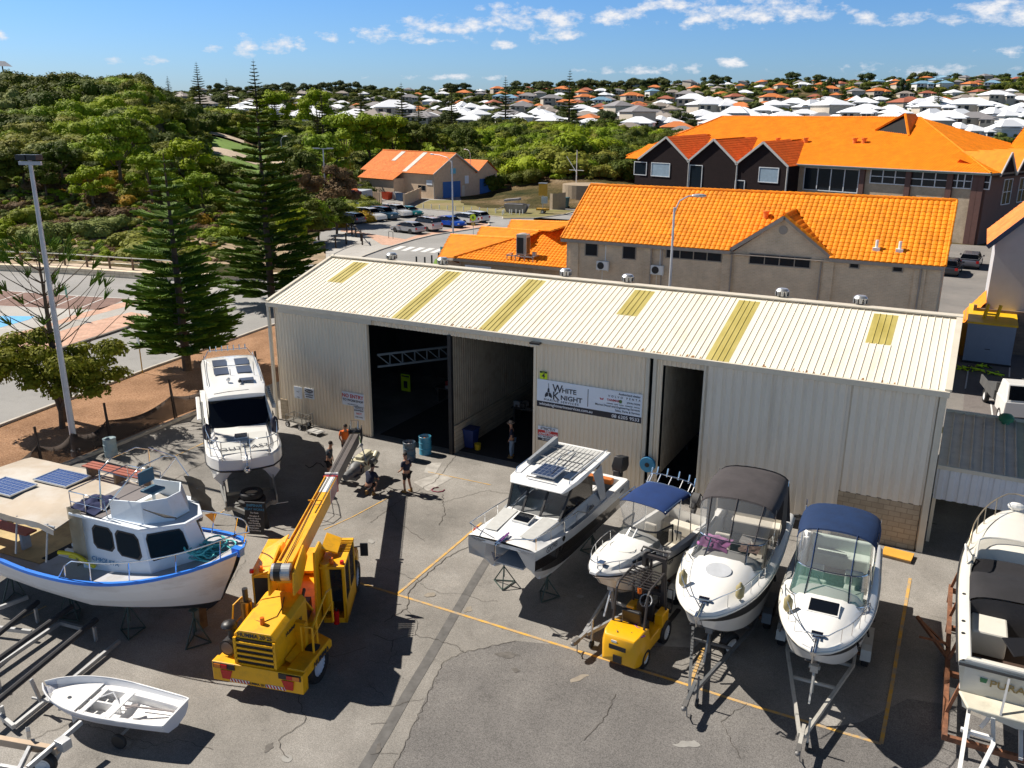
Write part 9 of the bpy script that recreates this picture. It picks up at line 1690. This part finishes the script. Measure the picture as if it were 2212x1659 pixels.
def norfolk(label,loc,H,R0,seed,whorls=26,br=7,sparse=False,low=.12,par_mt=LP):
 t=thing('norfolk_pine',label,'tree',loc);q=random.Random(seed);m=M(BARK);m.tube([(0,0,-.3),(0,0,H*.5),(0,0,H)],[H*.018+.05,H*.011+.03,.02],10);tk=m.obj('trunk',t);fm=M(par_mt);bm=M(BARK)
 for w in range(whorls):
  f=low+(1-low)*(w/whorls)**.92;z=H*f;L_=R0*(1-f)**(.85 if not sparse else .75)*q.uniform(.7,1.12)+.12;nb=br if not sparse else 5;a0_=q.uniform(0,6)
  for b in range(nb):
   if not sparse and q.random()<.16:continue
   a=a0_+2*pi*b/nb+q.uniform(-.15,.15);l=L_*q.uniform(.82,1.1);dr=Vector((cos(a),sin(a),0));up=(.35 if sparse else .06)+.25*f;P_=[Vector((0,0,z))+dr*l*u+Vector((0,0,l*(up*u+(.28 if sparse else .10)*u*u-(.0 if sparse else .10)*u)))for u in(0,.33,.66,1)]
   bm.tube(P_,[.035,.028,.018,.012],4);sd=Vector((-dr.y,dr.x,0))
   if sparse:
    for p,k in((P_[3],1.0),(P_[2]+sd*.0,0)):
     if k:[fm.cyl(p-dr*.05,p+(dr*q.uniform(.1,.5)+sd*q.uniform(-.35,.35)+Vector((0,0,q.uniform(.3,.6)))),.035,.012,4,False)for _ in range(14)]
   else:
    nn=max(3,int(l*5.5))
    for k in range(nn):
     u=.18+.82*(k+.5)/nn;j=min(2,int(u*3));p=P_[j].lerp(P_[j+1],u*3-j)
     for s in(-1,1):
      ll=(.28+.85*(1-abs(u-.55)*1.1))*min(1,l/2.2)*q.uniform(.8,1.15);e=p+(sd*s*.8+dr*.75).normalized()*ll+Vector((0,0,ll*q.uniform(.05,.38)))
      fm.cyl(p,e,.075,.03,4,False)
      if l>1.5:fm.cyl(p.lerp(e,.45),p.lerp(e,.5)+Vector((0,0,.0))+dr*ll*.5+Vector((0,0,.12*ll)),.06,.03,4,False)
    fm.cyl(P_[2],P_[3]+dr*.2,.08,.03,5,False)
 bm.obj('limbs',tk);fm.obj('foliage',t);return t
norfolk('tall norfolk pine growing in the mulch bed nearest the shed',G(405,800),13.0,4.1,3,20,8)
norfolk('taller norfolk pine behind the road to the right of the mulch bed pine',G(588,655),15.9,5.2,8,25,8,low=.06)
norfolk('young sparse norfolk pine with tufted tips behind the lamp pole',G(139,908),9.0,5.6,5,9,5,True,.34)
nf=norfolk('distant norfolk pine standing among the pale roofed houses',colpt(563,235),21,4.2,12,20,6,low=.1,par_mt=LD)
for i,(c,d,h)in enumerate(((440,330,.9),(375,380,.7),(500,330,.65),(310,350,.6),(783,245,.75),(700,240,.7),(870,245,.75),(1090,285,.8),(1225,262,.85),(975,290,.7),(600,250,.6),(905,270,.6),(1760,420,.7),(1805,430,.7),(2010,380,.75))):dup(nf,colpt(c,d),i,'distant norfolk pine standing among the pale roofed houses','distant norfolk pines',h)
nf['group']='distant norfolk pines'
for i,(c,d,s)in enumerate(((1862,170,.75),(1895,172,.7),(1925,168,.6),(1750,300,.6),(1785,310,.6),(1935,600,1.5),(1785,640,1.5))):put(TR,3,colpt(c,d),i,'dark conifer like tree behind the orange roofed hall','dark trees behind the orange roofed hall',(s*.55,s*.55,s*1.15))
# == HOUSES ON THE FAR SLOPE
HW=[P('house_wall_cream',(.52,.46,.38),.9),P('house_wall_grey',(.34,.33,.32),.9),P('house_wall_white',(.7,.69,.66),.9)]
HR_=dict(white=P('roof_white',(.86,.88,.92),.5,var=.02),grey=P('roof_grey',(.24,.23,.24),.7),taupe=P('roof_taupe',(.30,.26,.23),.7),orange=P('roof_orange_far',(.62,.19,.05),.8),red=P('roof_red_far',(.36,.11,.06),.8),blue=P('roof_blue_far',(.20,.36,.50),.6))
def house(rk,wk,kind):
 t=thing('house','','house',(0,-600,0));W2,D2,h=((6.5,5,3),(7.5,5.5,5.8),(5.5,6.5,3.2))[kind];rr=random.Random(kind)
 m=M(HW[wk]);m.box(-W2,W2,-D2,D2,-3,h);m.box(W2*.2,W2*.9,-D2-2.5,-D2,-3,h*.9);m.obj('wall',t)
 def hip(m,x0,x1,y0,y1,z,s=.42):d=min(x1-x0,y1-y0)/2;a=[(x0,y0,z),(x1,y0,z),(x1,y1,z),(x0,y1,z)];r=[(x0+d,(y0+y1)/2,z+d*s),(x1-d,(y0+y1)/2,z+d*s)]if x1-x0>=y1-y0 else[((x0+x1)/2,y0+d,z+d*s),((x0+x1)/2,y1-d,z+d*s)];m.add(a+r,[(0,1,5,4),(1,2,5),(2,3,4,5),(3,0,4)]if x1-x0>=y1-y0 else[(0,1,4),(1,2,5,4),(2,3,5),(3,0,4,5)]);m.add([(p[0],p[1],z-.25)for p in a]+a,[(j,(j+1)%4,4+(j+1)%4,4+j)for j in range(4)])
 m=M(HR_[rk]);hip(m,-W2-.7,W2+.7,-D2-.7,D2+.7,h);hip(m,W2*.2-.5,W2*.9+.5,-D2-3.1,0,h*.9,.5);
 if kind==2:hip(m,-W2-2,-W2*.1,-2,D2+2,h+1.0,.7)
 m.obj('roof',t);m=M(WIN)
 for x in(-W2*.75,-W2*.35,W2*.35,W2*.65):y=-D2-.03 if x<0 else-D2-2.53;m.box(x-.8,x+.8,y,y+.05,h-2.2,h-.7)
 if kind==1:m.box(-W2*.8,-W2*.2,-D2-.04,-D2,.4,2.4)
 m.obj('window',t);return t
HK=[(r_,w_,k)for r_,w_,k in(('white',2,0),('white',0,1),('white',2,2),('grey',1,0),('grey',0,1),('taupe',0,0),('taupe',1,2),('orange',0,0),('orange',0,1),('red',0,0),('blue',2,1),('white',0,0))]
HS=[house(*k)for k in HK]
for h_ in HS:h_.name='house'
rows=[(268,1480,2300,1),(288,1300,2300,1),(303,600,2300,1),(326,570,2300,1),(352,560,2300,1),(382,520,2300,1),(415,470,2300,1),(455,430,2300,1),(505,400,2350,1),(565,400,2350,1),(635,380,2350,1),(715,380,2350,1),(800,380,2350,1)]
R_=random.Random(41);nh=0;more=[];names={'white':'white roofed','grey':'dark grey roofed','taupe':'taupe roofed','orange':'orange roofed','red':'red tiled','blue':'pale blue roofed'};tp=[]
for d,c0,c1,_ in rows:
 st=13.0*(1 if d<420 else 1.1)*1865/(d*.954+4);c=c0+R_.uniform(0,st)
 while c<c1:
  cc=c+R_.uniform(-.15,.15)*st;c+=st*R_.uniform(.86,1.3)
  if cc<1020 and(270<d<300 and R_.random()<.3):continue
  if cc<1000 and d>420 and R_.random()<.45:tp.append((cc,d));continue
  if 1640<cc<2300 and d<300:continue
  if cc<700 and d<300:continue
  white=(cc>1480 and d<470)or(cc<900 and d<340);up=cc>1050 and d>440
  x=R_.random()
  k=R_.choice((0,1,2,11,0,2))if white and x<.86 else(R_.choice((7,8,9,7,9,4,5,3,0,10))if up else R_.choice((3,4,5,6,0,11,0,2,11,7)))
  p=colpt(cc,d);rk=HK[k][0];nh+=1
  if nh>298:more.append((p,k,R_.uniform(.6,.82)));continue
  put(HS,k,p,0.45+R_.uniform(-.5,.5)+R_.choice((0,0,pi/2)),names[rk]+' house on the far suburban slope','far houses, '+names[rk],R_.uniform(.6,.82)*(1.25 if white else 1))
  if R_.random()<(.2 if white else .5):tp.append((cc+st*.5,d-7))
print('houses',nh,d)
for i in range(46):c=1110+i*24+R_.uniform(-15,15);tp.append((c,R_.uniform(770,850)))if c<1560 or i%2 else None
for c,d in((1120,820),(1170,815),(1180,830),(1245,800),(1270,800),(1290,810),(1330,790),(1345,800),(1370,800),(1150,830)):tp.append((c,d))
for i in range(26):tp.append((R_.uniform(560,1060),R_.uniform(380,640)))
for i in range(30):tp.append((R_.uniform(640,960),R_.uniform(345,400)))if i<18 else tp.append((R_.uniform(300,1100),R_.uniform(700,860)))
for i in range(14):tp.append((2100+i*14,R_.uniform(760,860)))
for i,(c,d)in enumerate(tp[:250]):s=R_.uniform(.6,1.1)*(1.7 if d>740 else .85);put(TR,3,colpt(c,d)-Vector((0,0,.5)),i,'dark rounded tree between the houses of the far slope','trees between the far houses',(s,s,s*R_.uniform(.8,1.1)))
def joined(t):
 v,f,mi,mt=[],[],[],[]
 for o in kids(t):
  b=len(v);v+=[q.co.copy()for q in o.data.vertices];mb=len(mt);mt+=list(o.data.materials)
  for q in o.data.polygons:f.append(tuple(b+i for i in q.vertices));mi.append(mb+q.material_index)
 me=bpy.data.meshes.new('house_block');me.from_pydata(v,[],f);[me.materials.append(q)for q in mt];me.polygons.foreach_set('material_index',mi);return bpy.data.objects.new('house_block',me)
if more:o=scatter('farthest_houses',more,[joined(t)for t in HS]);tag(o,'farthest small houses along the skyline of the suburb','houses',kind='stuff')
gp=[]
for _ in range(2400):c,d=R_.uniform(180,2900),285+585*R_.random()**.9;gp.append((colpt(c,d)-Vector((0,0,.3)),R_.choice((2,2,1,5)),R_.uniform(.7,1.5)*(1.25 if d>600 else .8)))
o=scatter('garden_greenery',gp,[kids(t)[0]for t in SH]);tag(o,'garden shrubs and small trees filling the gaps of the far suburb','greenery',kind='stuff')
t=thing('lookout_shelter','tiny twin roofed lookout shelter on the dune crest at the left','shelter',colpt(34,205)+Vector((0,0,3)));m=M(ZINC,BLACKM);m.add([(-2.4,-1.5,1.4),(0,-1.5,2.6),(0,1.5,2.6),(-2.4,1.5,1.4),(2.4,-1.5,1.4),(2.4,1.5,1.4)],[(0,1,2,3),(1,4,5,2)]);m.mat(1);[m.bar((x,0,-3),(x,0,1.8),.2)for x in(-1,1)];m.obj('shelter_frame',t)
for p in SH+TR+HS:
 if p.location.y<-300:print('unused',p.name)
 # == separate boxes that share one mesh into parts of their own
def split(o):
 me=o.data;n=len(me.vertices);par=list(range(n))
 def find(a):
  while par[a]!=a:par[a]=par[par[a]];a=par[a]
  return a
 for e in me.edges:par[find(e.vertices[0])]=find(e.vertices[1])
 comps={}
 for p in me.polygons:comps.setdefault(find(p.vertices[0]),[]).append(p)
 if len(comps)<2 or len(comps)>14:return
 base=o.name.split('.')[0]
 for ps in comps.values():
  ids=sorted({v for p in ps for v in p.vertices});mp={v:i for i,v in enumerate(ids)}
  nm=bpy.data.meshes.new(base);nm.from_pydata([me.vertices[v].co for v in ids],[],[tuple(mp[v]for v in p.vertices)for p in ps])
  for m_ in me.materials:nm.materials.append(m_)
  nm.polygons.foreach_set('material_index',[p.material_index for p in ps]);q=bpy.data.objects.new(base,nm);COL.objects.link(q);q.parent=o.parent;q.matrix_local=o.matrix_local
  for md in o.modifiers:
   b=q.modifiers.new(md.name,md.type)
   if md.type=='BEVEL':b.width,b.segments,b.limit_method,b.angle_limit=md.width,md.segments,md.limit_method,md.angle_limit
 for c in kids(o):c.parent=o.parent
 bpy.data.objects.remove(o)
SPL={'partition','block_base','cockpit_lounge','nonskid_panel','downpipe','cabin_furniture','porthole','seats','orange_bolster','side_bracket','roof_bench','bench_leg','loose_plank','wheel_pair','mirror','headlight','tail_light','solar_film','locker_latch','rod_holder','dashboard','bunk','keel_block_','deck_bench','thwart','side_window','wiper','hazard_stripe','yellow_hose','side_bench','grille_slats','column','bearer','beacon','side_gable','awning_pole','handrail','tools','hoses','stand_body','cable','curtain_seam'}
done=set()
for o in[o for o in bpy.data.objects if o.type=='MESH' and o.name.split('.')[0]in SPL]:
 if o.name.split('.')[0]in('side_gable',)or o.data.users>1:continue
 split(o)
